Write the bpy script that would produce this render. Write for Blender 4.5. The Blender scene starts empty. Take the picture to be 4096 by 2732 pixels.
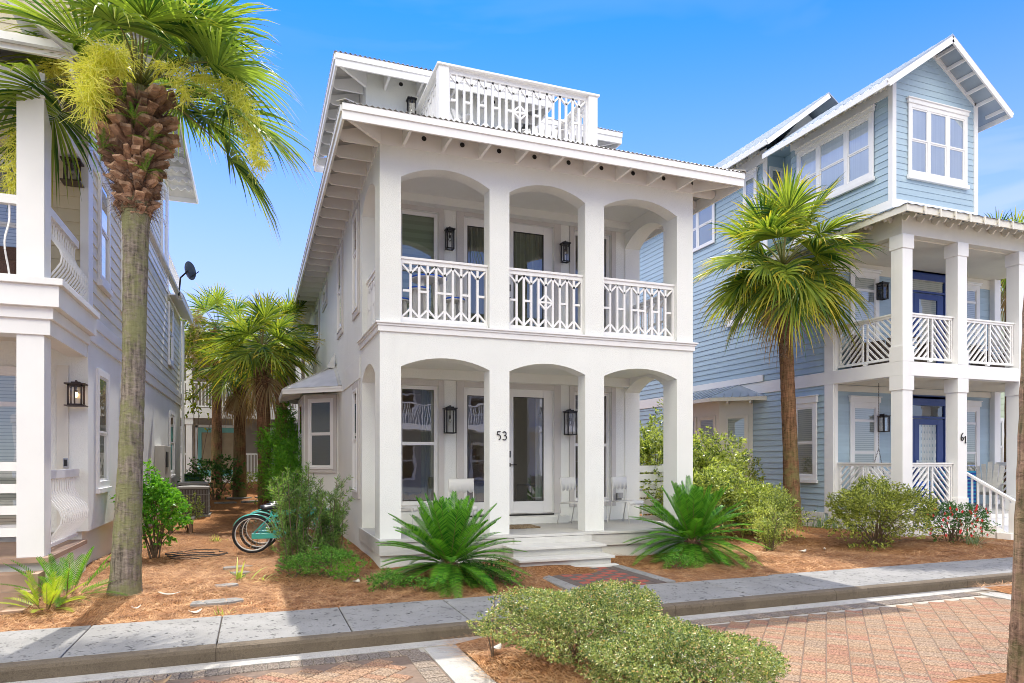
import bpy, math, random
import numpy as np
from mathutils import Vector, Matrix
from mathutils.geometry import tessellate_polygon
R=math.radians
random.seed(7); rng=np.random.default_rng(7)
S=bpy.context.scene; C=S.collection
# ---------------------------------------------------------------- camera
YAW=R(20.474)
cam=bpy.data.cameras.new('camera'); co=bpy.data.objects.new('camera',cam); C.objects.link(co)
cam.sensor_width=36; cam.lens=36*2756/4096; cam.shift_y=(1838-1366)/4096
cam.clip_start=.05; cam.clip_end=3000
co.location=(0,0,1.7); co.rotation_euler=(R(90),0,-YAW); S.camera=co
# ---------------------------------------------------------------- light
S.view_settings.view_transform='Standard'; S.view_settings.look='None'
S.view_settings.exposure=EXPOSURE if 'EXPOSURE' in globals() else 1.27
SUN_EL=R(60.1); SUN_AZ=R(11)
W=bpy.data.worlds.new('World'); S.world=W; W.use_nodes=True
def make_world():
    nt=W.node_tree; N=nt.nodes; L=nt.links
    bg=N['Background']; bg.inputs[1].default_value=.15
    sky=N.new('ShaderNodeTexSky'); sky.sky_type='NISHITA'; sky.sun_disc=False
    sky.sun_elevation=SUN_EL; sky.sun_rotation=SUN_AZ; sky.air_density=1.0; sky.dust_density=.2; sky.ozone_density=3
    tc=N.new('ShaderNodeTexCoord'); sp=N.new('ShaderNodeSeparateXYZ'); L.new(tc.outputs['Generated'],sp.inputs[0])
    # deepen the blue of the clear air
    tint=N.new('ShaderNodeMix'); tint.data_type='RGBA'; tint.blend_type='MULTIPLY'; tint.inputs['Factor'].default_value=1
    tint.inputs['B'].default_value=(.05,.345,1.0,1); L.new(sky.outputs[0],tint.inputs['A'])
    # thin streaky cirrus, stretched along the horizon
    mp=N.new('ShaderNodeMapping'); mp.inputs['Scale'].default_value=(1.1,1.6,6.5); mp.inputs['Rotation'].default_value=(.12,.1,.3); mp.inputs['Location'].default_value=(3.7,1.2,.6)
    L.new(tc.outputs['Generated'],mp.inputs[0])
    n1=N.new('ShaderNodeTexNoise'); n1.inputs['Scale'].default_value=2.3; n1.inputs['Detail'].default_value=4; n1.inputs['Roughness'].default_value=.5; n1.inputs['Distortion'].default_value=.35
    L.new(mp.outputs[0],n1.inputs['Vector'])
    r1=N.new('ShaderNodeMapRange'); r1.interpolation_type='SMOOTHSTEP'; r1.inputs['From Min'].default_value=.40; r1.inputs['From Max'].default_value=.66; r1.inputs['To Max'].default_value=.75
    L.new(n1.outputs[0],r1.inputs[0])
    # haze and cloud grow toward the horizon
    rz=N.new('ShaderNodeMapRange'); rz.interpolation_type='SMOOTHSTEP'; rz.inputs['From Min'].default_value=.03; rz.inputs['From Max'].default_value=.6; rz.inputs['To Min'].default_value=.85; rz.inputs['To Max'].default_value=0
    L.new(sp.outputs['Z'],rz.inputs[0])
    # unseen warm cloud bank, added behind the viewer to brighten the shaded fronts
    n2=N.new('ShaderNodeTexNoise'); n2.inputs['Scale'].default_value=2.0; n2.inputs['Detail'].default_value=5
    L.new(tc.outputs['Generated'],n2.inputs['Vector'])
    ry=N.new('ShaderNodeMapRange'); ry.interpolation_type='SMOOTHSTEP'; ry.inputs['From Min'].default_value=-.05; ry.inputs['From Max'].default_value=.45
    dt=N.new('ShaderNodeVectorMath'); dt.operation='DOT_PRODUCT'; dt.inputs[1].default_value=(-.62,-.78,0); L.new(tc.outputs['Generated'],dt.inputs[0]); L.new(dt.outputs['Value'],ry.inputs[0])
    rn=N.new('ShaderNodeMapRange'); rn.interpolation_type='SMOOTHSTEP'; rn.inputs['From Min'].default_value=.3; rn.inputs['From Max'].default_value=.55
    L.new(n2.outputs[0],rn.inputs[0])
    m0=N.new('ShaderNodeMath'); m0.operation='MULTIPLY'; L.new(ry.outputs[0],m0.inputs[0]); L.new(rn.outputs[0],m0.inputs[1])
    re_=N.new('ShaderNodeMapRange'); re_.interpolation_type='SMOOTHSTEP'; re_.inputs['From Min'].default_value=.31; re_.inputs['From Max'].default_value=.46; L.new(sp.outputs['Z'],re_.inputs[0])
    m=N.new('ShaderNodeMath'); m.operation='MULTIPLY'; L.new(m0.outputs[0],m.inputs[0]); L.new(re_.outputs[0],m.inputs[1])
    mx=N.new('ShaderNodeMath'); mx.operation='MAXIMUM'; rc=N.new('ShaderNodeMapRange'); rc.interpolation_type='SMOOTHSTEP'; rc.inputs['From Min'].default_value=.22; rc.inputs['From Max'].default_value=.5; rc.inputs['To Min'].default_value=1; rc.inputs['To Max'].default_value=.12; L.new(sp.outputs['Z'],rc.inputs[0])
    mc=N.new('ShaderNodeMath'); mc.operation='MULTIPLY'; L.new(r1.outputs[0],mc.inputs[0]); L.new(rc.outputs[0],mc.inputs[1]); L.new(mc.outputs[0],mx.inputs[0]); L.new(rz.outputs[0],mx.inputs[1])
    a=N.new('ShaderNodeMix'); a.data_type='RGBA'; L.new(mx.outputs[0],a.inputs['Factor']); L.new(tint.outputs['Result'],a.inputs['A']); a.inputs['B'].default_value=(2.3,2.5,2.85,1)
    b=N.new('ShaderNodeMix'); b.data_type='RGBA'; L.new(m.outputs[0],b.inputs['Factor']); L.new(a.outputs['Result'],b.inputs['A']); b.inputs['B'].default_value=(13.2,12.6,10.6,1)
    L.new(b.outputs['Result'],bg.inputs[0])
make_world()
sl=bpy.data.lights.new('sun','SUN'); so=bpy.data.objects.new('sun',sl); C.objects.link(so)
sl.energy=2.4; sl.angle=R(.5); sl.color=(1,.95,.87)
sd=Vector((math.sin(SUN_AZ)*math.cos(SUN_EL),math.cos(SUN_AZ)*math.cos(SUN_EL),math.sin(SUN_EL)))
so.rotation_euler=sd.to_track_quat('Z','Y').to_euler()
S.cycles.filter_width=.9; S.cycles.max_bounces=10; S.cycles.diffuse_bounces=5; S.cycles.transparent_max_bounces=16; S.cycles.sample_clamp_indirect=6
# ---------------------------------------------------------------- materials
MT={}
def nodes(name):
    m=bpy.data.materials.new(name); m.use_nodes=True; MT[name]=m
    return m,m.node_tree.nodes,m.node_tree.links
def rgb(r,g,b):
    f=lambda c:(c/255/12.92 if c/255<=.04045 else ((c/255+.055)/1.055)**2.4)
    return (f(r),f(g),f(b),1)
def mat(name,col,rough=.6,var=.12,vs=3.,bump=0.,bs=40.,metal=0.,spec=.5,col2=None,detail=4,stretch=None,isl=0,coat=0,dirt=0):
    m,N,L=nodes(name); p=N['Principled BSDF']
    p.inputs['Roughness'].default_value=rough; p.inputs['Metallic'].default_value=metal
    p.inputs['Specular IOR Level'].default_value=spec; p.inputs['Coat Weight'].default_value=coat
    tc=N.new('ShaderNodeTexCoord'); mp=N.new('ShaderNodeMapping'); L.new(tc.outputs['Object'],mp.inputs[0])
    if stretch: mp.inputs['Scale'].default_value=stretch
    n=N.new('ShaderNodeTexNoise'); n.inputs['Scale'].default_value=vs; n.inputs['Detail'].default_value=detail; L.new(mp.outputs[0],n.inputs['Vector'])
    r=N.new('ShaderNodeMapRange'); r.inputs['From Min'].default_value=.3; r.inputs['From Max'].default_value=.7; L.new(n.outputs[0],r.inputs[0])
    c2=col2 if col2 else tuple(c*(1-var) for c in col[:3])+(1,)
    mx=N.new('ShaderNodeMix'); mx.data_type='RGBA'; mx.inputs['A'].default_value=tuple(col[:3])+(1,); mx.inputs['B'].default_value=c2
    L.new(r.outputs[0],mx.inputs['Factor']); out=mx.outputs['Result']
    if dirt:
        n3=N.new('ShaderNodeTexNoise'); n3.inputs['Scale'].default_value=1.4; n3.inputs['Detail'].default_value=8; n3.inputs['Roughness'].default_value=.7
        mp3=N.new('ShaderNodeMapping'); mp3.inputs['Scale'].default_value=(1.5,1.5,.35); L.new(tc.outputs['Object'],mp3.inputs[0]); L.new(mp3.outputs[0],n3.inputs['Vector'])
        r3=N.new('ShaderNodeMapRange'); r3.inputs['From Min'].default_value=.55; r3.inputs['From Max'].default_value=.8; r3.inputs['To Max'].default_value=dirt; L.new(n3.outputs[0],r3.inputs[0])
        m3=N.new('ShaderNodeMix'); m3.data_type='RGBA'; m3.inputs['B'].default_value=(.33,.3,.25,1); L.new(r3.outputs[0],m3.inputs['Factor']); L.new(out,m3.inputs['A']); out=m3.outputs['Result']
    if isl:
        g=N.new('ShaderNodeNewGeometry'); mi=N.new('ShaderNodeMapRange'); mi.inputs['To Min'].default_value=1-isl; mi.inputs['To Max'].default_value=1+isl; L.new(g.outputs['Random Per Island'],mi.inputs[0])
        mm=N.new('ShaderNodeVectorMath'); mm.operation='SCALE'; L.new(out,mm.inputs[0]); L.new(mi.outputs[0],mm.inputs['Scale']); out=mm.outputs[0]
    L.new(out,p.inputs['Base Color'])
    if bump:
        b=N.new('ShaderNodeBump'); b.inputs['Strength'].default_value=bump; b.inputs['Distance'].default_value=.01
        nb=N.new('ShaderNodeTexNoise'); nb.inputs['Scale'].default_value=bs; nb.inputs['Detail'].default_value=5; L.new(mp.outputs[0],nb.inputs['Vector']); L.new(nb.outputs[0],b.inputs['Height']); L.new(b.outputs[0],p.inputs['Normal'])
    return m
def leafmat(name,c1,c2,trans=.4,tip=None,rough=.42,spec=.22,tcol=None):
    m,N,L=nodes(name); p=N['Principled BSDF']; p.inputs['Roughness'].default_value=rough; p.inputs['Specular IOR Level'].default_value=spec
    g=N.new('ShaderNodeNewGeometry')
    tc=N.new('ShaderNodeTexCoord'); n=N.new('ShaderNodeTexNoise'); n.inputs['Scale'].default_value=2.2; L.new(tc.outputs['Object'],n.inputs['Vector'])
    ad=N.new('ShaderNodeMath'); ad.operation='ADD'; L.new(g.outputs['Random Per Island'],ad.inputs[0]); L.new(n.outputs[0],ad.inputs[1])
    r=N.new('ShaderNodeMapRange'); r.inputs['From Min'].default_value=.5; r.inputs['From Max'].default_value=1.35; L.new(ad.outputs[0],r.inputs[0])
    mx=N.new('ShaderNodeMix'); mx.data_type='RGBA'; mx.inputs['A'].default_value=tuple(c1)+(1,); mx.inputs['B'].default_value=tuple(c2)+(1,); L.new(r.outputs[0],mx.inputs['Factor'])
    out=mx.outputs['Result']
    if tip:
        uv=N.new('ShaderNodeUVMap'); sp=N.new('ShaderNodeSeparateXYZ'); L.new(uv.outputs[0],sp.inputs[0])
        rr=N.new('ShaderNodeMapRange'); rr.inputs['From Min'].default_value=tip[1]; rr.inputs['From Max'].default_value=1.; L.new(sp.outputs['Y'],rr.inputs[0])
        # only some segments turn at the tip
        r2=N.new('ShaderNodeMapRange'); r2.inputs['From Min'].default_value=.4; r2.inputs['From Max'].default_value=.9; L.new(g.outputs['Random Per Island'],r2.inputs[0])
        mu=N.new('ShaderNodeMath'); mu.operation='MULTIPLY'; L.new(rr.outputs[0],mu.inputs[0]); L.new(r2.outputs[0],mu.inputs[1])
        m2=N.new('ShaderNodeMix'); m2.data_type='RGBA'; L.new(mu.outputs[0],m2.inputs['Factor']); L.new(out,m2.inputs['A']); m2.inputs['B'].default_value=tuple(tip[0])+(1,); out=m2.outputs['Result']
    L.new(out,p.inputs['Base Color'])
    if trans:
        t=N.new('ShaderNodeBsdfTranslucent'); sc=N.new('ShaderNodeMix'); sc.data_type='RGBA'; sc.blend_type='MULTIPLY'; sc.inputs['Factor'].default_value=1; L.new(out,sc.inputs['A']); sc.inputs['B'].default_value=(1.5,1.5,.6,1) if tcol is None else tuple(tcol)+(1,)
        L.new(sc.outputs['Result'],t.inputs[0]); ms=N.new('ShaderNodeMixShader'); ms.inputs[0].default_value=trans
        L.new(p.outputs[0],ms.inputs[1]); L.new(t.outputs[0],ms.inputs[2]); L.new(ms.outputs[0],N['Material Output'].inputs[0])
    return m
STUCCO=mat('white_stucco',(.815,.82,.775),.85,.05,1.3,.6,55,spec=.2,dirt=.10)
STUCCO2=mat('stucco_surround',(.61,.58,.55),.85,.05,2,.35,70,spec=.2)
TRIM=mat('white_painted_trim',(.84,.83,.81),.5,.05,2,.08,30,spec=.4,dirt=.08)
WOODW=mat('white_worn_wood',(.66,.65,.61),.55,.14,3,.25,14,stretch=(1,6,6),dirt=.35)
DECK=mat('grey_porch_boards',(.5,.49,.46),.55,.2,4,.2,20,stretch=(1,10,1))
METAL=mat('corrugated_metal',(.55,.54,.51),.55,.25,3,.05,10,metal=.08)
METALB=mat('blue_grey_metal_roof',(.40,.46,.52),.4,.15,3,.05,10,metal=.35)
BLACK=mat('black_metal',(.018,.016,.015),.4,.1,8)
BRONZE=mat('dark_bronze',(.05,.03,.02),.4,.3,20)
BLUES=mat('blue_lap_siding',(.40,.52,.60),.6,.08,1.6,.1,60,stretch=(1,1,8),isl=.05)
BLUED=mat('royal_blue_paint',(.015,.05,.24),.3,.1,3,spec=.6)
BEIGE=mat('beige_lap_siding',(.60,.52,.35),.6,.06,1.6,.1,60,isl=.03)
GRAYS=mat('pale_grey_siding',(.80,.745,.60),.6,.08,1.6,.1,60,isl=.03)
CREAM=mat('cream_stucco',(.78,.75,.68),.85,.05,1.5,.4,70,dirt=.1)
CREAMT=mat('cream_painted_trim',(.74,.71,.62),.5,.06,2,.08,30,dirt=.15)
TEAL=mat('teal_paint',(.06,.5,.42),.3,.08,3,coat=.5)
TEALD=mat('teal_door_paint',(.2,.5,.47),.4,.08,3)
TAUPE=mat('taupe_siding',(.33,.28,.23),.7,.1,3)
TILE=mat('terracotta_tile',(.42,.28,.2),.6,.25,6,.1,30)
RUBBER=mat('black_rubber',(.02,.02,.022),.7,.1,10)
VINYL=mat('black_vinyl',(.02,.021,.024),.35,.1,10)
CHROME=mat('chrome',(.7,.7,.7),.15,.05,3,metal=1)
CONC=None
BOOT=mat('palm_boot_husk',(.50,.31,.19),.85,.45,14,.8,60,isl=.5,col2=(.17,.09,.05,1),stretch=(1,1,.4))
FIBER=mat('palm_fibre',(.16,.085,.05),.95,.4,12,.6,60,isl=.3)
BARK=mat('brown_twig_bark',(.2,.14,.09),.9,.4,12,.5,60)
FRUIT=leafmat('palm_fruit_stalk',(.62,.64,.12),(.85,.82,.28),.4)
L_SABAL=leafmat('sabal_leaf',(.03,.09,.02),(.28,.38,.07),.43,tip=((.5,.42,.06),.62))
L_SABAL2=leafmat('sabal_leaf_yellow_tips',(.03,.09,.02),(.32,.40,.06),.42,tip=((.62,.36,.03),.45))
L_SAGO=leafmat('sago_leaf',(.02,.13,.012),(.16,.40,.04),.38,rough=.35,tip=((.3,.3,.04),.8))
L_COONT=leafmat('coontie_leaf',(.05,.2,.02),(.16,.34,.03),.4)
L_POD=leafmat('podocarpus_leaf',(.03,.09,.02),(.26,.42,.11),.36)
L_HEDGE=leafmat('hedge_leaf',(.035,.09,.02),(.36,.42,.14),.33,rough=.35,spec=.6)
L_HEDGET=leafmat('hedge_new_tips',(.62,.36,.2),(.66,.62,.36),.35)
L_GLOSS=leafmat('glossy_shrub_leaf',(.05,.2,.02),(.2,.45,.05),.4,rough=.28)
L_OLIVE=leafmat('olive_shrub_leaf',(.05,.11,.02),(.56,.62,.18),.38,rough=.35,spec=.5)
L_AZAL=leafmat('azalea_leaf',(.04,.08,.02),(.46,.50,.11),.36)
L_GC=leafmat('ground_cover_leaf',(.03,.12,.02),(.22,.46,.08),.38)
L_DARK=leafmat('dark_shrub_leaf',(.02,.07,.015),(.09,.22,.05),.33,rough=.3)
L_MAG=leafmat('magnolia_leaf',(.05,.1,.02),(.3,.33,.03),.4,rough=.25)
L_YUCCA=leafmat('yucca_leaf',(.16,.22,.12),(.28,.34,.2),.3)
L_GRASS=leafmat('grass_blade',(.05,.15,.03),(.14,.28,.06),.35)
L_FLOWER=leafmat('red_petal',(.65,.02,.03),(.8,.06,.06),.3,tcol=(1.5,.8,.8))
L_BROWN=leafmat('dry_leaf',(.35,.2,.1),(.5,.36,.22),.25)
def glassmat(name,tint=(1,1,1),bias=.1,rough=0.,wav=.0012,ws=3.5):
    m,N,L=nodes(name); N.remove(N['Principled BSDF'])
    t=N.new('ShaderNodeBsdfTransparent'); t.inputs[0].default_value=tuple(tint)+(1,)
    g=N.new('ShaderNodeBsdfGlossy'); g.inputs['Roughness'].default_value=rough; g.inputs[0].default_value=(1,1,1,1)
    fr=N.new('ShaderNodeFresnel'); fr.inputs[0].default_value=1.5
    ma=N.new('ShaderNodeMath'); ma.operation='MULTIPLY_ADD'; ma.inputs[1].default_value=1.5; ma.inputs[2].default_value=bias; L.new(fr.outputs[0],ma.inputs[0])
    if wav:
        tc=N.new('ShaderNodeTexCoord'); n=N.new('ShaderNodeTexNoise'); n.inputs['Scale'].default_value=ws; n.inputs['Detail'].default_value=1; L.new(tc.outputs['Object'],n.inputs['Vector'])
        b=N.new('ShaderNodeBump'); b.inputs['Strength'].default_value=.6; b.inputs['Distance'].default_value=wav; L.new(n.outputs[0],b.inputs['Height']); L.new(b.outputs[0],g.inputs['Normal'])
    ms=N.new('ShaderNodeMixShader'); L.new(ma.outputs[0],ms.inputs[0]); L.new(t.outputs[0],ms.inputs[1]); L.new(g.outputs[0],ms.inputs[2]); L.new(ms.outputs[0],N['Material Output'].inputs[0])
    return m
GLASS=glassmat('window_glass',(.93,.96,.95),.10)
LAMPG=glassmat('lantern_glass',(.95,.95,.95),.02,wav=0)
BLIND=mat('white_blind',(.6,.6,.57),.6,.04,2)
def blindmat(name,c1,c2,pitch,fold=False):
    m,N,L=nodes(name); p=N['Principled BSDF']; p.inputs['Roughness'].default_value=.6
    tc=N.new('ShaderNodeTexCoord'); sp=N.new('ShaderNodeSeparateXYZ'); L.new(tc.outputs['Object'],sp.inputs[0])
    w=N.new('ShaderNodeMath'); w.operation='DIVIDE'; w.inputs[1].default_value=pitch; L.new(sp.outputs['Z'],w.inputs[0])
    f=N.new('ShaderNodeMath'); f.operation='FRACT'; L.new(w.outputs[0],f.inputs[0])
    g=N.new('ShaderNodeMath'); g.operation='GREATER_THAN'; g.inputs[1].default_value=.55 if fold else .8; L.new(f.outputs[0],g.inputs[0])
    mx=N.new('ShaderNodeMix'); mx.data_type='RGBA'; mx.inputs['A'].default_value=tuple(c1)+(1,); mx.inputs['B'].default_value=tuple(c2)+(1,); L.new(g.outputs[0],mx.inputs['Factor']); L.new(mx.outputs['Result'],p.inputs['Base Color'])
    return m
BLINDS=blindmat('slatted_blind',(.62,.62,.56),(.3,.32,.28),.05)
SHADE=blindmat('banded_green_shade',(.28,.36,.2),(.2,.27,.14),.16,True)
CURT=mat('olive_curtain',(.3,.32,.18),.9,.35,6,stretch=(5,5,.05))
CURTW=mat('white_curtain',(.85,.87,.88),.9,.12,6,stretch=(5,5,.05))
ROOM=mat('room_wall',(.5,.45,.34),.9,.1,1); ROOMD=mat('dark_room',(.06,.055,.05),.9,.1,1)
FURN=mat('dark_furniture',(.07,.045,.03),.6,.3,4)
def emis(name,col,st):
    m,N,L=nodes(name); p=N['Principled BSDF']; p.inputs['Base Color'].default_value=tuple(col)+(1,); p.inputs['Emission Color'].default_value=tuple(col)+(1,); p.inputs['Emission Strength'].default_value=st; return m
GLOW=emis('lit_bulb',(1,.62,.25),4.); SHADEL=emis('lit_lamp_shade',(.9,.35,.08),.7); CEILL=emis('lit_ceiling_disc',(1,.8,.4),2.)
# ---------------------------------------------------------------- mesh building
class MB:
    def __init__(s,M=None): s.v=[]; s.f=[]; s.M=M or Matrix.Identity(4)
    def add(s,vs,fs):
        o=len(s.v); s.v+= [tuple(s.M@Vector(p)) for p in vs]; s.f+=[tuple(i+o for i in f) for f in fs]; return s
    def box(s,x0,x1,y0,y1,z0,z1):
        if x0>x1:x0,x1=x1,x0
        if y0>y1:y0,y1=y1,y0
        if z0>z1:z0,z1=z1,z0
        return s.add([(x0,y0,z0),(x1,y0,z0),(x1,y1,z0),(x0,y1,z0),(x0,y0,z1),(x1,y0,z1),(x1,y1,z1),(x0,y1,z1)],
          [(0,3,2,1),(4,5,6,7),(0,1,5,4),(1,2,6,5),(2,3,7,6),(3,0,4,7)])
    def bar(s,p,q,w,h,up=(0,0,1)):
        p=Vector(p);q=Vector(q);d=(q-p).normalized();u=Vector(up)
        a=d.cross(u)
        if a.length<1e-4: a=d.cross(Vector((1,0,0)))
        a.normalize(); b=a.cross(d).normalized(); a*=w/2; b*=h/2
        return s.add([p-a-b,p+a-b,p+a+b,p-a+b,q-a-b,q+a-b,q+a+b,q-a+b],[(0,3,2,1),(4,5,6,7),(0,1,5,4),(1,2,6,5),(2,3,7,6),(3,0,4,7)])
    def tube(s,pts,r,n=8,closed=False):
        pts=[Vector(p) for p in pts]; m=len(pts); rr=r if isinstance(r,(list,tuple)) else [r]*m
        vs=[];fs=[]; prev=None
        for i,p in enumerate(pts):
            if closed: d=pts[(i+1)%m]-pts[i-1]
            else: d=pts[min(i+1,m-1)]-pts[max(i-1,0)]
            d.normalize()
            if prev is None:
                a=d.cross(Vector((0,0,1)));
                if a.length<.05: a=d.cross(Vector((1,0,0)))
            else: a=prev-d*prev.dot(d)
            a.normalize(); prev=a; b=d.cross(a)
            for k in range(n):
                t=2*math.pi*k/n; vs.append(p+(a*math.cos(t)+b*math.sin(t))*rr[i])
        for i in range(m if closed else m-1):
            j=(i+1)%m
            for k in range(n): fs.append((i*n+k,i*n+(k+1)%n,j*n+(k+1)%n,j*n+k))
        if not closed: fs.append(tuple(range(n-1,-1,-1))); fs.append(tuple((m-1)*n+k for k in range(n)))
        return s.add(vs,fs)
    def lathe(s,prof,c=(0,0,0),n=16):
        vs=[];fs=[]
        for r,z in prof:
            for k in range(n):
                t=2*math.pi*k/n; vs.append((c[0]+r*math.cos(t),c[1]+r*math.sin(t),c[2]+z))
        for i in range(len(prof)-1):
            for k in range(n): fs.append((i*n+k,i*n+(k+1)%n,(i+1)*n+(k+1)%n,(i+1)*n+k))
        fs.append(tuple(range(n-1,-1,-1))); fs.append(tuple((len(prof)-1)*n+k for k in range(n)))
        return s.add(vs,fs)
    def slab(s,outer,holes,y0,y1,ax='y'):
        """polygon in (x,z) with holes, extruded y0..y1 (ax='x': polygon in (y,z) extruded in x; ax='z': polygon in (x,y))"""
        loops=[outer]+list(holes)
        def P(a,b,c): return (a,c,b) if ax=='y' else ((c,a,b) if ax=='x' else (a,b,c))
        flat=[p for l in loops for p in l]
        tr=tessellate_polygon([[Vector((p[0],p[1],0)) for p in l] for l in loops])
        n=len(flat); vs=[P(p[0],p[1],y0) for p in flat]+[P(p[0],p[1],y1) for p in flat]
        fs=[tuple(t) for t in tr]+[tuple(i+n for i in reversed(t)) for t in tr]
        o=0
        for l in loops:
            k=len(l)
            for i in range(k): j=(i+1)%k; fs.append((o+i,o+j,o+j+n,o+i+n))
            o+=k
        return s.add(vs,fs)
OFF={}
def build(mb,name,m,parent=None,smooth=False,label=None,bev=0,local=False,split=None):
    if split is not None:
        hi=MB(); lo=MB()
        for f in mb.f:
            p=[mb.v[i] for i in f]; t=hi if sum(q[2] for q in p)/len(p)>split else lo; t.f.append(tuple(range(len(t.v),len(t.v)+len(p)))); t.v+=p
        # weld by rounding so that each piece stays closed
        for t in (hi,lo):
            d={}; nv=[]; mp=[]
            for q in t.v:
                k=tuple(round(c,5) for c in q)
                if k not in d: d[k]=len(nv); nv.append(q)
                mp.append(d[k])
            t.v=nv; t.f=[tuple(mp[i] for i in f) for f in t.f]
        if hi.v: build(hi,name,m,parent,smooth,label,bev,local)
        mb=lo
    v=np.array(mb.v,dtype=float)
    if parent is not None and not local: v=v-np.array(OFF[parent.name])
    me=bpy.data.meshes.new(name); me.from_pydata(v.tolist(),[],mb.f); 
    bmx=None
    me.materials.append(m); me.validate(); me.update()
    if smooth: me.polygons.foreach_set('use_smooth',[True]*len(me.polygons))
    o=bpy.data.objects.new(name,me); C.objects.link(o)
    import bmesh as bmm
    
    if m is not GLASS and m is not LAMPG: bmx=bmm.new(); bmx.from_mesh(me); bmm.ops.recalc_face_normals(bmx,faces=bmx.faces); bmx.to_mesh(me); bmx.free()
    if smooth is True:
        try: me.set_sharp_from_angle(angle=R(40))
        except Exception: pass
    if parent is not None: o.parent=parent; OFF[o.name]=OFF[parent.name]
    else: OFF[o.name]=(0,0,0)
    if label: o['label']=label
    if bev:
        b=o.modifiers.new('bevel','BEVEL'); b.width=bev; b.segments=2; b.limit_method='ANGLE'; b.angle_limit=R(50)
    return o
def thing(name,label,cat,loc=(0,0,0),rz=0,group=None,local=False):
    o=bpy.data.objects.new(name,None); C.objects.link(o); o.location=loc; o.rotation_euler=(0,0,rz); o.empty_display_size=.2
    o['label']=label; o['category']=cat
    if group: o['group']=group
    OFF[o.name]=(0,0,0) if local else tuple(loc)
    return o
def tag(o,label,cat,group=None):
    o['label']=label; o['category']=cat
    if group: o['group']=group
    return o
def struct(o,kind='structure'): o['kind']=kind; return o
def copy_tree(o,parent=None):
    c=o.copy(); C.objects.link(c); OFF[c.name]=(0,0,0)
    if parent is not None: c.parent=parent
    for ch in list(o.children): copy_tree(ch,c)
    return c
def place(o,loc,rz,label=None,sc=None):
    o.location=loc; o.rotation_euler=(0,0,rz)
    if label:o['label']=label
    if sc: o.scale=(sc,sc,sc)
    return o
def FM(x,y,ang=0): return Matrix.Translation((x,y,0))@Matrix.Rotation(R(ang),4,'Z')
# local wall frames: local x runs right seen from outside, local y into the wall
def leaf_obj(name,m,verts,nq,parent,uv=None,offs=None,quads=4):
    """verts: (N*4,3) array of quads"""
    v=np.asarray(verts,dtype=np.float32)
    if parent is not None and offs is None: v=v-np.array(OFF[parent.name],dtype=np.float32)
    n=len(v)//4
    me=bpy.data.meshes.new(name); me.vertices.add(n*4); me.vertices.foreach_set('co',v.ravel())
    me.loops.add(n*4); me.loops.foreach_set('vertex_index',np.arange(n*4,dtype=np.int32))
    me.polygons.add(n); me.polygons.foreach_set('loop_start',np.arange(0,n*4,4,dtype=np.int32)); me.polygons.foreach_set('loop_total',np.full(n,4,dtype=np.int32))
    if uv is not None:
        ul=me.uv_layers.new(name='UVMap'); ul.data.foreach_set('uv',np.asarray(uv,dtype=np.float32).ravel())
    me.materials.append(m); me.update(calc_edges=True)
    o=bpy.data.objects.new(name,me); C.objects.link(o)
    if parent is not None: o.parent=parent
    OFF[o.name]=OFF[parent.name] if parent is not None else (0,0,0)
    return o
def strips_obj(name,m,rows,parent,offs=None,smooth=True):
    """rows: (N,K,2,3) strips -> connected quads with v along the strip as UV"""
    rows=np.asarray(rows,dtype=np.float32); N_,K=rows.shape[:2]
    v=rows.reshape(-1,3)
    if parent is not None and offs is None: v=v-np.array(OFF[parent.name],dtype=np.float32)
    b=(np.arange(N_)*K*2)[:,None]; k=np.arange(K-1)[None,:]*2
    q=np.stack([b+k,b+k+1,b+k+3,b+k+2],-1).reshape(-1)
    me=bpy.data.meshes.new(name); me.vertices.add(len(v)); me.vertices.foreach_set('co',v.ravel())
    n=len(q)//4; me.loops.add(n*4); me.loops.foreach_set('vertex_index',q.astype(np.int32)); me.polygons.add(n)
    me.polygons.foreach_set('loop_start',np.arange(0,n*4,4,dtype=np.int32)); me.polygons.foreach_set('loop_total',np.full(n,4,dtype=np.int32))
    vv=(q%(K*2))//2/(K-1); uu=(q%2); ul=me.uv_layers.new(name='UVMap'); ul.data.foreach_set('uv',np.stack([uu,vv],-1).astype(np.float32).ravel())
    me.materials.append(m); me.update(calc_edges=True)
    if smooth: me.polygons.foreach_set('use_smooth',[True]*n)
    o=bpy.data.objects.new(name,me); C.objects.link(o)
    if parent is not None: o.parent=parent
    OFF[o.name]=OFF[parent.name] if parent is not None else (0,0,0)
    return o
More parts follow.
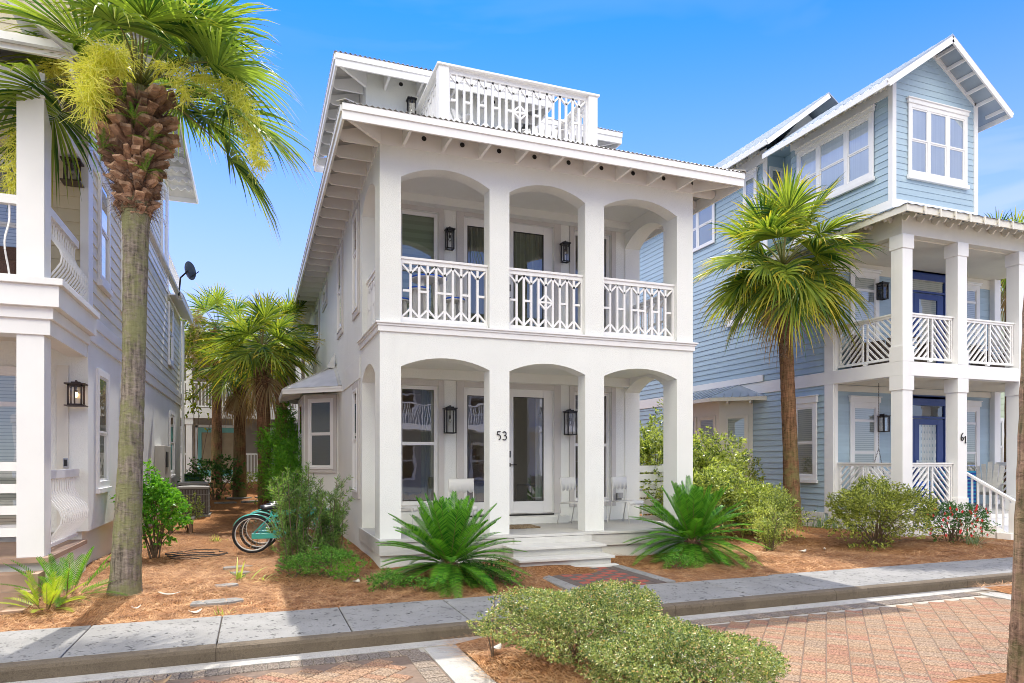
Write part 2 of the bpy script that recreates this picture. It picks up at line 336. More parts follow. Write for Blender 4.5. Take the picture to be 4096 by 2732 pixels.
# ---------------------------------------------------------------- ground
def gmat():
    m,N,L=nodes('pine_straw_mulch'); p=N['Principled BSDF']; p.inputs['Roughness'].default_value=.95; p.inputs['Specular IOR Level'].default_value=.1
    tc=N.new('ShaderNodeTexCoord')
    outs=[]
    for i,(a,sc) in enumerate(((.3,(90,9,9)),(1.4,(80,8,8)),(2.4,(110,11,11)))):
        mp=N.new('ShaderNodeMapping'); mp.inputs['Rotation'].default_value=(0,0,a); mp.inputs['Scale'].default_value=sc; L.new(tc.outputs['Object'],mp.inputs[0])
        n=N.new('ShaderNodeTexNoise'); n.inputs['Scale'].default_value=1; n.inputs['Detail'].default_value=2; n.inputs['Distortion'].default_value=.8; L.new(mp.outputs[0],n.inputs['Vector']); outs.append(n.outputs[0])
    a=N.new('ShaderNodeMath'); a.operation='MAXIMUM'; L.new(outs[0],a.inputs[0]); L.new(outs[1],a.inputs[1])
    b=N.new('ShaderNodeMath'); b.operation='MAXIMUM'; L.new(a.outputs[0],b.inputs[0]); L.new(outs[2],b.inputs[1])
    r=N.new('ShaderNodeValToRGB'); L.new(b.outputs[0],r.inputs[0]); e=r.color_ramp.elements
    e[0].position=.42; e[0].color=(.045,.018,.008,1); e[1].position=.72; e[1].color=(.58,.31,.14,1)
    k=e.new(.55); k.color=(.24,.10,.035,1)
    n=N.new('ShaderNodeTexNoise'); n.inputs['Scale'].default_value=.9; n.inputs['Detail'].default_value=5; L.new(tc.outputs['Object'],n.inputs['Vector'])
    v=N.new('ShaderNodeMapRange'); v.inputs['From Min'].default_value=.3; v.inputs['From Max'].default_value=.7; v.inputs['To Min'].default_value=.75; v.inputs['To Max'].default_value=1.25; L.new(n.outputs[0],v.inputs[0])
    s=N.new('ShaderNodeVectorMath'); s.operation='SCALE'; L.new(r.outputs[0],s.inputs[0]); L.new(v.outputs[0],s.inputs['Scale']); L.new(s.outputs[0],p.inputs['Base Color'])
    bu=N.new('ShaderNodeBump'); bu.inputs['Strength'].default_value=.9; bu.inputs['Distance'].default_value=.02; L.new(b.outputs[0],bu.inputs['Height']); L.new(bu.outputs[0],p.inputs['Normal'])
    return m
MULCH=gmat()
def concmat(name,c,pit=.75,stain=True):
    m,N,L=nodes(name); p=N['Principled BSDF']; p.inputs['Roughness'].default_value=.85; p.inputs['Specular IOR Level'].default_value=.25
    tc=N.new('ShaderNodeTexCoord')
    n=N.new('ShaderNodeTexNoise'); n.inputs['Scale'].default_value=1.6; n.inputs['Detail'].default_value=8; n.inputs['Roughness'].default_value=.65; L.new(tc.outputs['Object'],n.inputs['Vector'])
    r=N.new('ShaderNodeMapRange'); r.inputs['From Min'].default_value=.3; r.inputs['From Max'].default_value=.7; r.inputs['To Min'].default_value=.78; r.inputs['To Max'].default_value=1.15; L.new(n.outputs[0],r.inputs[0])
    f=N.new('ShaderNodeTexNoise'); f.inputs['Scale'].default_value=130; f.inputs['Detail'].default_value=3; L.new(tc.outputs['Object'],f.inputs['Vector'])
    rf=N.new('ShaderNodeMapRange'); rf.inputs['From Min'].default_value=.3; rf.inputs['From Max'].default_value=.7; rf.inputs['To Min'].default_value=.72; rf.inputs['To Max'].default_value=1.22; L.new(f.outputs[0],rf.inputs[0])
    mu=N.new('ShaderNodeMath'); mu.operation='MULTIPLY'; L.new(r.outputs[0],mu.inputs[0]); L.new(rf.outputs[0],mu.inputs[1])
    # broom-drag pits
    mp=N.new('ShaderNodeMapping'); mp.inputs['Scale'].default_value=(26,48,26); L.new(tc.outputs['Object'],mp.inputs[0])
    vo=N.new('ShaderNodeTexVoronoi'); vo.inputs['Scale'].default_value=1; L.new(mp.outputs[0],vo.inputs['Vector'])
    n2=N.new('ShaderNodeTexNoise'); n2.inputs['Scale'].default_value=9; L.new(tc.outputs['Object'],n2.inputs['Vector'])
    th=N.new('ShaderNodeMapRange'); th.inputs['From Min'].default_value=.42; th.inputs['From Max'].default_value=.7; th.inputs['To Min'].default_value=.05; th.inputs['To Max'].default_value=.5; L.new(n2.outputs[0],th.inputs[0])
    lt=N.new('ShaderNodeMath'); lt.operation='LESS_THAN'; L.new(vo.outputs[0],lt.inputs[0]); L.new(th.outputs[0],lt.inputs[1])
    dk=N.new('ShaderNodeMath'); dk.operation='MULTIPLY_ADD'; dk.inputs[1].default_value=-pit; dk.inputs[2].default_value=1; L.new(lt.outputs[0],dk.inputs[0])
    m2=N.new('ShaderNodeMath'); m2.operation='MULTIPLY'; L.new(mu.outputs[0],m2.inputs[0]); L.new(dk.outputs[0],m2.inputs[1])
    s=N.new('ShaderNodeVectorMath'); s.operation='SCALE'; s.inputs[0].default_value=c; L.new(m2.outputs[0],s.inputs['Scale']); L.new(s.outputs[0],p.inputs['Base Color'])
    bu=N.new('ShaderNodeBump'); bu.inputs['Strength'].default_value=.5; bu.inputs['Distance'].default_value=.004; L.new(m2.outputs[0],bu.inputs['Height']); L.new(bu.outputs[0],p.inputs['Normal'])
    return m
CONC=concmat('pitted_concrete',(.27,.265,.25)); KERB=concmat('weathered_kerb_concrete',(.15,.12,.085),.2); GUTT=concmat('gutter_concrete',(.42,.40,.36),.2)
def gh(x,y):
    x=np.asarray(x,float); y=np.asarray(y,float)
    h=np.clip((y-19)/14,0,1); h=h*h*(3-2*h)*.85
    b=.05*np.sin(x*1.3+.7*np.sin(y*.9))*np.sin(y*1.1+.4)+.02*np.sin(x*3.7+y*2.3)
    e=np.clip((y-8.2)/1.2,0,1)
    far=np.clip((70-y)/30,0,1)
    m=.10*np.exp(-((x-11.7)**2+(y-12.0)**2)/3.)
    return h+(b*.8+.02)*e*far+m-.035*(1-e)
def grid(name,x0,x1,y0,y1,nx,ny,m,hf,power=1.):
    xs=np.linspace(x0,x1,nx); ys=y0+(y1-y0)*np.linspace(0,1,ny)**power
    X,Y=np.meshgrid(xs,ys); Z=hf(X,Y); v=np.stack([X,Y,Z],-1).reshape(-1,3)
    f=[(j*nx+i,j*nx+i+1,(j+1)*nx+i+1,(j+1)*nx+i) for j in range(ny-1) for i in range(nx-1)]
    me=bpy.data.meshes.new(name); me.from_pydata(v.tolist(),[],f); me.materials.append(m); me.polygons.foreach_set('use_smooth',[True]*len(f))
    o=bpy.data.objects.new(name,me); C.objects.link(o); OFF[o.name]=(0,0,0); return o
struct(grid('ground',-14,22,8.0,46,220,240,MULCH,gh))
def far_h(x,y): return np.where((np.abs(x-4)<17.9)&(y>8.1)&(y<45.9),-.8,gh(x,y)-.03)
GRASSM=mat('far_ground',(.12,.15,.06),.95,.3,.5,.3,20)
struct(grid('far_ground',-400,400,8.0,700,161,140,GRASSM,far_h,2.2))
# road bed under the pavers, reaching behind the viewer
SAND=mat('joint_sand',(.42,.38,.31),.95,.2,20,.3,80)
rb=MB(); rb.box(-300,300,-200,6.95,-.5,-.158); struct(build(rb,'road',SAND))
# sidewalk panels with tooled joints, kerb, gutter
sw=MB()
ky=lambda x: 6.80+.016*max(-4,min(x,12))
xs=[-.33+1.235*k for k in range(-20,30)]
for a,b in zip(xs[:-1],xs[1:]):
    g=.006
    y0a,y0b=ky(a)+.13,ky(b)+.13
    y1=8.14+.012*math.sin(a)
    if b>7.1: y1=8.2
    sw.add([(a+g,y0a,-.3),(b-g,y0b,-.3),(b-g,y1,-.3),(a+g,y1,-.3),(a+g,y0a,0),(b-g,y0b,0),(b-g,y1,0),(a+g,y1,0)],[(0,3,2,1),(4,5,6,7),(0,1,5,4),(1,2,6,5),(2,3,7,6),(3,0,4,7)])
struct(build(sw,'sidewalk',CONC,bev=.008))
jb=MB(); jb.box(-25,37,7.08,8.12,-.3,-.012); struct(build(jb,'sidewalk_bed',mat('joint_dirt',(.06,.05,.04),.95,.2,9)))
kb=MB()
for a,b in zip(xs[:-1:2],xs[2::2]):
    prof=[(0,-.3),(0,-.045),(.012,-.015),(.04,-.002),(.124,-.002),(.124,-.3)]
    vs=[(x,ky(x)+p[0],p[1]) for x in (a+.003,b-.003) for p in prof]; n=len(prof)
    kb.add(vs,[tuple(range(n-1,-1,-1)),tuple(range(n,2*n))]+[(i,(i+1)%n,n+(i+1)%n,n+i) for i in range(n)])
struct(build(kb,'kerb',KERB))
gt=MB()
for a,b in zip(xs[:-1:2],xs[2::2]):
    gt.add([(a,ky(a)-.17,-.3),(b,ky(b)-.17,-.3),(b,ky(b)-.002,-.3),(a,ky(a)-.002,-.3),(a,ky(a)-.17,-.145),(b,ky(b)-.17,-.145),(b,ky(b)-.002,-.135),(a,ky(a)-.002,-.135)],[(0,3,2,1),(4,5,6,7),(0,1,5,4),(1,2,6,5),(2,3,7,6),(3,0,4,7)])
struct(build(gt,'gutter',GUTT))
# kerb rust stain is a patch of its own colour on the kerb: skipped by geometry, see KERB noise
# pavers
def pavmat(name,cols,stops):
    m,N,L=nodes(name); p=N['Principled BSDF']; p.inputs['Roughness'].default_value=.85; p.inputs['Specular IOR Level'].default_value=.2
    g=N.new('ShaderNodeNewGeometry'); r=N.new('ShaderNodeValToRGB'); r.color_ramp.interpolation='CONSTANT'
    e=r.color_ramp.elements; e[0].position=0; e[0].color=cols[0]+(1,); e[1].position=stops[1]; e[1].color=cols[1]+(1,)
    for c,s in zip(cols[2:],stops[2:]): k=e.new(s); k.color=c+(1,)
    L.new(g.outputs['Random Per Island'],r.inputs[0])
    tc=N.new('ShaderNodeTexCoord'); n=N.new('ShaderNodeTexNoise'); n.inputs['Scale'].default_value=60; n.inputs['Detail'].default_value=3; L.new(tc.outputs['Object'],n.inputs['Vector'])
    rr=N.new('ShaderNodeValToRGB'); L.new(n.outputs[0],rr.inputs[0]); q=rr.color_ramp.elements; q[0].position=.35; q[0].color=(.45,.42,.38,1); q[1].position=.66; q[1].color=(1.5,1.45,1.3,1)
    mx=N.new('ShaderNodeMix'); mx.data_type='RGBA'; mx.blend_type='MULTIPLY'; mx.inputs['Factor'].default_value=1; L.new(r.outputs[0],mx.inputs['A']); L.new(rr.outputs[0],mx.inputs['B'])
    n2=N.new('ShaderNodeTexNoise'); n2.inputs['Scale'].default_value=.8; n2.inputs['Detail'].default_value=4; L.new(tc.outputs['Object'],n2.inputs['Vector'])
    r2=N.new('ShaderNodeMapRange'); r2.inputs['From Min'].default_value=.3; r2.inputs['From Max'].default_value=.7; r2.inputs['To Min'].default_value=.85; r2.inputs['To Max'].default_value=1.12; L.new(n2.outputs[0],r2.inputs[0])
    s=N.new('ShaderNodeVectorMath'); s.operation='SCALE'; L.new(mx.outputs['Result'],s.inputs[0]); L.new(r2.outputs[0],s.inputs['Scale']); L.new(s.outputs[0],p.inputs['Base Color'])
    b=N.new('ShaderNodeBump'); b.inputs['Strength'].default_value=.5; b.inputs['Distance'].default_value=.004; L.new(n.outputs[0],b.inputs['Height']); L.new(b.outputs[0],p.inputs['Normal'])
    return m
PAV=pavmat('red_and_tan_pavers',[(.29,.19,.13),(.285,.205,.145),(.29,.175,.12),(.27,.20,.15),(.29,.16,.115)],[0,.25,.45,.6,.82])
PAVG=pavmat('grey_pavers',[(.2,.17,.15),(.24,.2,.17),(.17,.15,.14)],[0,.4,.7])
PAVW=pavmat('path_pavers',[(.09,.065,.05),(.3,.085,.05),(.1,.075,.06),(.24,.08,.05)],[0,.4,.55,.8])
def paver_mesh(name,quads,m,z,depth=.02,ch=.005,gap=.0035):
    V=[]
    for q in quads:
        q=np.array(q,float); c=q.mean(0); d=q-c; ln=np.linalg.norm(d,axis=1)[:,None]
        z0=z+random.uniform(-.0015,.0015)
        q1=c+d*(1-gap*1.414/ln); q2=c+d*(1-(gap+ch)*1.414/ln)
        A=np.column_stack([q1,np.full(4,z0-ch)]); B=np.column_stack([q2,np.full(4,z0)]); D=np.column_stack([q1,np.full(4,z0-depth)])
        V.append(np.concatenate([D,A,B]))
    n=len(V); V=np.concatenate(V)
    base=np.array([(0,1,5,4),(1,2,6,5),(2,3,7,6),(3,0,4,7),(4,5,9,8),(5,6,10,9),(6,7,11,10),(7,4,8,11),(8,9,10,11)])
    F=(base[None]+np.arange(n)[:,None,None]*12).reshape(-1,4)
    me=bpy.data.meshes.new(name); me.from_pydata(V.tolist(),[],F.tolist()); me.materials.append(m)
    o=bpy.data.objects.new(name,me); C.objects.link(o); OFF[o.name]=(0,0,0); return struct(o)
def inbed(x,y):  # planting islands
    if 1.45<x<5.6 and y<6.72 and (x<2.0+.0 or True):
        pass
    return False
BX0,BX1=1.54,3.8
def clip_ok(q):
    for x,y in q:
        if y>ky(x)-.375 or y<-3: return False
        if BX0-.2<x<BX1+.2: return False
        if x>9.1 and y<6.3 and False: return False
        if x<-7.5 or x>13: return False
    return True
Q=[]; a45=R(45); u=np.array([math.cos(a45),math.sin(a45)]); w=np.array([-math.sin(a45),math.cos(a45)])
for i in range(-90,110):
    for j in range(-80,90):
        c=u*(i*.1)+w*(j*.2)
        if not(-8<c[0]<13.5 and -3.2<c[1]<6.8): continue
        q=[c,c+u*.1,c+u*.1+w*.2,c+w*.2]
        if clip_ok(q): Q.append(q)
paver_mesh('parking_pavers',Q,PAV,-.148)
Q=[]
def brd(x):   # soldier course along the gutter
    y1=ky(x)-.175; return [(x,y1-.2),(x+.1,y1-.2),(x+.1,y1),(x,y1)]
x=-8
while x<9.35:
    if x+.1<=BX0 or x>=BX1+.2: Q.append(brd(x))
    x+=.1
for sx in (BX0-.2,):
    y=-3
    while y<6.44: Q.append([(sx,y),(sx+.2,y),(sx+.2,y+.1),(sx,y+.1)]); y+=.1
paver_mesh('border_pavers',Q,PAVG,-.147)
# base fill under triangular gaps at the borders of the 45 degree field
fl=MB(); fl.box(-8,13,-3,6.45,-.3,-.1555); struct(build(fl,'paver_base',mat('paver_base',(.2,.14,.1),.95,.3,20,.3,80)))
# planting island with its concrete edging
be=MB()
y=-2
while y<6.6: be.box(BX0+.01,BX0+.33,y+.004,min(y+1.2,6.61),-.3,-.14); y+=1.2
be.box(BX1-.2,BX1-.01,-2,6.61,-.3,-.14)
be.box(9.3,9.6,5.0,6.6,-.3,-.135); be.add([(9.3,6.35,-.3),(10.9,5.3,-.3),(10.9,5.5,-.3),(9.5,6.62,-.3),(9.3,6.35,-.13),(10.9,5.3,-.13),(10.9,5.5,-.13),(9.5,6.62,-.13)],[(0,3,2,1),(4,5,6,7),(0,1,5,4),(1,2,6,5),(2,3,7,6),(3,0,4,7)])
struct(build(be,'island_edging',GUTT,bev=.006))
def bed_h(x,y): return -.13+.05*np.sin(np.clip((x-BX0-.33)/(BX1-BX0-.53),0,1)*math.pi)+.012*np.sin(x*5+y*7)
struct(grid('planting_island',BX0+.33,BX1-.2,-2,6.63,40,90,MULCH,bed_h))
def bed2(x,y): return -.11+.04*np.sin(np.clip((x-9.6)/5,0,1)*math.pi)+.012*np.sin(x*5+y*7)
o=grid('planting_island_right',9.6,14,2,6.75,40,50,MULCH,bed2); o.name='planting_island'; struct(o)
# bed around the near right palm
def bed3(x,y): return -.10-.05*np.clip(((x-5.75)**2+(y-3.5)**2)/.5,0,1)
struct(grid('tree_pit',5.2,6.3,2.9,4.1,30,30,MULCH,bed3))
# garden path with checkered pavers
pe=MB(); pe.box(3.83,4.03,8.15,9.72,-.2,.012); pe.box(5.33,5.5,8.2,9.72,-.2,.012); struct(build(pe,'path_edging',CONC,bev=.008))
Q=[]
nx=8; w_=(5.33-4.03)/nx; y=8.16; j=0
QD=[];QR=[];QB=[]
while y+.14<9.78:
    for i in range(nx):
        q=[(4.03+i*w_,y),(4.03+(i+1)*w_,y),(4.03+(i+1)*w_,y+.15),(4.03+i*w_,y+.15)]
        border=i in(0,nx-1)
        if j==9 and i==2: QB.append(q)
        elif (i+j)%2 and not border and random.random()<.9: QR.append(q)
        else: QD.append(q)
    y+=.15; j+=1
paver_mesh('path_pavers',QD,mat('dark_paver',(.13,.10,.085),.85,.4,90,.4,90),.008)
o=paver_mesh('path_pavers',QR,mat('red_paver',(.40,.10,.065),.85,.5,90,.4,90),.008)
paver_mesh('path_pavers',QB,mat('blue_grey_paver',(.10,.13,.2),.85,.5,90,.4,90),.008)
pb=MB(); pb.box(4.03,5.33,8.15,9.78,-.2,-.005); struct(build(pb,'path_base',MT['joint_sand']))
# stepping slabs and the cross path at the back
def flat_stone(name,x,y,w,d,rz,label,m=None,h=.05,group=None):
    poly=[]
    for k in range(9):
        t=2*math.pi*k/9+.2; q=max(abs(math.cos(t)),abs(math.sin(t))); poly.append((w/2*math.cos(t)/q*random.uniform(.88,1),d/2*math.sin(t)/q*random.uniform(.85,1)))
    z=float(gh(x,y)); b=MB(Matrix.Translation((x,y,z))@Matrix.Rotation(rz,4,'Z')); b.slab(poly,[],-.03,h,'z')
    o=build(b,name,m or CONC,bev=.006); tag(o,label,'stone',group); return o
# ---------------------------------------------------------------- shared house pieces
def arch(x0,x1,zb,zs,zc,n=14):
    """opening: straight jambs from zb to spring zs, segmental arch to crown zc"""
    w=(x1-x0)/2; h=zc-zs; r=(w*w+h*h)/(2*h); cz=zc-r; a=math.asin(w/r); cx=(x0+x1)/2
    return [(x0,zb),(x1,zb)]+[(cx+r*math.sin(a-2*a*k/n),cz+r*math.cos(a-2*a*k/n)) for k in range(n+1)]
def rect(x0,x1,z0,z1): return [(x0,z0),(x1,z0),(x1,z1),(x0,z1)]
def window(par,M,x0,x1,z0,z1,trim=TRIM,cas=.09,rails=(.5,),mull=(),blind=None,head=0,sill=0,y=0,depth=.05,label=None,sash=.035,surround=0,glass=None,dark=True,name='window'):
    """casing around outer rect; y = wall face in frame coords (outside is -y)"""
    b=MB(M); d=y-depth
    b.box(x0,x0+cas,d,y,z0,z1); b.box(x1-cas,x1,d,y,z0,z1); b.box(x0+cas,x1-cas,d,y,z1-cas,z1); b.box(x0+cas,x1-cas,d,y,z0,z0+cas)
    for m_ in mull: b.box(m_-cas*.45,m_+cas*.45,d+.004,y,z0+cas,z1-cas)
    if head: b.box(x0-.03,x1+.03,d-.02,y,z1,z1+head); b.box(x0-.05,x1+.05,d-.045,y,z1+head,z1+head+.025)
    if surround: 
        s=surround; e=y-.03
        b2=MB(M); b2.box(x0-s,x0-.001,e,y,z0-s,z1+s); b2.box(x1+.001,x1+s,e,y,z0-s,z1+s); b2.box(x0-.001,x1+.001,e,y,z1+.001,z1+s); b2.box(x0-.001,x1+.001,e,y,z0-s,z0-.001)
    fr=build(b,name,trim,par,label=label,bev=.004)
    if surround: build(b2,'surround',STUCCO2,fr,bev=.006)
    if sill:
        s_=MB(M); s_.box(x0-.03,x1+.03,d-.03,y,z0-sill,z0-.001); build(s_,'sill',trim,fr,bev=.004)
    xs_=[x0+cas]+[m_ for m_ in mull]+[x1-cas]
    sb=MB(M); gl=MB(M); bl=MB(M); dk=MB(M)
    for i in range(len(xs_)-1):
        a=xs_[i]+(cas*.45 if i>0 else 0); c=xs_[i+1]-(cas*.45 if i<len(xs_)-2 else 0)
        zz=[z0+cas]+[z0+cas+(z1-z0-2*cas)*r for r in rails]+[z1-cas]
        for k in range(len(zz)-1):
            yo=d+.012+(.012 if k==0 else 0); p,q=zz[k],zz[k+1]
            sb.box(a,a+sash,yo,y-.001,p,q); sb.box(c-sash,c,yo,y-.001,p,q); sb.box(a+sash,c-sash,yo,y-.001,q-sash,q); sb.box(a+sash,c-sash,yo,y-.001,p,p+sash)
            gl.add([(a+sash,yo+.01,p+sash),(c-sash,yo+.01,p+sash),(c-sash,yo+.01,q-sash),(a+sash,yo+.01,q-sash)],[(0,1,2,3)])
        (bl if blind else dk).add([(a,y-.002,z0+cas),(c,y-.002,z0+cas),(c,y-.002,z1-cas),(a,y-.002,z1-cas)],[(0,1,2,3)])
    build(sb,'sash',trim,fr); build(gl,'pane',glass or GLASS,fr)
    if blind: build(bl,'blind',blind,fr)
    elif dark: build(dk,'dark_interior',ROOMD,fr)
    return fr
def lantern(x,y,z,w,h,label,group,face=0,m=BLACK,lit=False,wallgap=.12,flare=False,clearglass=True):
    """wall lantern; (x,y) = lamp axis, z = bottom; bracket goes toward the wall along frame +y"""
    t=thing('wall_lantern',label,'wall lamp',(x,y,z),R(face),group,local=True)
    b=MB(); s=w/2; e=.011
    for sx in(-1,1):
        for sy in(-1,1): b.box(sx*s-e*(sx>0)*2,sx*s+e*(sx<0)*2,sy*s-e*(sy>0)*2,sy*s+e*(sy<0)*2,0,h)
    for z0,z1 in((0,.02),(h-.02,h)):
        b.box(-s,s,-s,-s+.02,z0,z1); b.box(-s,s,s-.02,s,z0,z1); b.box(-s,-s+.02,-s+.02,s-.02,z0,z1); b.box(s-.02,s,-s+.02,s-.02,z0,z1)
    cw=s+(.035 if flare else .015); b.box(-cw,cw,-cw,cw,h,h+.022); b.box(-s*.6,s*.6,-s*.6,s*.6,h+.022,h+.045)
    if flare: b.box(-cw,cw,-cw,cw,-.015,0); b.box(-.008,.008,-s-.004,-s+.01,0,h); b.box(-s-.004,-s+.01,-.008,.008,0,h)
    b.box(-.008,.008,-.008,.008,h*.72,h); b.box(-.017,.017,-.017,.017,h*.6,h*.74)
    build(b,'frame',m,t,local=True)
    k=MB(); k.box(-s*.55,s*.55,s+wallgap-.04,s+wallgap-.015,h-.02,h+.14); k.bar((0,0,h+.05),(0,s+wallgap-.03,h+.05),.022,.022); k.box(-.012,.012,-.012,.012,h+.03,h+.07); build(k,'bracket',m,t,local=True)
    g=MB(); q=s-.012
    for a,c in(((-q,-q),(q,-q)),((q,-q),(q,q)),((q,q),(-q,q)),((-q,q),(-q,-q))): g.add([(a[0],a[1],.02),(c[0],c[1],.02),(c[0],c[1],h-.02),(a[0],a[1],h-.02)],[(0,1,2,3)])
    build(g,'glass',LAMPG,t,local=True)
    u=MB(); u.lathe([(.004,-.05),(.022,-.035),(.028,-.01),(.018,.03),(.012,.05)],(0,0,h*.55),10); build(u,'bulb',GLOW if lit else LAMPG,t,smooth=True,local=True)
    return t
def v_railing(x0,x1,z0,z1,n,M,orn=None,mids=None,bar=.038,cap=True):
    """railing of n narrow bays with Y shaped tops and bottoms, local frame, centred on y=0"""
    b=MB(M); t=.02; hb=.045
    if cap: b.box(x0,x1,-.05,.05,z1-.035,z1); b.box(x0,x1,-.028,.028,z1-.10,z1-.035)
    else: b.box(x0,x1,-.028,.028,z1-.06,z1)
    b.box(x0,x1,-.028,.028,z0,z0+hb)
    zt=z1-(.10 if cap else .06); zb=z0+hb; a=x0+.03; c=x1-.03
    b.box(x0,a,-.028,.028,zb,zt); b.box(c,x1,-.028,.028,zb,zt)
    dx=(c-a)/n; H=zt-zb; yv=min(dx*.95,.13)
    for k in range(0,n+1):
        x=a+k*dx
        if 0<k<n: b.box(x-bar/2,x+bar/2,-t,t,zb,zt)
    for k in range(n):
        xl=a+k*dx; xr=xl+dx
        lowside=xr if k%2==0 else xl; hi=xl if k%2==0 else xr
        b.bar((lowside,-.001,zt-yv*1.15),(hi,-.001,zt-.005),t*1.9,bar*.8,(0,0,1)); b.bar((lowside,.001,zb+yv*1.15),(hi,.001,zb+.005),t*1.9,bar*.8,(0,0,1))
        zm=zb+H*.5
        if orn is not None and k in (orn,orn+1):
            xm=a+(orn+1)*dx; ho=xl if k==orn else xr
            b.bar((ho,-.001,zm),(xm,-.001,zm+yv),t*1.8,bar*.75); b.bar((ho,-.001,zm),(xm,-.001,zm-yv),t*1.8,bar*.75); b.box(min(ho,xm),max(ho,xm),-t*.9,t*.9,zm-.016,zm+.016)
        elif mids is None or k in mids: b.box(xl+bar/2,xr-bar/2,-t*.9,t*.9,zm-.018,zm+.018)
    return b
def corrugated(name,par,m,M,w,run,slope,z,pitch=.085,amp=.014,hip0=1.,hip1=1.,lip=.03,n_per=6):
    """sheet in local frame: x along the eave 0..w, y inward 0..run, rising; clipped by hips at both ends"""
    nx=int(w/pitch*n_per)+1; xs_=np.linspace(0,w,nx); vs=[];fs=[]
    for i,x in enumerate(xs_):
        ym=min(run,(x*hip0 if hip0 else run),((w-x)*hip1 if hip1 else run)); dz=amp*math.cos(2*math.pi*x/pitch)
        for y in (-lip,max(ym,-lip+.01)):
            vs.append((x,y,z+slope*y+dz)); vs.append((x,y,z+slope*y+dz-.004))
    b=MB(M)
    for i in range(nx-1):
        o=i*4; p=o+4; fs+=[(o,p,p+2,o+2),(o+1,o+3,p+3,p+1),(o,o+1,p+1,p),(o+2,p+2,p+3,o+3)]
    b.add(vs,fs); return build(b,name,m,par)
# ---------------------------------------------------------------- white stucco cottage, number 53
H53=thing('stucco_cottage','white two storey stucco cottage with arched porches and roof deck, number 53','house',(4.72,10.81,0))
X0,X1,YF,YI,YB=1.83,7.62,10.81,12.72,27.9
ZP=.45; ZU=3.85; ZT=7.015
b=MB()
LX=[(2.165,3.64),(3.99,5.40),(5.77,7.275)]
holes=[arch(a,c,ZP-.04,3.175,3.335) for a,c in LX]+[arch(a,c,ZU-.03,6.17,6.375) for a,c in LX]
b.slab(rect(X0,X1,0.0,ZT),holes,YF,YF+.3)
sh=[arch(11.26,12.74-.02,ZP-.04,3.10,3.335),arch(11.26,12.74-.02,ZU-.03,6.12,6.375)]
b.slab(rect(YF+.3,YI+.001,0,ZT),[],X0,X0+.0001,'x') if False else None
for xa,xb in((X0,X0+.335),(X1-.345,X1)):
    outer=rect(YF+.3,YI+.03,0,ZT); hs=[arch(11.26,12.70,ZP-.04,3.10,3.335),arch(11.26,12.70,ZU-.03,6.12,6.375)]
    b.slab(outer,hs,xa,xb,'x')
# body behind the porch
wins=[(2.52,3.26,.85,3.09),(3.763,4.40,.62,3.09),(4.60,5.646,.62,3.09),(6.10,6.945,.85,3.09)]
ih=[rect(*w) for w in wins]+[rect(a,c,d+3.28,e+3.28) for a,c,d,e in wins]
b.slab(rect(X0+.335,X1-.345,0,ZT),ih,YI,YI+.16)
b.box(X0,X0+.16,YI+.03,YB,0,ZT); b.box(X1-.16,X1,YI+.03,YB,0,ZT); b.box(X0,X1,YB,YB+.15,0,ZT)
build(b,'wall',STUCCO,H53)
b=MB(); b.box(X0+.16,X1-.16,YI+.16,17.5,.3,.45); b.box(X0+.16,X1-.16,YI+.16,17.5,3.4,ZU-.1); b.box(X0+.16,X1-.16,YI+.16,17.5,6.6,6.7); b.box(X0+.16,X1-.16,17.5,17.6,.3,6.7)
b.box(X0+.16,X0+.18,YI+.17,17.5,.45,6.6); b.box(X1-.18,X1-.16,YI+.17,17.5,.45,6.6)
build(b,'room',ROOM,H53)
# porch slabs and ceilings
b=MB(); b.box(X0+.335,X1-.345,YF+.3,YI,3.38,3.72); b.box(X0+.335,X1-.345,YF+.3,YI,6.6,6.75)
b.box(X0+.335,X1-.345,YI-.20,YI-.001,3.2,3.38); b.box(X0+.335,X1-.345,YI-.22,YI-.001,6.45,6.6)
build(b,'porch_ceiling',STUCCO,H53,split=5)
b=MB()
x=X0-.03
b.box(X0-.03,X1+.03,YF-.17,YI,ZP-.045,ZP)
b.box(X0+.335,X1-.345,YF+.01,YI,ZU-.13,ZU-.02)
build(b,'porch_floor',DECK,H53,split=2)
b=MB(); b.box(X0-.035,X1+.035,YF-.175,YF-.135,.21,ZP-.046); b.box(X0-.035,X0-.005,YF-.135,YI+.16,.21,ZP+.002); b.box(X1+.005,X1+.035,YF-.135,YI,.21,ZP+.002); b.box(X0-.036,X1+.036,YF-.2,YF-.171,ZP-.04,ZP+.001)
build(b,'porch_skirt',WOODW,H53,bev=.004)
b=MB(); b.box(X0-.01,X1+.01,YF-.12,YF-.001,-.1,.209); b.box(X0-.012,X0-.001,YF,YI+.1,-.1,.209); build(b,'foundation',STUCCO,H53)
# second floor moulding
b=MB()
for e,z0,z1 in((.03,3.71,3.80),(.05,3.80,3.835),(.075,3.835,3.862)):
    b.box(X0-e,X1+e,YF-e,YF-.0005,z0,z1); b.box(X0-e,X0-.0005,YF,YI+.15,z0,z1); b.box(X1+.0005,X1+e,YF,YI+.15,z0,z1)
build(b,'floor_moulding',TRIM,H53,bev=.004)
# stucco belt lower on the left wall
b=MB(); b.box(X0-.02,X0-.0005,YI+.17,15.6,3.2,3.62); build(b,'stucco_belt',STUCCO,H53,bev=.006)
# steps
b=MB(); b.box(3.80,5.46,10.14,10.62,.262,.30); b.box(3.79,5.45,9.83,10.22,.114,.152); b.box(3.83,5.47,9.74,9.9,-.05,.024)
b.box(3.84,5.42,10.22,10.64,0,.262); b.box(3.83,5.41,9.90,10.22,-.03,.118); b.box(4.0,5.42,10.60,10.633,.30,.404)
build(b,'porch_steps',WOODW,H53,bev=.004)
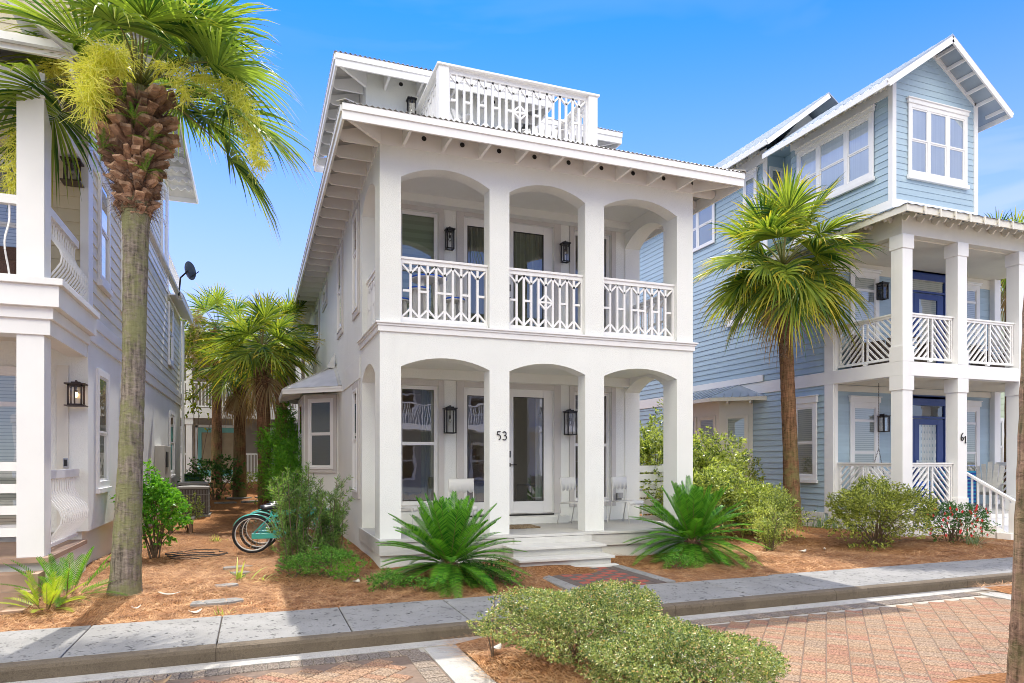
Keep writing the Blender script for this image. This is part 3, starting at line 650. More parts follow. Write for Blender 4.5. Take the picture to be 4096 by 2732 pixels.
# doors and windows, both floors
def big_window(par,x0,x1,z0,z1,blind=None,curt=True):
    window(par,FM(0,YI),x0,x1,z0,z1,cas=.035,rails=(.515,),depth=-.02,y=.07,surround=0,sash=.03,blind=blind,dark=False,name='window')
def surround(par,x0,x1,z0,z1,s=.11,bottom=True):
    b=MB(); e=YI-.03
    b.box(x0-s,x0-.001,e,YI-.001,z0-(s if bottom else 0),z1+s); b.box(x1+.001,x1+s,e,YI-.001,z0-(s if bottom else 0),z1+s); b.box(x0,x1,e,YI-.001,z1+.001,z1+s)
    if bottom: b.box(x0,x1,e,YI-.001,z0-s,z0-.001)
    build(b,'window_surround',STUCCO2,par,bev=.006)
def glass_door(par,x0,x1,z0,z1,lock=None,label=None,st=.14,frame=.0):
    b=MB(); y=YI+.05
    top=z1-.15; bot=z0+.25
    b.box(x0,x0+st,y,y+.045,z0+.01,z1); b.box(x1-st,x1,y,y+.045,z0+.01,z1); b.box(x0+st,x1-st,y,y+.045,top,z1); b.box(x0+st,x1-st,y,y+.045,z0+.01,bot)
    d=build(b,'door',TRIM,par,bev=.003,label=label)
    g=MB(); g.add([(x0+st,y+.02,bot),(x1-st,y+.02,bot),(x1-st,y+.02,top),(x0+st,y+.02,top)],[(0,1,2,3)]); build(g,'pane',GLASS,d)
    g=MB(); e=.012
    for q in((x0+st,x0+st+e,bot,top),(x1-st-e,x1-st,bot,top),(x0+st,x1-st,bot,bot+e),(x0+st,x1-st,top-e,top)): g.box(q[0],q[1],y-.002,y+.015,q[2],q[3])
    build(g,'glazing_bead',BLACK,d)
    if lock:
        g=MB(); g.box(lock-.03,lock+.03,y-.03,y-.001,z0+1.12,z0+1.25); g.box(lock-.032,lock+.032,y-.02,y-.001,z0+.94,z0+1.01); g.bar((lock,y-.035,z0+.975),(lock+.15,y-.04,z0+.975),.018,.018); build(g,'handle',BLACK,d,split=z0+1.05)
    b=MB(); b.box(x0-.004,x1+.004,YI-.02,YI+.15,z0-.03,z0-.001); build(b,'threshold',BLACK,d)
    return d
for dz,up in((0,False),(3.28,True)):
    for i,(a,c,z0,z1) in enumerate(wins):
        z0+=dz;z1+=dz
        if i in(0,3):
            big_window(H53,a,c,z0,z1); surround(H53,a,c,z0,z1)
        elif i==1: glass_door(H53,a,c,z0,z1,st=.085,label='narrow glazed side door'); surround(H53,a,c,z0-.0,z1,.15,False)
        else: glass_door(H53,a,c,z0,z1,lock=a+.1,st=.2,label='white front door with full glass pane'); surround(H53,a,c,z0,z1,.15,False)
b=MB(); b.box(4.30,5.85,YI-.32,YI-.001,ZP,.585); build(b,'door_plinth',STUCCO,H53,bev=.006)
# curtains, blinds and things seen through the panes
def curtain(x0,x1,z0,z1,y,m,name='curtain'):
    b=MB(); n=40; vs=[]
    for i in range(n+1):
        x=x0+(x1-x0)*i/n; yy=y+.03*math.sin(i*1.9)+.01*math.sin(i*.7); vs+= [(x,yy,z0),(x,yy,z1)]
    b.add(vs,[(2*i,2*i+2,2*i+3,2*i+1) for i in range(n)]); return build(b,name,m,H53,smooth=True)
curtain(2.98,3.25,.6,3.2,YI+.22,CURT); curtain(3.95,4.45,3.9,6.4,YI+.22,CURT); curtain(4.6,5.6,3.9,6.4,YI+.22,CURT); curtain(5.35,5.6,.5,3.2,YI+.25,CURTW)
b=MB(); b.add([(2.5,YI+.2,4.1),(3.3,YI+.2,4.1),(3.3,YI+.2,6.4),(2.5,YI+.2,6.4)],[(0,1,2,3)]); build(b,'roller_shade',SHADE,H53)
for q in((2.3,3.1,15.6,16.6,.45,1.2,'armchair'),(3.2,3.9,15.2,15.7,.45,.95,'bench'),(4.7,5.6,14.9,15.6,.45,1.2,'sideboard'),(5.9,6.9,14.5,15.5,.45,1.1,'sofa')): b=MB(); b.box(*q[:6]); build(b,q[6],FURN,H53,bev=.02)
for x,y,z in((2.62,14.6,2.23),(2.42,15.0,2.2)):
    b=MB(); b.lathe([(.13,0),(.14,.0),(.13,.2),(.12,.2)],(x,y,z),16); b.tube([(x,y,z+.2),(x,y,3.4)],.006,6); build(b,'pendant_lamp',SHADEL,H53,smooth=True)
b=MB(); b.lathe([(.16,3.37),(.17,3.375),(.15,3.395)],(4.25,14.2,0),20); build(b,'ceiling_light',CEILL,H53,smooth=True)
# staircase glimpsed through the front door
b=MB()
for k in range(10): b.box(5.05+.0,5.35,14.2+.26*k,14.5+.26*k,.45+.19*k,.64+.19*k)
build(b,'staircase',ROOM,H53)
# number 53 in dark metal tubing on the second pillar
def poly53():
    b=MB(); r=.0085; y=YF-.012; s=.077
    z=2.03; x=3.765
    b.tube([(x+.062,y,z+.135),(x+.012,y,z+.135),(x+.004,y,z+.08)],r,6)
    b.tube([(x+.004+.0,y,z+.08)]+[(x+.022+.042*math.sin(t),y,z+.043+.043*math.cos(t)) for t in [(-.45+.28*k) for k in range(13)]],r,6)
    x=3.868
    b.tube([(x+.028+.032*math.sin(t),y,z+.102+.032*math.cos(t)) for t in [(-1.1+.3*k) for k in range(15)]],r,6)
    b.tube([(x+.026+.04*math.sin(t),y,z+.037+.038*math.cos(t)) for t in [(0.0+.3*k) for k in range(14)]],r,6)
    return build(b,'house_number',BLACK,H53,smooth=True)
poly53()
# balcony railings
for (a,c),n,orn,mids in zip(LX,(10,10,10),(None,4,None),((0,2,4,5,7,9),(0,2,7,9),(0,2,4,5,7,9))):
    bb=v_railing(a+.005,c-.005,3.93,4.935,n,FM(0,YF+.12),orn,mids); build(bb,'balcony_railing',TRIM,H53)
    k=MB(); k.box(a+.005,c-.005,YF+.06,YF+.20,3.885,3.925); build(k,'rail_base',TRIM,H53)
for x,an in((X0+.12,-90),(X1-.12,90)):
    if an==-90: M=Matrix.Translation((x,12.70,0))@Matrix.Rotation(R(-90),4,'Z')
    else: M=Matrix.Translation((x,11.26,0))@Matrix.Rotation(R(90),4,'Z')
    build(v_railing(0,1.44,3.93,4.935,10,M,None,(0,2,4,5,7,9)),'balcony_railing',TRIM,H53)
# left wall windows (wall faces -x): frame x runs toward the viewer
ML=Matrix.Translation((X0,0,0))@Matrix.Rotation(R(-90),4,'Z')   # local x = -world y
def lw(y0,y1,z0,z1,**k): window(H53,ML,-y1,-y0,z0,z1,cas=.05,surround=.12,depth=.045,**k)
lw(13.12,13.72,1.08,3.05); lw(13.12,13.75,4.55,6.4,rails=(.6,)); lw(15.65,16.45,4.62,6.42,rails=(.5,)); lw(19.2,20.2,6.0,6.42,rails=()); lw(21.5,22.9,5.2,6.4,rails=())
SHUT=mat('dark_green_shutter',(.03,.075,.06),.4,.3,6,stretch=(1,1,9))
# bay window on the left side
BY=[(1.83,16.5),(1.10,17.2),(1.10,19.0),(1.83,19.7)]
b=MB(); b.slab([(1.83,16.5),(1.10,17.23),(1.10,19.0),(1.83,19.73)],[],.0,3.25,'z'); bay=build(b,'bay_window',STUCCO,H53)
for p,q in zip(BY[:-1],BY[1:]):
    p=Vector(p);q=Vector(q);
    # outside is to the right when walking p->q backwards; frame x from q to p
    an=math.atan2(p.y-q.y,p.x-q.x); M=Matrix.Translation((q.x,q.y,0))@Matrix.Rotation(an,4,'Z'); L_=(p-q).length
    window(bay,M,.15,L_-.13,1.47,3.14,cas=.06,surround=.085,depth=.04,name='bay_sash_window',blind=SHUT)
b=MB()
ev=[(1.83,15.75),(.62,16.95),(.62,19.4),(1.83,20.5)]; z1=3.34
top=[(1.83,16.9),(1.45,17.6),(1.45,18.9),(1.83,19.5)]
vs=[(x,y,z1) for x,y in ev]+[(1.83,16.95,3.95),(1.83,19.3,3.95)]
b.add([vs[0],vs[1],vs[4]],[(0,1,2)]); b.add([vs[1],vs[2],vs[5],vs[4]],[(0,1,2,3)]); b.add([vs[2],vs[3],vs[5]],[(0,1,2)])
rf=build(b,'bay_roof',METAL,bay); sm=rf.modifiers.new('thick','SOLIDIFY'); sm.thickness=.02
b=MB()
for p,q in zip(ev[:-1],ev[1:]):
    b.bar((p[0],p[1],z1-.06),(q[0],q[1],z1-.06),.03,.11); b.bar((p[0],p[1],z1-.02),(q[0],q[1],z1-.02),.05,.04)
for p,q in zip(ev,BY): b.bar((p[0],p[1],z1-.08),(q[0],q[1],z1+.02),.04,.08)
for t in(.25,.5,.75): b.bar((.62,16.95+t*2.4,z1-.08),(1.1,16.95+t*2.4,z1+.02),.04,.08)
build(b,'bay_eave',TRIM,bay)
b=MB(); 
nr=26
for k in range(nr): # ribs of the near face of the bay roof
    t=(k+.5)/nr; p=Vector((ev[0][0]+(ev[1][0]-ev[0][0])*t,ev[0][1]+(ev[1][1]-ev[0][1])*t,z1+.012)); d=Vector((1.83,16.95,3.95)); nrm=Vector((.7,.7,.5)).normalized()
    # ribs run square to the eave until the hip or the wall
    L_=min(t,1.0)*1.05; hor=Vector((.707,.707,0)); q=p+hor*(.85*(1-t)*0+.85*min(1,(1-t)*1.6))+Vector((0,0,.62*.98*min(1,(1-t)*1.6)*1.0))
    if q.x>1.82: s=(1.82-p.x)/(q.x-p.x) if q.x!=p.x else 1; q=p+(q-p)*max(s,0)
    if (q-p).length>.03: b.bar(p,q,.02,.012)
build(b,'roof_rib',METAL,rf) 
b=MB(); b.bar((.62,16.95,z1+.01),(1.83,16.95,3.97),.12,.02); b.bar((1.80,15.8,z1+.02),(1.80,17.0,3.98),.1,.02); b.add([(1.78,16.75,3.85),(1.78,17.2,3.95),(1.80,17.0,4.25),(1.60,16.9,3.9)],[(0,1,2),(0,2,3),(1,3,2),(0,3,1)]); build(b,'roof_flashing',METAL,rf)
# ---- lower roof
EX0,EX1,EY0,EY1=1.18,8.25,10.15,28.9; ZE=6.84; SL=.27
rf=thing('roof','lower hip roof of corrugated metal','x',(0,0,0)); del rf['category']; rf.parent=H53; rf.location=(-4.72,-10.81,0); OFF[rf.name]=(0,0,0)
rf['label']='corrugated metal roof with open rafters'
corrugated('roof_sheet',rf,METAL,FM(EX0,EY0),EX1-EX0,3.4,SL,ZE+.02)
corrugated('roof_sheet',rf,METAL,Matrix.Translation((EX0,EY1,0))@Matrix.Rotation(R(-90),4,'Z'),EY1-EY0,2.2,SL,ZE+.02)
corrugated('roof_sheet',rf,METAL,Matrix.Translation((EX1,EY0,0))@Matrix.Rotation(R(90),4,'Z'),EY1-EY0,2.2,SL,ZE+.02)
b=MB(); b.box(EX0+1.9,EX1-1.9,13.4,EY1-1.9,7.2,7.42); build(b,'roof_top',METAL,rf)
b=MB()
for x in(EX0+.0,):
    pass
for k in (0,1):
    sx=EX0 if k==0 else EX1; s=1 if k==0 else -1
    b.bar((sx-.02*s,EY0-.02,ZE+.03),(sx+2*s,EY0+2,ZE+.05+SL*2),.16,.012)
build(b,'hip_cap',METAL,rf)
b=MB()
def fascia(b,ax,a,c,d,z):
    """two-step fascia along x (ax='x', at y=d) or along y (ax='y', at x=d, outward sign)"""
    if ax=='x': b.box(a,c,d,d+.035,z-.23,z-.005); b.box(a-.0,c+.0,d-.022,d-.0005,z-.10,z-.005)
    else:
        s=d[1]; x=d[0]; b.box(x,x+.035*s,a,c,z-.23,z-.005); b.box(x-.022*s,x-.0005*s,a,c,z-.10,z-.005)
fascia(b,'x',EX0,EX1,EY0,ZE); fascia(b,'y',EY0+.036,EY1,(EX0,1),ZE); fascia(b,'y',EY0+.036,EY1,(EX1,-1),ZE)
build(b,'fascia',TRIM,rf)
def rafter(par,p,q,w=.045,h=.14):
    p=Vector(p);q=Vector(q); d=Vector((q.x-p.x,q.y-p.y,0)); n=Vector((-d.y,d.x,0)).normalized()*w/2; zb=p.z-.085
    b=MB(); vs=[]
    for s_ in(-1,1): vs+=[p+n*s_+Vector((0,0,h*.5)),Vector((p.x,p.y,zb+.05))+n*s_,Vector((p.x,p.y,zb+.05))+n*s_+d*.12-Vector((0,0,.05)),Vector((q.x,q.y,zb))+n*s_,q+n*s_+Vector((0,0,h*.5))]
    b.add(vs,[(0,1,2,3,4),(9,8,7,6,5)]+[(i,(i+1)%5,(i+1)%5+5,i+5) for i in range(5)]); return build(b,'rafter',TRIM,par)
zr0=ZE-.105; zr1=zr0+SL*.62
for k in range(9): x=2.2+k*.635; rafter(rf,(x,EY0+.04,zr0),(x,YF-.012,zr1))
for k in range(29): y=10.95+k*.6; rafter(rf,(EX0+.04,y,zr0),(X0-.012,y,zr1))
for k in range(6): y=10.95+k*.6; rafter(rf,(EX1-.04,y,zr0),(X1+.012,y,zr1))
for sx,ex,xx in((1,EX0,X0),(-1,EX1,X1)): rafter(rf,(ex+.03*sx,EY0+.03,zr0),(xx,YF,zr1),.05)
b=MB(); b.box(X0-.011,X1+.011,YF-.012,YF-.001,6.63,7.01); b.box(X0-.012,X0-.001,YF,YB,6.63,7.01); b.box(X1+.001,X1+.012,YF,YB,6.63,7.01); build(b,'frieze_board',TRIM,rf)
def vent(par,p,ax):
    b=MB(); n=14; r=.04
    if ax=='y': c=[(p[0]+r*1.25*math.cos(2*math.pi*k/n),p[1]-.004,p[2]+r*1.25*math.sin(2*math.pi*k/n)) for k in range(n)]; d=[(p[0]+r*math.cos(2*math.pi*k/n),p[1]-.007,p[2]+r*math.sin(2*math.pi*k/n)) for k in range(n)]
    else: c=[(p[0]-.004,p[1]+r*1.25*math.cos(2*math.pi*k/n),p[2]+r*1.25*math.sin(2*math.pi*k/n)) for k in range(n)]; d=[(p[0]-.007,p[1]+r*math.cos(2*math.pi*k/n),p[2]+r*math.sin(2*math.pi*k/n)) for k in range(n)]
    b.add(c,[tuple(range(n))]); o=build(b,'vent_ring',TRIM,par); b=MB(); b.add(d,[tuple(range(n))]); build(b,'soffit_vent',BLACK,par)
for k in range(9): vent(rf,(2.53+k*.635,YF-.014,6.82),'y')
for k in range(14): vent(rf,(X0-.014,11.25+k*.6,6.80),'x')
# ---- third storey
A=(1.95,4.88,13.05,16.6); B=(4.88,6.95,13.95,16.9); EZ=8.86
b=MB(); b.box(A[0],A[1],A[2],A[3],6.9,EZ+.155); b.box(B[0]+.001,B[1],B[2],B[3],6.9,EZ+.155); build(b,'upper_storey_wall',STUCCO,H53)
b=MB(); b.box(2.6,4.3,13.6,16.2,9.0,9.2); build(b,'roof_top',METAL,H53); b=MB(); b.box(4.9,6.4,14.4,16.5,9.0,9.15); build(b,'roof_top',METAL,H53)
ur=thing('upper_roof','x','x'); del ur['category']; ur['label']='small upper corrugated roof'; ur.parent=H53; ur.location=(-4.72,-10.81,0); OFF[ur.name]=(0,0,0)
ua=(1.33,5.5,12.43,17.2); ub=(5.5,7.55,13.32,17.5)
def smallroof(e,wl,wf,wr,sides):
    x0,x1,y0,y1=e
    corrugated('roof_sheet',ur,METAL,FM(x0,y0),x1-x0,1.6,.25,EZ+.02,hip0=1 if 'l' in sides else 0,hip1=1 if 'r' in sides else 0)
    b=MB(); fascia(b,'x',x0,x1,y0,EZ)
    if 'l' in sides: fascia(b,'y',y0+.036,y1,(x0,1),EZ); corrugated('roof_sheet',ur,METAL,Matrix.Translation((x0,y1,0))@Matrix.Rotation(R(-90),4,'Z'),y1-y0,1.4,.25,EZ+.02)
    if 'r' in sides: fascia(b,'y',y0+.036,y1,(x1,-1),EZ); corrugated('roof_sheet',ur,METAL,Matrix.Translation((x1,y0,0))@Matrix.Rotation(R(90),4,'Z'),y1-y0,1.4,.25,EZ+.02)
    build(b,'fascia',TRIM,ur)
    z0=EZ-.105; z1=z0+.25*.58; n=int((x1-x0-1)/.62)
    for k in range(n+1): x=wl+.35+k*.62; 
    x=wl+.35
    while x<wr-.1: rafter(ur,(x,y0+.04,z0),(x,wf-.012,z1)); vent(ur,(x+.31,wf-.004,EZ-.01),'y') if x+.4<wr else None; x+=.62
    y=wf+.25
    while y<y1-.1:
        if 'l' in sides: rafter(ur,(x0+.04,y,z0),(wl-.012,y,z1))
        if 'r' in sides: rafter(ur,(x1-.04,y,z0),(wr+.012,y,z1))
        y+=.6
    if 'l' in sides: rafter(ur,(x0+.03,y0+.03,z0),(wl,wf,z1)); 
    if 'r' in sides: rafter(ur,(x1-.03,y0+.03,z0),(wr,wf,z1))
    if 'l' in sides: b=MB(); b.box(x0,wl,y1-.036,y1,EZ-.23,EZ); build(b,'fascia',TRIM,ur)
smallroof(ua,A[0],A[2],A[1],'lr'); smallroof(ub,B[0],B[2],B[1],'r')
# roof deck
DX0,DX1,DY0,DZ0,DZ1=2.87,5.83,11.17,7.30,8.30
b=MB(); b.box(DX0+.05,DX1-.05,DY0+.1,13.0,7.10,7.24); b.box(DX0+.05,DX1-.05,DY0+.05,DY0+.1,6.95,7.24); b.box(DX0+.05,DX0+.1,DY0+.1,13.0,6.95,7.24); b.box(DX1-.1,DX1-.05,DY0+.1,13.0,6.95,7.24)
dk=build(b,'roof_deck',DECK,H53)
for x in(DX0+.09,DX1-.09):
    b=MB(); b.box(x-.09,x+.09,DY0,DY0+.18,6.95,DZ1-.02); build(b,'deck_post',TRIM,dk,bev=.005)
b=v_railing(DX0+.18,DX1-.18,DZ0,DZ1,20,FM(0,DY0+.09),9,(0,2,4,6,8,12,14,16,18)); build(b,'deck_railing',TRIM,dk)
b=MB(); b.box(DX0-.03,DX1+.03,DY0-.03,DY0+.21,DZ1-.02,DZ1+.015); b.box(DX0-.03,DX0+.21,DY0+.21,13.04,DZ1-.02,DZ1+.015); b.box(DX1-.21,DX1+.03,DY0+.21,13.9,DZ1-.02,DZ1+.015); build(b,'rail_cap',TRIM,dk,bev=.004)
build(v_railing(0,1.68,DZ0,DZ1,12,Matrix.Translation((DX0+.09,13.03,0))@Matrix.Rotation(R(-90),4,'Z'),None,(0,2,4,6,8,10)),'deck_railing',TRIM,dk)
build(v_railing(0,2.5,DZ0,DZ1,16,Matrix.Translation((DX1-.09,DY0+.18,0))@Matrix.Rotation(R(90),4,'Z'),None,(0,2,4,6,8,10)),'deck_railing',TRIM,dk)
# lanterns of number 53
G53='black lanterns on the white cottage'
lantern(3.445,12.56,2.19,.20,.46,'large black lantern on the white porch wall left of pillar number 53, ground floor',G53)
lantern(5.94,12.56,2.19,.20,.46,'large black lantern right of the glass front door, ground floor',G53)
lantern(3.445,12.58,5.66,.145,.36,'small black lantern on the balcony wall above the blue bistro table',G53)
lantern(5.84,12.58,5.66,.145,.36,'small black lantern on the balcony wall right of the balcony door',G53)
lantern(2.78,12.89,8.12,.15,.38,'black lantern high on the third storey wall beside the roof deck',G53)
# low slatted screen beside the porch
t=thing('slatted_screen','low white horizontal board screen behind the right porch arch','fence',(7.95,13.3,0))
b=MB()
for k in range(8): b.box(7.62+.02,8.62,13.28,13.31,.12+k*.185,.27+k*.185)
build(b,'slat',TRIM,t)
b=MB(); b.box(8.56,8.64,13.311,13.39,0,1.6); build(b,'post',TRIM,t)
def siding(b,x0,x1,z0,z1,pitch=.15,y=0,prof=None,t=.014):
    """lapped boards facing -y in frame coords; prof(z)->(xa,xb) narrows the boards (gables)"""
    z=z0
    while z<z1-.005:
        zt=min(z+pitch,z1)
        a0,c0=(x0,x1) if not prof else prof(z); a1,c1=(x0,x1) if not prof else prof(zt)
        if c0-a0>.02: b.add([(a0,y-t,z),(c0,y-t,z),(max(c1,a1+.001),y-.003,zt),(a1,y-.003,zt),(a0,y,z),(c0,y,z)],[(0,1,2,3),(0,4,5,1)])
        z=zt
def col(par,x,y,z0,z1,w=.29,m=TRIM,cap=.31,base=.33,name='column'):
    b=MB(); b.box(x,x+w,y,y+w,z0,z1)
    build(b,name,m,par,bev=.004); e=.022
    b=MB()
    if cap: b.box(x-e,x+w+e,y-e,y+w+e,z1-cap,z1-.001)
    if base: b.box(x-e,x+w+e,y-e,y+w+e,z0,z0+base)
    build(b,'column_trim',m,par,bev=.004,split=(z0+z1)/2)
def chevron(M,x0,x1,z0,z1,m=TRIM,par=None):
    b=MB(M); b.box(x0-.02,x1+.02,-.05,.05,z1-.035,z1); b.box(x0,x1,-.03,.03,z0,z0+.05); b.box(x0,x1,-.028,.028,z1-.085,z1-.035)
    w=x1-x0; g=.06; p0,p1=x0+g,x0+w/2-.05; q0,q1=x0+w/2+.05,x1-g
    zb,zt=z0+.05,z1-.085
    for a in (x0+.0,x1-.03): b.box(a,a+.03,-.02,.02,zb,zt)
    b.add([(x0+w/2-.06,-.03,z0),(x0+w/2+.06,-.03,z0),(x0+w/2+.03,-.03,z0-.04),(x0+w/2-.03,-.03,z0-.04),(x0+w/2-.06,.03,z0),(x0+w/2+.06,.03,z0),(x0+w/2+.03,.03,z0-.04),(x0+w/2-.03,.03,z0-.04)],[(0,1,2,3),(7,6,5,4),(0,3,7,4),(1,5,6,2),(2,6,7,3)])
    for a,c,s in((p0,p1,1),(q0,q1,-1)):
        b.box(a,a+.035,-.02,.02,zb,zt); b.box(c-.035,c,-.02,.02,zb,zt)
        W_=c-a; H=zt-zb; st=.155; k=-W_
        while k<H:
            # line z=zb+k+(x-a) for s=1
            xa=max(0,-k); xb=min(W_,H-k)
            if xb-xa>.04:
                P=lambda u: (a+u if s==1 else c-u, 0, zb+k+u)
                b.bar(P(xa),P(xb),.034,.034)
            k+=st
    return build(b,'railing',m,par)
# ---------------------------------------------------------------- blue house, number 61
H61=thing('blue_house','pale blue lap sided house with gabled tower and white chevron balcony rails, number 61','house',(15.8,10.84,0))
HX0,HX1,HF,HI=12.93,18.72,10.84,12.85
b=MB(); b.box(HX0+.02,HX1-.02,HI,28,0,6.95); b.box(HX0+.02,15.54,11.11,14.1,6.9,9.93); b.box(HX0+.6,HX1-.4,14.1,24,6.9,9.95); b.box(HX0+.02,HX0+.7,15.0,24,6.9,9.95)
b.slab([(HX0+.02,9.93),(15.54,9.93),(14.12,10.74)],[],11.11,15,'y'); build(b,'wall_core',BLUES,H61)
MW=Matrix.Translation((HX0+.018,0,0))@Matrix.Rotation(R(-90),4,'Z')
b=MB(MW); siding(b,-28,-12.99,.42,3.5,t=.024); siding(b,-28,-12.99,3.84,6.95,t=.024); siding(b,-14.1,-11.2,7.2,9.8,t=.02); siding(b,-24,-15.0,6.95,9.8,t=.02)
build(b,'side_siding',BLUES,H61)
b=MB(FM(0,HI)); siding(b,13.05,HX1-.1,.5,3.5,.17); siding(b,13.05,HX1-.1,3.82,6.5,.17); build(b,'porch_siding',BLUES,H61)
b=MB(FM(0,11.108)); 
def prof(z):
    if z<9.93: return (13.03,15.45)
    t=(z-9.93)/(10.76-9.93); return (13.03+(14.12-13.03)*t,15.45-(15.45-14.12)*t)
siding(b,13.03,15.45,7.36,10.74,.134,prof=prof); build(b,'gable_siding',BLUES,H61)
b=MB() # corner boards, belts
for x0,x1,y0,y1,z0,z1 in((HX0-.012,HX0+.10,11.075,11.19,7.15,9.95),(15.44,15.56,11.075,11.12,7.25,9.9),(HX0+.10,15.44,11.08,11.12,7.15,7.36),(HX0-.014,HX0+.016,11.19,14.1,7.15,7.34),
    (HX0-.014,HX0+.02,12.71,12.98,.4,3.5),(HX0-.014,HX0+.02,12.71,12.98,3.8,6.6),(HX0+.021,HX0+.13,12.70,12.84,.4,6.6),(HX1-.25,HX1-.02,12.70,12.84,.4,6.5),
    (HX0-.016,HX0+.02,14.98,15.14,7.0,9.9),(HX0-.02,HX0+.02,12.99,28,.22,.42)): b.box(x0,x1,y0,y1,z0,z1)
build(b,'corner_board',TRIM,H61,bev=.003)
b=MB(); b.box(HX0-.02,HX1+.02,HF-.02,HF+.22,3.5,3.80); b.box(HX0-.02,HX0+.22,HF+.22,28,3.5,3.81); b.box(HX1-.2,HX1+.02,HF+.22,HI,3.5,3.8)
build(b,'belt_board',TRIM,H61,bev=.004)
b=MB(); b.box(HX0,HX1,HF+.02,HF+.24,6.52,6.72); b.box(HX0,HX0+.22,HF+.24,HI+.2,6.52,6.72); b.box(HX0+.01,HX1-.01,HF+.03,HF+.2,6.72,7.0); b.box(HX0+.01,HX0+.2,HF+.2,14.5,6.72,7.0); b.box(HX1-.22,HX1,HF+.24,HI,6.52,6.72); b.box(HX0+.2,HX1-.2,HI-.03,HI-.001,6.25,6.5); build(b,'porch_beam',CREAMT,H61,bev=.004)
b=MB(); b.box(HX0+.2,HX1-.2,HF+.22,HI,6.5,6.55); 
for k in range(12): b.box(HX0+.24,HX1-.24,HF+.25+k*.16,HF+.3+k*.16,3.50,3.62)
b.box(HX0+.2,HX1-.2,HI-.05,HI-.001,3.35,3.5); b.box(HX0+.2,HX1-.2,HF+.2,HI,3.63,3.66); build(b,'porch_ceiling',CREAMT,H61,split=5)
b=MB(); b.box(HX0,HX1,HF,HI,.46,.52); b.box(HX0+.2,HX1-.2,HF+.2,HI,3.70,3.76); build(b,'porch_floor',DECK,H61,split=2)
b=MB(); b.box(HX0-.02,14.95,HF-.02,HF+.03,.2,.46); b.box(HX0-.02,HX0+.03,HF+.03,HI,.2,.46); b.box(16.5,HX1+.02,HF-.02,HF+.03,.2,.46); b.box(HX0,14.95,HF,HF+.05,-.1,.199); b.box(16.5,HX1,HF,HF+.05,-.1,.199); b.box(HX0,HX0+.05,HF+.05,28,-.1,.199); b.box(14.95,16.5,HF+.0,HF+.04,-.1,.46)
build(b,'porch_skirt',TRIM,H61)
for x in(HX0,14.585,16.58,HX1-.29): col(H61,x,HF,.52,3.499); col(H61,x,HF,3.801,6.519,cap=.3)
for z0,z1 in((.63,1.63),(3.88,4.88)):
    M_=Matrix.Translation((HX0+.14,12.71,0))@Matrix.Rotation(R(-90),4,'Z')
    chevron(M_,0.0,1.57,z0,z1,par=H61)
    chevron(FM(0,HF+.14),13.25,14.56,z0,z1,par=H61)
    if z0>2: chevron(FM(0,HF+.14),14.9,16.56,z0,z1,par=H61)
    chevron(FM(0,HF+.14),16.9,18.4,z0,z1,par=H61)
    chevron(Matrix.Translation((HX1-.14,11.14,0))@Matrix.Rotation(R(90),4,'Z'),0,1.57,z0,z1,par=H61)
# porch windows and doors
for dz in(0,3.2):
    window(H61,FM(0,HI-.014),13.56,14.49,.95+dz,3.10+dz,cas=.12,rails=(.42,.83),blind=BLINDS,head=.13 if not dz else .05,depth=.04,sash=.03)
    window(H61,FM(0,HI-.014),17.2,18.05,.95+dz,3.10+dz,cas=.12,rails=(.42,.83),blind=BLINDS,head=.13 if not dz else .05,depth=.04,sash=.03)
    b=MB(); y=HI-.07; z=.53+dz
    for q in((15.30,15.42,z,z+2.55),(16.72,16.86,z,z+2.55),(15.30,16.86,z+2.55,z+2.78),(15.42,16.72,z+2.22,z+2.27),(15.30-.02,16.88,z+2.72,z+2.8)): b.box(q[0],q[1],y,HI-.005,q[2],q[3])
    fr=build(b,'door_frame',BLUED,H61,bev=.003)
    b=MB(); y2=HI-.05; a,c=15.67,16.70
    for q in((a,a+.17,z,z+2.2),(c-.22,c,z,z+2.2),(a+.17,c-.22,z+2.06,z+2.2),(a+.17,c-.22,z,z+.35),(15.43,a-.01,z,z+2.2)): b.box(q[0],q[1],y2,y2+.04,q[2],q[3])
    d=build(b,'door',BLUED,H61,bev=.003,label='royal blue glazed door')
    b=MB(); b.add([(a+.17,y2+.02,z+.35),(c-.22,y2+.02,z+.35),(c-.22,y2+.02,z+2.06),(a+.17,y2+.02,z+2.06)],[(0,1,2,3)]); build(b,'pane',GLASS,d)
    b=MB(); n=24
    if dz: b.add([(a+.17,y2+.035,z+.35),(c-.22,y2+.035,z+.35),(c-.22,y2+.035,z+2.06),(a+.17,y2+.035,z+2.06)],[(0,1,2,3)]); build(b,'blind',BLINDS,d)
    else:
        vs=[]
        for i in range(n+1): x=a+.17+(c-.39-a)*i/n; vs+=[(x,y2+.035+.008*math.sin(i*1.7),z+.35),(x,y2+.035+.008*math.sin(i*1.7),z+2.06)]
        b.add(vs,[(2*i,2*i+2,2*i+3,2*i+1) for i in range(n)]); build(b,'curtain',CURTW,d,smooth=True)
    b=MB(); b.add([(15.43,y2+.02,z+2.28),(16.71,y2+.02,z+2.28),(16.71,y2+.02,z+2.54),(15.43,y2+.02,z+2.54)],[(0,1,2,3)]); build(b,'transom_pane',GLASS,fr)
    b=MB(); b.add([(15.43,y2+.035,z+2.28),(16.71,y2+.035,z+2.28),(16.71,y2+.035,z+2.54),(15.43,y2+.035,z+2.54)],[(0,1,2,3)]); build(b,'transom_backing',BLINDS if dz else ROOMD,fr)
    b=MB(); b.box(a+.04,a+.11,y2-.03,y2-.001,z+.9,z+1.15); b.lathe([(.02,0),(.03,.02),(.02,.05)],(a+.075,y2-.05,z+.92),10); build(b,'handle',CHROME,d)
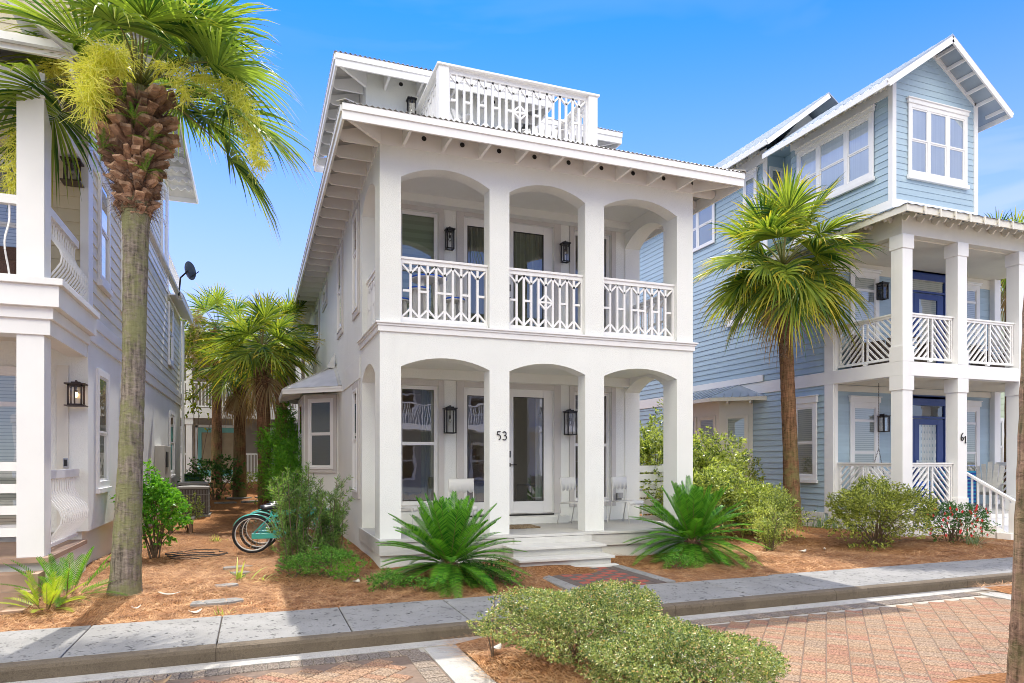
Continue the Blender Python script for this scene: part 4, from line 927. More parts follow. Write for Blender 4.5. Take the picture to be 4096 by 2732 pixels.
# number 61
def tubes(name,par,lists,r=.011):
    b=MB()
    for l in lists: b.tube(l,r,6)
    return build(b,name,BLACK,par,smooth=True)
xx=14.66; y=HF-.014; z=2.12
tubes('house_number',H61,[[(xx+.075,y,z+.17),(xx+.03,y,z+.13),(xx+.012,y,z+.07)]+[(xx+.046+.036*math.sin(t),y,z+.04+.037*math.cos(t)) for t in[-1.2+.42*k-1 for k in range(16)]],[(xx+.125,y,z+.07),(xx+.15,y,z+.10),(xx+.15,y,z-.05)],[(xx+.13,y,z-.05),(xx+.17,y,z-.05)]])
# tower windows
window(H61,FM(0,11.094),13.38,15.19,7.93,9.50,cas=.09,mull=(13.99,14.58),rails=(.5,),blind=CURTW,head=.09,depth=.04,sash=.03,sill=.09)
b=MB()
window(H61,MW,-13.85,-11.55,8.0,9.45,cas=.1,mull=(-13.15,-12.3),rails=(.5,),blind=CURTW,head=.1,depth=.045,sash=.03,sill=.09,y=-.03)
window(H61,MW,-15.9,-15.35,8.2,9.6,cas=.08,rails=(.5,),blind=BLINDS,head=.08,y=-.03); window(H61,MW,-18.9,-17.2,8.2,9.6,cas=.08,mull=(-18.05,),blind=BLINDS,head=.08,y=-.03)
window(H61,MW,-13.98,-13.2,1.2,3.1,cas=.11,rails=(.48,),blind=BLINDS,head=.16,sill=.08,y=-.03,depth=.045)
window(H61,MW,-16.6,-15.7,5.6,6.45,cas=.09,rails=(),blind=BLINDS,head=.06,sill=.06,y=-.03)
window(H61,MW,-24.2,-23.2,1.3,2.9,cas=.09,rails=(.5,),blind=BLINDS,head=.1,y=-.03)
window(H61,FM(0,14.99),12.99,13.45,8.3,9.6,cas=.07,rails=(.5,),blind=BLINDS)
# cream bay on the side wall
b=MB(); b.slab([(HX0,15.55),(12.30,16.2),(12.30,18.2),(HX0,18.85)],[],.0,3.42,'z'); by=build(b,'bay_window',CREAMT,H61)
P=[(HX0,15.55),(12.30,16.2),(12.30,18.2),(HX0,18.85)]
for p,q in zip(P[:-1],P[1:]):
    p=Vector(p);q=Vector(q); an=math.atan2(p.y-q.y,p.x-q.x); M=Matrix.Translation((q.x,q.y,0))@Matrix.Rotation(an,4,'Z'); L_=(p-q).length
    if L_>1.5: window(by,M,.15,.95,1.3,2.95,cas=.07,blind=BLINDS,depth=.03,name='bay_sash_window',trim=CREAMT); window(by,M,1.05,1.85,1.3,2.95,cas=.07,blind=BLINDS,depth=.03,name='bay_sash_window',trim=CREAMT)
    else: window(by,M,.14,L_-.12,1.3,2.95,cas=.07,blind=BLINDS,depth=.03,name='bay_sash_window',trim=CREAMT)
b=MB(); ev=[(HX0,15.0),(11.85,16.0),(11.85,18.4),(HX0,19.4)]; vs=[(x,y,3.42) for x,y in ev]+[(HX0,16.1,3.83),(HX0,18.3,3.83)]
b.add([vs[0],vs[1],vs[4]],[(0,1,2)]); b.add([vs[1],vs[2],vs[5],vs[4]],[(0,1,2,3)]); b.add([vs[2],vs[3],vs[5]],[(0,1,2)])
rf6=build(b,'bay_roof',METALB,by); m_=rf6.modifiers.new('thick','SOLIDIFY'); m_.thickness=.02
b=MB()
for k in range(7):
    t=(k+.3)/7; p=Vector((HX0+(11.85-HX0)*t,15+t,3.43)); q=p+Vector((.68,.73,.45))*min(1,(1-t)*1.0)*.95
    if q.x>HX0-.02: q=p+(q-p)*((HX0-.02-p.x)/(q.x-p.x))
    b.bar(p,q,.02,.03)
for k in range(8): y_=16.1+k*.3; b.bar((11.85,y_,3.43),(HX0-.03,y_,3.82),.02,.03)
build(b,'roof_rib',METALB,rf6)
b=MB()
for p,q in zip(ev[:-1],ev[1:]): b.bar((p[0],p[1],3.36),(q[0],q[1],3.36),.03,.1)
for p,q in zip(ev,P): b.bar((p[0],p[1],3.33),(q[0],q[1],3.38),.05,.07)
for a_ in ((12.62,15.3),(12.2,15.72)): b.bar((a_[0],a_[1],3.29),(a_[0]+.3,a_[1]+.3,3.29),.05,.09)
build(b,'bay_eave',CREAMT,by)
b=MB(); b.box(HX0-.05,HX0-.021,15.1,19.3,3.82,4.0); build(b,'bay_flashing_board',TRIM,by)
# porch roof with scalloped brackets
def scallop(par,M,m=CREAMT,L_=.55,h=.16,name='scalloped_bracket'):
    pts=[(0,0)]; n=8
    lobes=((0,.16),(.19,.34),(.38,.52))
    pts=[(L_,.02),(0,.0+0),(0,-.06)]
    for a,c in lobes:
        for k in range(n+1):
            t=math.pi*k/n; x=a+(c-a)*k/n; pts.append((x,-.06-.07*math.sin(t)*(1)))
    pts.append((L_,-.16)); b=MB(M); b.slab([(x,z) for x,z in pts],[],-.02,.02,'y'); return build(b,name,m,par)
PR=(12.48,19.2,10.36); zE=6.94
rr=thing('porch_roof','x','x'); del rr['category']; rr['label']='pale metal porch roof with scalloped brackets'; rr.parent=H61; rr.location=(-15.8,-10.84,0); OFF[rr.name]=(0,0,0)
corrugated('roof_sheet',rr,METALB,FM(PR[0],PR[2]),PR[1]-PR[0],1.0,.30,zE,pitch=.23,amp=.008)
corrugated('roof_sheet',rr,METALB,Matrix.Translation((PR[0],15.0,0))@Matrix.Rotation(R(-90),4,'Z'),15.0-PR[2],.55,.30,zE,pitch=.23,amp=.008,hip0=0)
corrugated('roof_sheet',rr,METALB,Matrix.Translation((15.3,11.0,0)),3.9,3.5,.32,zE+.2,pitch=.23,amp=.008,hip0=0)
b=MB(); b.box(PR[0],PR[1],PR[2],PR[2]+.03,zE-.15,zE-.01); b.box(PR[0],PR[0]+.03,PR[2]+.031,15.0,zE-.15,zE-.01); build(b,'fascia',CREAMT,rr)
for k in range(14):
    scallop(rr,Matrix.Translation((12.95+k*.44,HF+.02,zE-.03))@Matrix.Rotation(R(-90),4,'Z')@Matrix.Scale(1.0,4))
for k in range(7): scallop(rr,Matrix.Translation((HX0,11.1+k*.5,zE-.03))@Matrix.Rotation(R(180),4,'Z')@Matrix.Scale(.8,4))
# gable roof over the tower
tr=thing('tower_roof','x','x'); del tr['category']; tr['label']='steep gabled metal roof of the tower'; tr.parent=H61; tr.location=(-15.8,-10.84,0); OFF[tr.name]=(0,0,0)
yr0,yr1=10.58,14.35; xl,xm,xr=12.24,14.1,15.98; ze,za=9.53,10.83
def rslope(par,m,xa,za_,xb,zb,y0,y1,th=.035,pitch=.23):
    b=MB(); n=int((y1-y0)/pitch); 
    b.add([(xa,y0,za_),(xb,y0,zb),(xb,y1,zb),(xa,y1,za_),(xa,y0,za_+th),(xb,y0,zb+th),(xb,y1,zb+th),(xa,y1,za_+th)],[(0,3,2,1),(4,5,6,7),(0,1,5,4),(1,2,6,5),(2,3,7,6),(3,0,4,7)])
    for k in range(n+1): y=y0+.02+k*pitch; b.bar((xa,y,za_+th+.008),(xb,y,zb+th+.008),.02,.016)
    return build(b,'roof_sheet',m,par)
rslope(tr,METALB,xl,ze,xm,za,yr0,yr1); rslope(tr,METALB,xr,ze-.03,xm,za,yr0,yr1)
b=MB(); b.bar((xl,yr0+.015,ze-.07),(xm,yr0+.015,za-.07),.035,.13); b.bar((xr,yr0+.015,ze-.10),(xm,yr0+.015,za-.07),.035,.13); b.box(xl-.01,xl+.02,yr0,yr1,ze-.1,ze+.02); b.box(xr-.02,xr+.01,yr0,yr1,ze-.13,ze+.0)
b.bar((15.5,11.09,9.85),(xm+.05,11.09,za-.1),.03,.14); b.bar((HX0,11.09,9.93),(xm,11.09,za-.1),.03,.12)
build(b,'rake_board',TRIM,tr)
for k in range(6):
    t=(k+.5)/6; x=xm+(xr-xm)*t; z=za+(ze-za)*t-.05; b=MB(); b.bar((x,yr0+.03,z),(x,11.08,z),.05,.07); build(b,'lookout',TRIM,tr)
for k in range(3):
    t=(k+.7)/4; x=xm+(xl-xm)*t; z=za+(ze-za)*t-.05; b=MB(); b.bar((x,yr0+.03,z),(x,11.08,z),.05,.07); build(b,'lookout',TRIM,tr)
for k in range(8): scallop(tr,Matrix.Translation((HX0,11.25+k*.4,ze+.36))@Matrix.Rotation(R(180),4,'Z')@Matrix.Rotation(R(25),4,'Y')@Matrix.Scale(.8,4))
b=MB(); b.box(HX0-.02,HX0-.001,11.19,14.1,9.62,9.9); build(b,'frieze_board',TRIM,tr)
# rear roof block
rslope(tr,METALB,12.25,9.86,14.3,11.42,14.2,24.0); rslope(tr,METALB,17.0,9.6,14.3,11.42,14.2,24.0)
b=MB(); b.bar((12.25,14.2,9.80),(14.3,14.2,11.36),.04,.12); b.box(12.23,12.27,14.2,24,9.75,9.88); b.box(HX0-.02,HX0-.001,15.0,24,9.75,10.1); build(b,'rake_board',TRIM,tr)
b=MB(); b.slab([(13.0,9.9),(16.5,9.9),(14.3,11.3)],[],15.02,15.1,'y'); 
for k in range(9): t=(k+.5)/9; b.bar((12.25+2.05*t,14.24,9.80+1.56*t-.02),(12.25+2.05*t,15.0,9.80+1.56*t-.02),.05,.06)
build(b,'soffit_board',CREAMT,tr)
for k in range(12): scallop(tr,Matrix.Translation((HX0,15.3+k*.5,10.16))@Matrix.Rotation(R(180),4,'Z')@Matrix.Rotation(R(30),4,'Y')@Matrix.Scale(.8,4))
# steps with sloping rail at the right
b=MB()
for k in range(3): b.box(14.95,16.5,HF-.30*(k+1),HF-.30*k+.02,.0,.52-.13*(k+1))
build(b,'porch_steps',TRIM,H61)
b=MB(); b.bar((15.08,11.1,1.44),(15.08,9.9,.79),.09,.05); b.bar((15.08,11.05,.58),(15.08,9.98,.05),.05,.07)
for k in range(8): t=(k+.5)/8; y=11.08-1.1*t; b.box(15.063,15.097,y-.018,y+.018,.55-.56*t,1.42-.60*t)
b.box(15.03,15.14,9.9,10.02,-.05,.78); build(b,'stair_rail',TRIM,H61,bev=.003)
lantern(14.52,HI-.15,2.38,.19,.38,'black lantern beside the ground floor window of the blue house','black lanterns on the blue house')
lantern(14.48,HI-.15,5.64,.19,.38,'black lantern beside the balcony window of the blue house','black lanterns on the blue house')
# ---------------------------------------------------------------- left house with bellied balusters
LH=thing('beige_house','cream stucco and beige sided house with bellied balusters at the left edge','house',(-5.4,11.0,0))
LXR=-2.35; LXL=-8.4; LF=11.95
b=MB(); b.box(LXL,LXR-.10,LF+.1,25.6,-.2,.62); build(b,'foundation',CREAM,LH)
b=MB(); b.box(LXL,LXR,LF,25.7,.62,3.5); build(b,'ground_floor_wall',STUCCO,LH)
b=MB(); b.box(LXL,LXR-.02,LF,25.7,3.5,6.7); b.box(LXL,LXR-.02,LF,22.2,6.7,9.75); build(b,'wall_core',GRAYS,LH)
MR=Matrix.Translation((LXR-.016,0,0))@Matrix.Rotation(R(90),4,'Z')
b=MB(MR); siding(b,LF+.28,25.6,3.92,6.35,.19,t=.02); siding(b,LF+.28,22.1,6.5,9.7,.19,t=.02); build(b,'side_siding',GRAYS,LH)
b=MB(FM(0,LF)); siding(b,LXL,LXR-.1,3.92,6.5,.19,t=.018); siding(b,LXL,LXR-.1,6.9,9.7,.19,t=.018); build(b,'porch_siding',BEIGE,LH)
b=MB()
b.box(LXR-.10,LXR+.012,LF-.03,LF+.28,3.9,6.6); b.box(LXR-.02,LXR+.03,LF,25.75,3.5,3.72); b.box(LXR-.02,LXR+.05,LF,25.75,3.72,3.90); b.box(LXR-.02,LXR+.012,25.45,25.72,3.9,6.4); b.box(LXR-.02,LXR+.012,22.0,22.22,6.5,9.6); b.box(LXR-.02,LXR+.012,LF,LF+.15,6.5,9.7)
build(b,'corner_board',TRIM,LH,bev=.004)
b=MB()
# porch entablature between the floors, wrapping the corner
for e,z0,z1 in((0,3.23,3.56),(.04,3.42,3.56),(.12,3.56,3.82),(.17,3.82,3.90)):
    b.box(LXL,-2.36+e,9.94-e,10.1-e+.16,z0,z1); b.box(-2.62+e,-2.36+e+.0005,10.1,LF,z0+.0005,z1-.0005)
build(b,'entablature',TRIM,LH,bev=.005)
b=MB(); b.box(LXL,-2.62,10.2,LF,3.42,3.52); b.box(LXL,-2.7,10.2,LF,6.35,6.4); build(b,'porch_ceiling',CREAM,LH,split=5)
b=MB(); b.box(LXL,-2.36,9.9,LF,.44,.5); b.box(LXL,-2.66,10.1,LF,3.84,3.91); build(b,'porch_floor',TILE,LH,split=2)
b=MB(); b.box(LXL,-2.38,10.0,LF,-.1,.44); build(b,'porch_base',CREAM,LH)
b=MB()
for k in range(3): b.box(-6.0,-2.4,9.9-.3*(k+1),9.9-.3*k,-.1,.47-.155*(k+1)+.03)
build(b,'porch_steps',TILE,LH)
for x in(-2.72,-4.6,-6.5):
    b=MB(); b.box(x,x+.29,9.97,10.27,.5,3.23); b.box(x,x+.29,9.97,10.27,3.91,6.15); build(b,'column',TRIM,LH,bev=.005,split=3.5)
b=MB(); b.box(LXL,-2.42,9.95,10.28,6.15,6.45); b.box(-2.74,-2.42,10.28,LF,6.15,6.45); b.box(LXL,-2.05,9.6,9.64,6.5,6.7); b.box(-2.09,-2.05,9.64,21.9,6.35,6.55); build(b,'porch_beam',TRIM,LH)
rslope(LH,METAL,-1.98,6.5,-2.7,7.0,9.5,LF); b=MB(); b.add([(LXL,9.55,6.55),(-2.0,9.55,6.55),(-2.7,11.9,7.4),(LXL,11.9,7.4)],[(0,1,2,3)]); o=build(b,'porch_roof',METAL,LH); m_=o.modifiers.new('t','SOLIDIFY'); m_.thickness=.03
# upper roof and scalloped tails
b=MB(); b.add([(-1.66,11.0,9.82),(-1.66,23.5,9.82),(-5.4,20,11.9),(-5.4,14,11.9)],[(0,1,2,3)]); b.add([(-1.66,23.5,9.82),(-9.1,23.5,9.82),(-5.4,20,11.9)],[(0,1,2)]); b.add([(-1.66,11.0,9.82),(-5.4,14,11.9),(-9.1,11.0,9.82)],[(0,1,2)]); o=build(b,'roof',METAL,LH); m_=o.modifiers.new('t','SOLIDIFY'); m_.thickness=.04
b=MB(); b.box(-1.68,-1.64,11,23.5,9.66,9.8); b.box(-9,-1.64,10.97,10.999,9.66,9.8); b.box(-9,-1.64,23.5,23.54,9.66,9.8); build(b,'fascia',TRIM,LH)
for k in range(16): scallop(LH,Matrix.Translation((LXR,12.2+k*.7,9.86))@Matrix.Scale(1.1,4),TRIM)
b=MB(); b.box(-1.98,-2.10,22.2,26,6.36,6.48); b.box(-2.33,-1.98,22.2,26,6.48,6.52); b.add([(-2.36,22.2,6.95),(-1.95,22.2,6.52),(-1.95,26,6.52),(-2.36,26,6.95)],[(0,1,2,3)]); build(b,'lower_eave',TRIM,LH)
b=MB(); b.tube([(-2.28,25.78,6.4),(-2.28,25.78,.1)],.045,8); b.tube([(-2.03,12.2,6.42),(-2.03,25.9,6.42)],.06,8); build(b,'downspout',TRIM,LH,smooth=True)
b=MB(); 
for k in range(9): b.box(-2.42,-2.36,22.4+k*.4,22.44+k*.4,6.95,7.7)
b.box(-2.43,-2.35,22.3,25.9,7.7,7.76); build(b,'roof_terrace_rail',TRIM,LH)
window(LH,MR,12.50,13.42,1.24,3.15,cas=.11,rails=(.46,),depth=.05,sill=.08,dark=True)
window(LH,MR,14.6,15.6,1.24,3.15,cas=.11,rails=(.46,),depth=.05,sill=.08)
window(LH,MR,22.4,23.7,1.24,3.15,cas=.11,rails=(.5,),depth=.05,sill=.08)
window(LH,MR,12.62,13.46,4.58,6.3,cas=.1,rails=(.5,),depth=.05,sill=.1,blind=BLINDS,y=-.01)
window(LH,MR,14.7,15.6,4.58,6.3,cas=.1,rails=(.5,),depth=.05,sill=.1,y=-.01); window(LH,MR,22.2,23.2,4.55,6.3,cas=.1,rails=(.5,),depth=.05,sill=.1,y=-.01)
window(LH,MR,20.6,21.6,7.2,9.3,cas=.1,rails=(.5,),depth=.05,sill=.1,y=-.01)
# street side glazing seen past the pillars
for x0 in(-4.4,-6.3):
    window(LH,FM(0,LF-.012),x0,x0+1.45,.62,3.05,cas=.1,rails=(.8,),blind=BLINDS,depth=.05)
    window(LH,FM(0,LF-.02),x0,x0+1.45,4.1,6.1,cas=.1,rails=(.5,),blind=BLINDS,depth=.05)
b=MB(); b.box(-2.75,-2.60,LF-.03,LF-.001,.62,3.1); build(b,'corner_trim',CREAMT,LH)
b=MB(); b.box(-2.66,-2.60,LF-.06,LF-.031,1.58,1.72); build(b,'doorbell_plate',CHROME,LH); b=MB(); b.box(-2.65,-2.61,LF-.075,LF-.061,1.60,1.70); build(b,'doorbell',BLACK,LH)
def belly(par,M,x0,x1,z0,z1,n,amp=.17):
    b=MB(M); b.box(x0,x1,-.045,.045,z1-.11,z1); b.box(x0,x1,-.025,.025,z0,z0+.05); build(b,'rail',TRIM,par,bev=.003,split=(z0+z1)/2)
    for k in range(n):
        x=x0+(x1-x0)*(k+.5)/n; H=z1-.11-z0-.05; b=MB(M); m=11
        pr=[0,.0,-.02,-.03,.05,.28,.62,.9,1.,.78,.3]
        pts=[(x,-amp*(1-0)*[0,.25,.62,.92,1,.85,.5,.15,-.05,-.06,0][i],z0+.05+H*i/(m-1)) for i in range(m)]
        for p,q in zip(pts[:-1],pts[1:]): b.bar(p,q,.018,.02,(0,-1,0))
        build(b,'baluster',TRIM,par)
for z0,z1 in((.56,1.56),(3.93,4.95)):
    belly(LH,Matrix.Translation((-2.50,10.3,0))@Matrix.Rotation(R(90),4,'Z'),0,1.6,z0,z1,13)
    belly(LH,FM(0,10.1),-4.3,-2.73,z0 if z0>2 else z0,z1,8) if z0>2 else None
b=MB(); 
for k in range(4): b.box(-4.3,-2.73,10.08,10.12,.75+k*.27,.86+k*.27)
build(b,'slat_gate',TRIM,LH)
lantern(-2.47,LF-.17,2.50,.19,.30,'lit bronze lantern on the cream stucco wall by the left porch','bronze lanterns on the left house',m=BRONZE,lit=True,flare=True)
lantern(-2.52,LF-.17,5.78,.19,.30,'unlit bronze lantern on beige siding of the left balcony','bronze lanterns on the left house',m=BRONZE,flare=True)
t=thing('wicker_sofa','dark brown wicker sofa back on the left balcony behind white balusters','sofa',(-3.5,11.2,3.91)); 
wk=mat('brown_wicker',(.09,.035,.02),.6,.5,60,.8,90)
b=MB(); b.box(-4.6,-2.9,11.35,11.5,3.95,4.65); build(b,'backrest',wk,t,bev=.04); b=MB(); b.box(-4.6,-2.9,10.7,11.34,3.95,4.3); build(b,'seat',wk,t,bev=.04)
# meter boxes
t=thing('meter_box','grey electric meter cabinet on the side wall of the left house','meter box',(-2.3,19.9,1.2)); b=MB(); b.box(-2.35,-2.12,19.3,20.6,1.0,2.05); build(b,'cabinet',mat('grey_cabinet',(.5,.48,.43),.5,.1,4),t,bev=.01); b=MB(); b.box(-2.12,-2.10,19.5,19.9,1.5,1.9); build(b,'cover',BLACK,t)
t=thing('satellite_dish','dark grey satellite dish on the roof edge of the left house','satellite dish',(-1.75,21.4,7.0)); b=MB(Matrix.Translation((-1.72,21.3,7.0))@Matrix.Rotation(R(35),4,'Z')@Matrix.Rotation(R(72),4,'Y')); b.lathe([(.02,-.04),(.12,-.03),(.22,.0),(.26,.025),(.255,.03),(.21,.008),(.11,-.016),(.01,-.025)],(0,0,0),24); build(b,'dish',mat('slate_dish',(.09,.12,.16),.4,.1,3),t,smooth=True); b=MB(); b.tube([(-1.75,21.3,7.0),(-1.95,21.35,6.8),(-2.0,21.4,6.3)],.025,8); b.tube([(-1.72,21.3,6.8),(-1.45,20.9,6.9)],.012,6); build(b,'mast',BLACK,t)
# ---------------------------------------------------------------- houses further back
G1=float(gh(-1.5,32))
HB=thing('taupe_house','taupe house with teal double doors and white columns beyond the garden path, number 105','house',(0,32,G1))
b=MB(); b.box(-12,9,32,40,-.2,6.7); build(b,'wall',TAUPE,HB)
b=MB(); b.box(-12,9,29.9,30.1,3.35,3.75); b.box(-12,9,29.8,30.2,6.4,6.8); build(b,'beam',TRIM,HB,split=5)
b=MB(); b.box(-12,9,30.2,32,3.55,3.6); b.box(-12,9,30.0,32,.9,1.0); build(b,'porch_floor',TRIM,HB)
b=MB(); b.box(-12,9,29.98,30.0,-.2,1.0); build(b,'porch_skirt',TRIM,HB)
for x in(-6,-2.55,-.78,1.6,4,6.5):
    b=MB(); b.box(x,x+.22,30.0,30.22,1.0,3.35); b.box(x,x+.22,30.0,30.22,3.75,6.4); b.box(x-.04,x+.26,29.96,30.26,3.1,3.34); build(b,'column',TRIM,HB,split=3.5)
b=MB()
for x in(-2.25,-1.45): 
    for q in((x,x+.14,1.0,3.05),(x+.62,x+.76,1.0,3.05),(x+.14,x+.62,2.85,3.05),(x+.14,x+.62,1.0,1.25)): b.box(q[0],q[1],31.93,31.99,q[2],q[3])
d=build(b,'double_door',TEALD,HB); b=MB()
for x in(-2.25,-1.45): b.add([(x+.14,31.97,1.25),(x+.62,31.97,1.25),(x+.62,31.97,2.85),(x+.14,31.97,2.85)],[(0,1,2,3)])
build(b,'blind',mat('tan_blind',(.45,.35,.22),.7,.15,5),d); b=MB(); b.box(-2.35,-2.26,31.95,31.995,1,3.15); b.box(-.68,-.58,31.95,31.995,1,3.15); b.box(-2.35,-.58,31.95,31.995,3.06,3.17); build(b,'door_casing',TRIM,HB)
window(HB,FM(0,31.98),-3.6,-2.75,1.4,3.1,cas=.08,blind=BLINDS); window(HB,FM(0,31.98),.6,1.5,1.5,3.1,cas=.08,blind=BLINDS); window(HB,FM(0,31.98),2.6,3.5,1.5,3.1,cas=.08,blind=BLINDS)
def pickets(par,x0,x1,y,z0,z1,st=.12):
    b=MB(); b.box(x0,x1,y-.03,y+.03,z1-.06,z1); b.box(x0,x1,y-.025,y+.025,z0,z0+.05); n=int((x1-x0)/st)
    for k in range(n): x=x0+(k+.5)*(x1-x0)/n; b.box(x-.02,x+.02,y-.02,y+.02,z0+.05,z1-.06)
    return build(b,'railing',TRIM,par)
for a,c in((-5.8,-2.55),(-.56,1.6),(1.8,4),(4.2,6.5)): pickets(HB,a,c,30.1,1.05,1.95)
for a,c in((-5.8,-2.55),(-2.3,-.78),(-.56,1.6),(1.8,4),(4.2,6.5)): pickets(HB,a,c,30.1,3.8,4.8)
b=MB(); b.add([(-13,29.5,6.7),(10,29.5,6.7),(8,34,7.3),(-11,34,7.3)],[(0,1,2,3)]); o=build(b,'roof',METAL,HB); m_=o.modifiers.new('t','SOLIDIFY'); m_.thickness=.1
def text_obj(s,x,y,z,size,par,m,rotz=0):
    cu=bpy.data.curves.new('num','FONT'); cu.body=s; cu.size=size; cu.extrude=.006; cu.align_x='CENTER'; cu.offset=.002
    o=bpy.data.objects.new('house_number',cu); C.objects.link(o); bpy.context.view_layer.update()
    me=bpy.data.meshes.new_from_object(o.evaluated_get(bpy.context.evaluated_depsgraph_get())); bpy.data.objects.remove(o)
    o=bpy.data.objects.new('house_number',me); C.objects.link(o); me.materials.clear(); me.materials.append(m)
    o.parent=par; L_=OFF[par.name]; o.location=(x-L_[0],y-L_[1],z-L_[2]); o.rotation_euler=(R(90),0,rotz); OFF[o.name]=L_; return o
for k,ch in enumerate('105'): text_obj(ch,-.67,29.98,2.55-k*.17,.17,HB,BLACK)
# pale neighbours seen past the blue house
HN=thing('pale_green_house','pale yellow green sided house glimpsed right of the blue porch','house',(25,14,0))
b=MB(); b.box(20.2,27,15,26,0,6.4); build(b,'wall',mat('pale_green_siding',(.6,.68,.5),.7,.05,2),HN)
mg=MT['pale_green_siding']; b=MB(FM(0,14.99)); siding(b,20.2,27,.4,6.3,.19); build(b,'front_siding',mg,HN); b=MB(Matrix.Translation((20.19,0,0))@Matrix.Rotation(R(-90),4,'Z')); siding(b,-26,-15,.4,6.3,.19); build(b,'side_siding',mg,HN)
b=MB(); b.box(20.15,20.35,14.93,15.1,.3,6.4); b.box(19.6,27.5,14.4,14.45,6.3,6.5); build(b,'corner_board',TRIM,HN); b=MB(); b.add([(19.5,14.3,6.5),(27.5,14.3,6.5),(26,17,7.6),(21,17,7.6)],[(0,1,2,3)]); o=build(b,'roof',METAL,HN); m_=o.modifiers.new('t','SOLIDIFY'); m_.thickness=.08
window(HN,FM(0,14.98),21.2,22.2,1.2,3.0,cas=.1,blind=BLINDS)
HM=thing('grey_blue_house','grey blue sided house rising behind the tower at the right edge','house',(22,22,0))
gb=mat('grey_blue_siding',(.42,.5,.52),.65,.06,2)
b=MB(); b.box(20.8,30,19.6,30,0,10.6); build(b,'wall',gb,HM); b=MB(FM(0,19.59)); siding(b,20.8,30,5,10.5,.2); build(b,'front_siding',gb,HM)
b=MB(); b.box(20,31,18.9,18.95,10.5,10.75); b.box(20.6,20.8,19.5,19.6,5,10.5); build(b,'fascia',TRIM,HM)
for k in range(14): b=MB(); b.box(20.4+k*.6,20.5+k*.6,19.0,19.6,10.3,10.5); build(b,'rafter',TRIM,HM)
b=MB(); b.add([(19.9,18.8,10.75),(31,18.8,10.75),(31,24,12.2),(19.9,24,12.2)],[(0,1,2,3)]); o=build(b,'roof',METAL,HM); m_=o.modifiers.new('t','SOLIDIFY'); m_.thickness=.08
# sunlit houses across the street, behind the viewer: they light the shaded fronts and show in the panes
OPPM=mat('soft_blue_grey_siding',(.34,.38,.40),.7,.1,3)
def opp(x0,x1,y,m,name,label,h=6.8,tm=TRIM):
    t=thing(name,label,'house',((x0+x1)/2,y,-.15))
    b=MB(); b.box(x0,x1,y-9,y,-.2,h); build(b,'wall',m,t)
    b=MB(); b.box(x0-.1,x1+.1,y,y+1.7,3.2,3.5); build(b,'balcony_floor',tm,t)
    b=MB()
    n=int((x1-x0)/.12)
    for k in range(n): xx=x0+(k+.5)*(x1-x0)/n; b.box(xx-.018,xx+.018,y+1.6,y+1.64,3.5,4.5)
    b.box(x0,x1,y+1.57,y+1.66,4.5,4.57); build(b,'balcony_railing',tm,t)
    for x in(x0,(x0+x1)/2-.15,x1-.3): b=MB(); b.box(x,x+.3,y+1.35,y+1.65,-.15,3.2); b.box(x,x+.3,y+1.35,y+1.65,4.57,6.2); build(b,'column',tm,t,split=3.8)
    b=MB(); b.add([(x0-.6,y+2.1,h-.4),(x1+.6,y+2.1,h-.4),(x1-.5,y-3,h+2.2),(x0+.5,y-3,h+2.2)],[(0,3,2,1)]); o=build(b,'roof',METAL,t); m_=o.modifiers.new('t','SOLIDIFY'); m_.thickness=.08
    MM=Matrix.Translation((x1,y+.01,0))@Matrix.Rotation(R(180),4,'Z'); w=x1-x0
    for a in(.5,w/2-.5,w-1.5):
        for z in(.6,4.1): window(t,MM,a,a+1.0,z,z+2,cas=.1,y=0)
    return t
opp(-9,-3,-10.5,OPPM,'grey_blue_house','grey blue house with white balcony across the street, behind the viewer at left')
opp(-1.5,4.5,-11,OPPM,'grey_blue_house','grey blue house with white balcony across the street, directly behind the viewer')
opp(6.5,12.5,-10.5,OPPM,'grey_blue_house','grey blue house with white balcony across the street, behind the viewer at right')
opp(14.5,20.5,-10.5,CREAM,'cream_stucco_house','cream stucco house across the street, farthest right behind the viewer')
# ---------------------------------------------------------------- vegetation
def nrm(v): v=np.asarray(v,float); return v/(np.linalg.norm(v,axis=-1,keepdims=True)+1e-9)
def curve_pts(p0,d0,L,g,n):
    t=np.linspace(0,1,n)[:,None]; p=np.asarray(p0)+np.asarray(d0)*L*t; p[:,2]-=(g*L*t[:,0]**2); return p
def fan(hub,axis,rad,nseg,droop,roll,rg,w=.03,K=6,spread=R(108),cup=.16):
    a=nrm(axis); s=np.cross(a,[0,0,1.]); 
    if np.linalg.norm(s)<.1: s=np.array([1.,0,0])
    s=nrm(s); n=np.cross(s,a); c,q=math.cos(roll),math.sin(roll); s,n=s*c+n*q,n*c-s*q
    th=np.linspace(-spread,spread,nseg)+rg.normal(0,.02,nseg)
    d=a*np.cos(th)[:,None]+s*np.sin(th)[:,None]; tt=-a*np.sin(th)[:,None]+s*np.cos(th)[:,None]
    alt=np.where(np.arange(nseg)%2,1,-1)[:,None]; tt=tt*.88+n*alt*.45
    L=rad*(.58+.42*np.cos(th/1.45))*rg.uniform(.9,1.06,nseg)
    st=hub+a*(.22*rad*(1-np.abs(th)/spread))[:,None]-np.array([0,0,1.])*(.05*rad*(1-np.abs(th)/spread))[:,None]
    r=np.linspace(0,1,K); W_=np.interp(r,[0,.12,.42,.6,.82,1],[.3,.8,1.1,.85,.4,.03])*w
    dr=droop*rg.uniform(.6,1.4,nseg)
    P=st[:,None]+d[:,None]*(L[:,None]*r)[...,None]+n*(cup*np.abs(np.sin(th))[:,None]*L[:,None]*r)[...,None]
    P[...,2]-=dr[:,None]*L[:,None]*r**2.6
    # tips that droop pull back in a little
    P-=d[:,None]*(dr[:,None]*L[:,None]*.25*r**4)[...,None]
    e=tt[:,None]*W_[None,:,None]
    return np.stack([P-e/2,P+e/2],2)
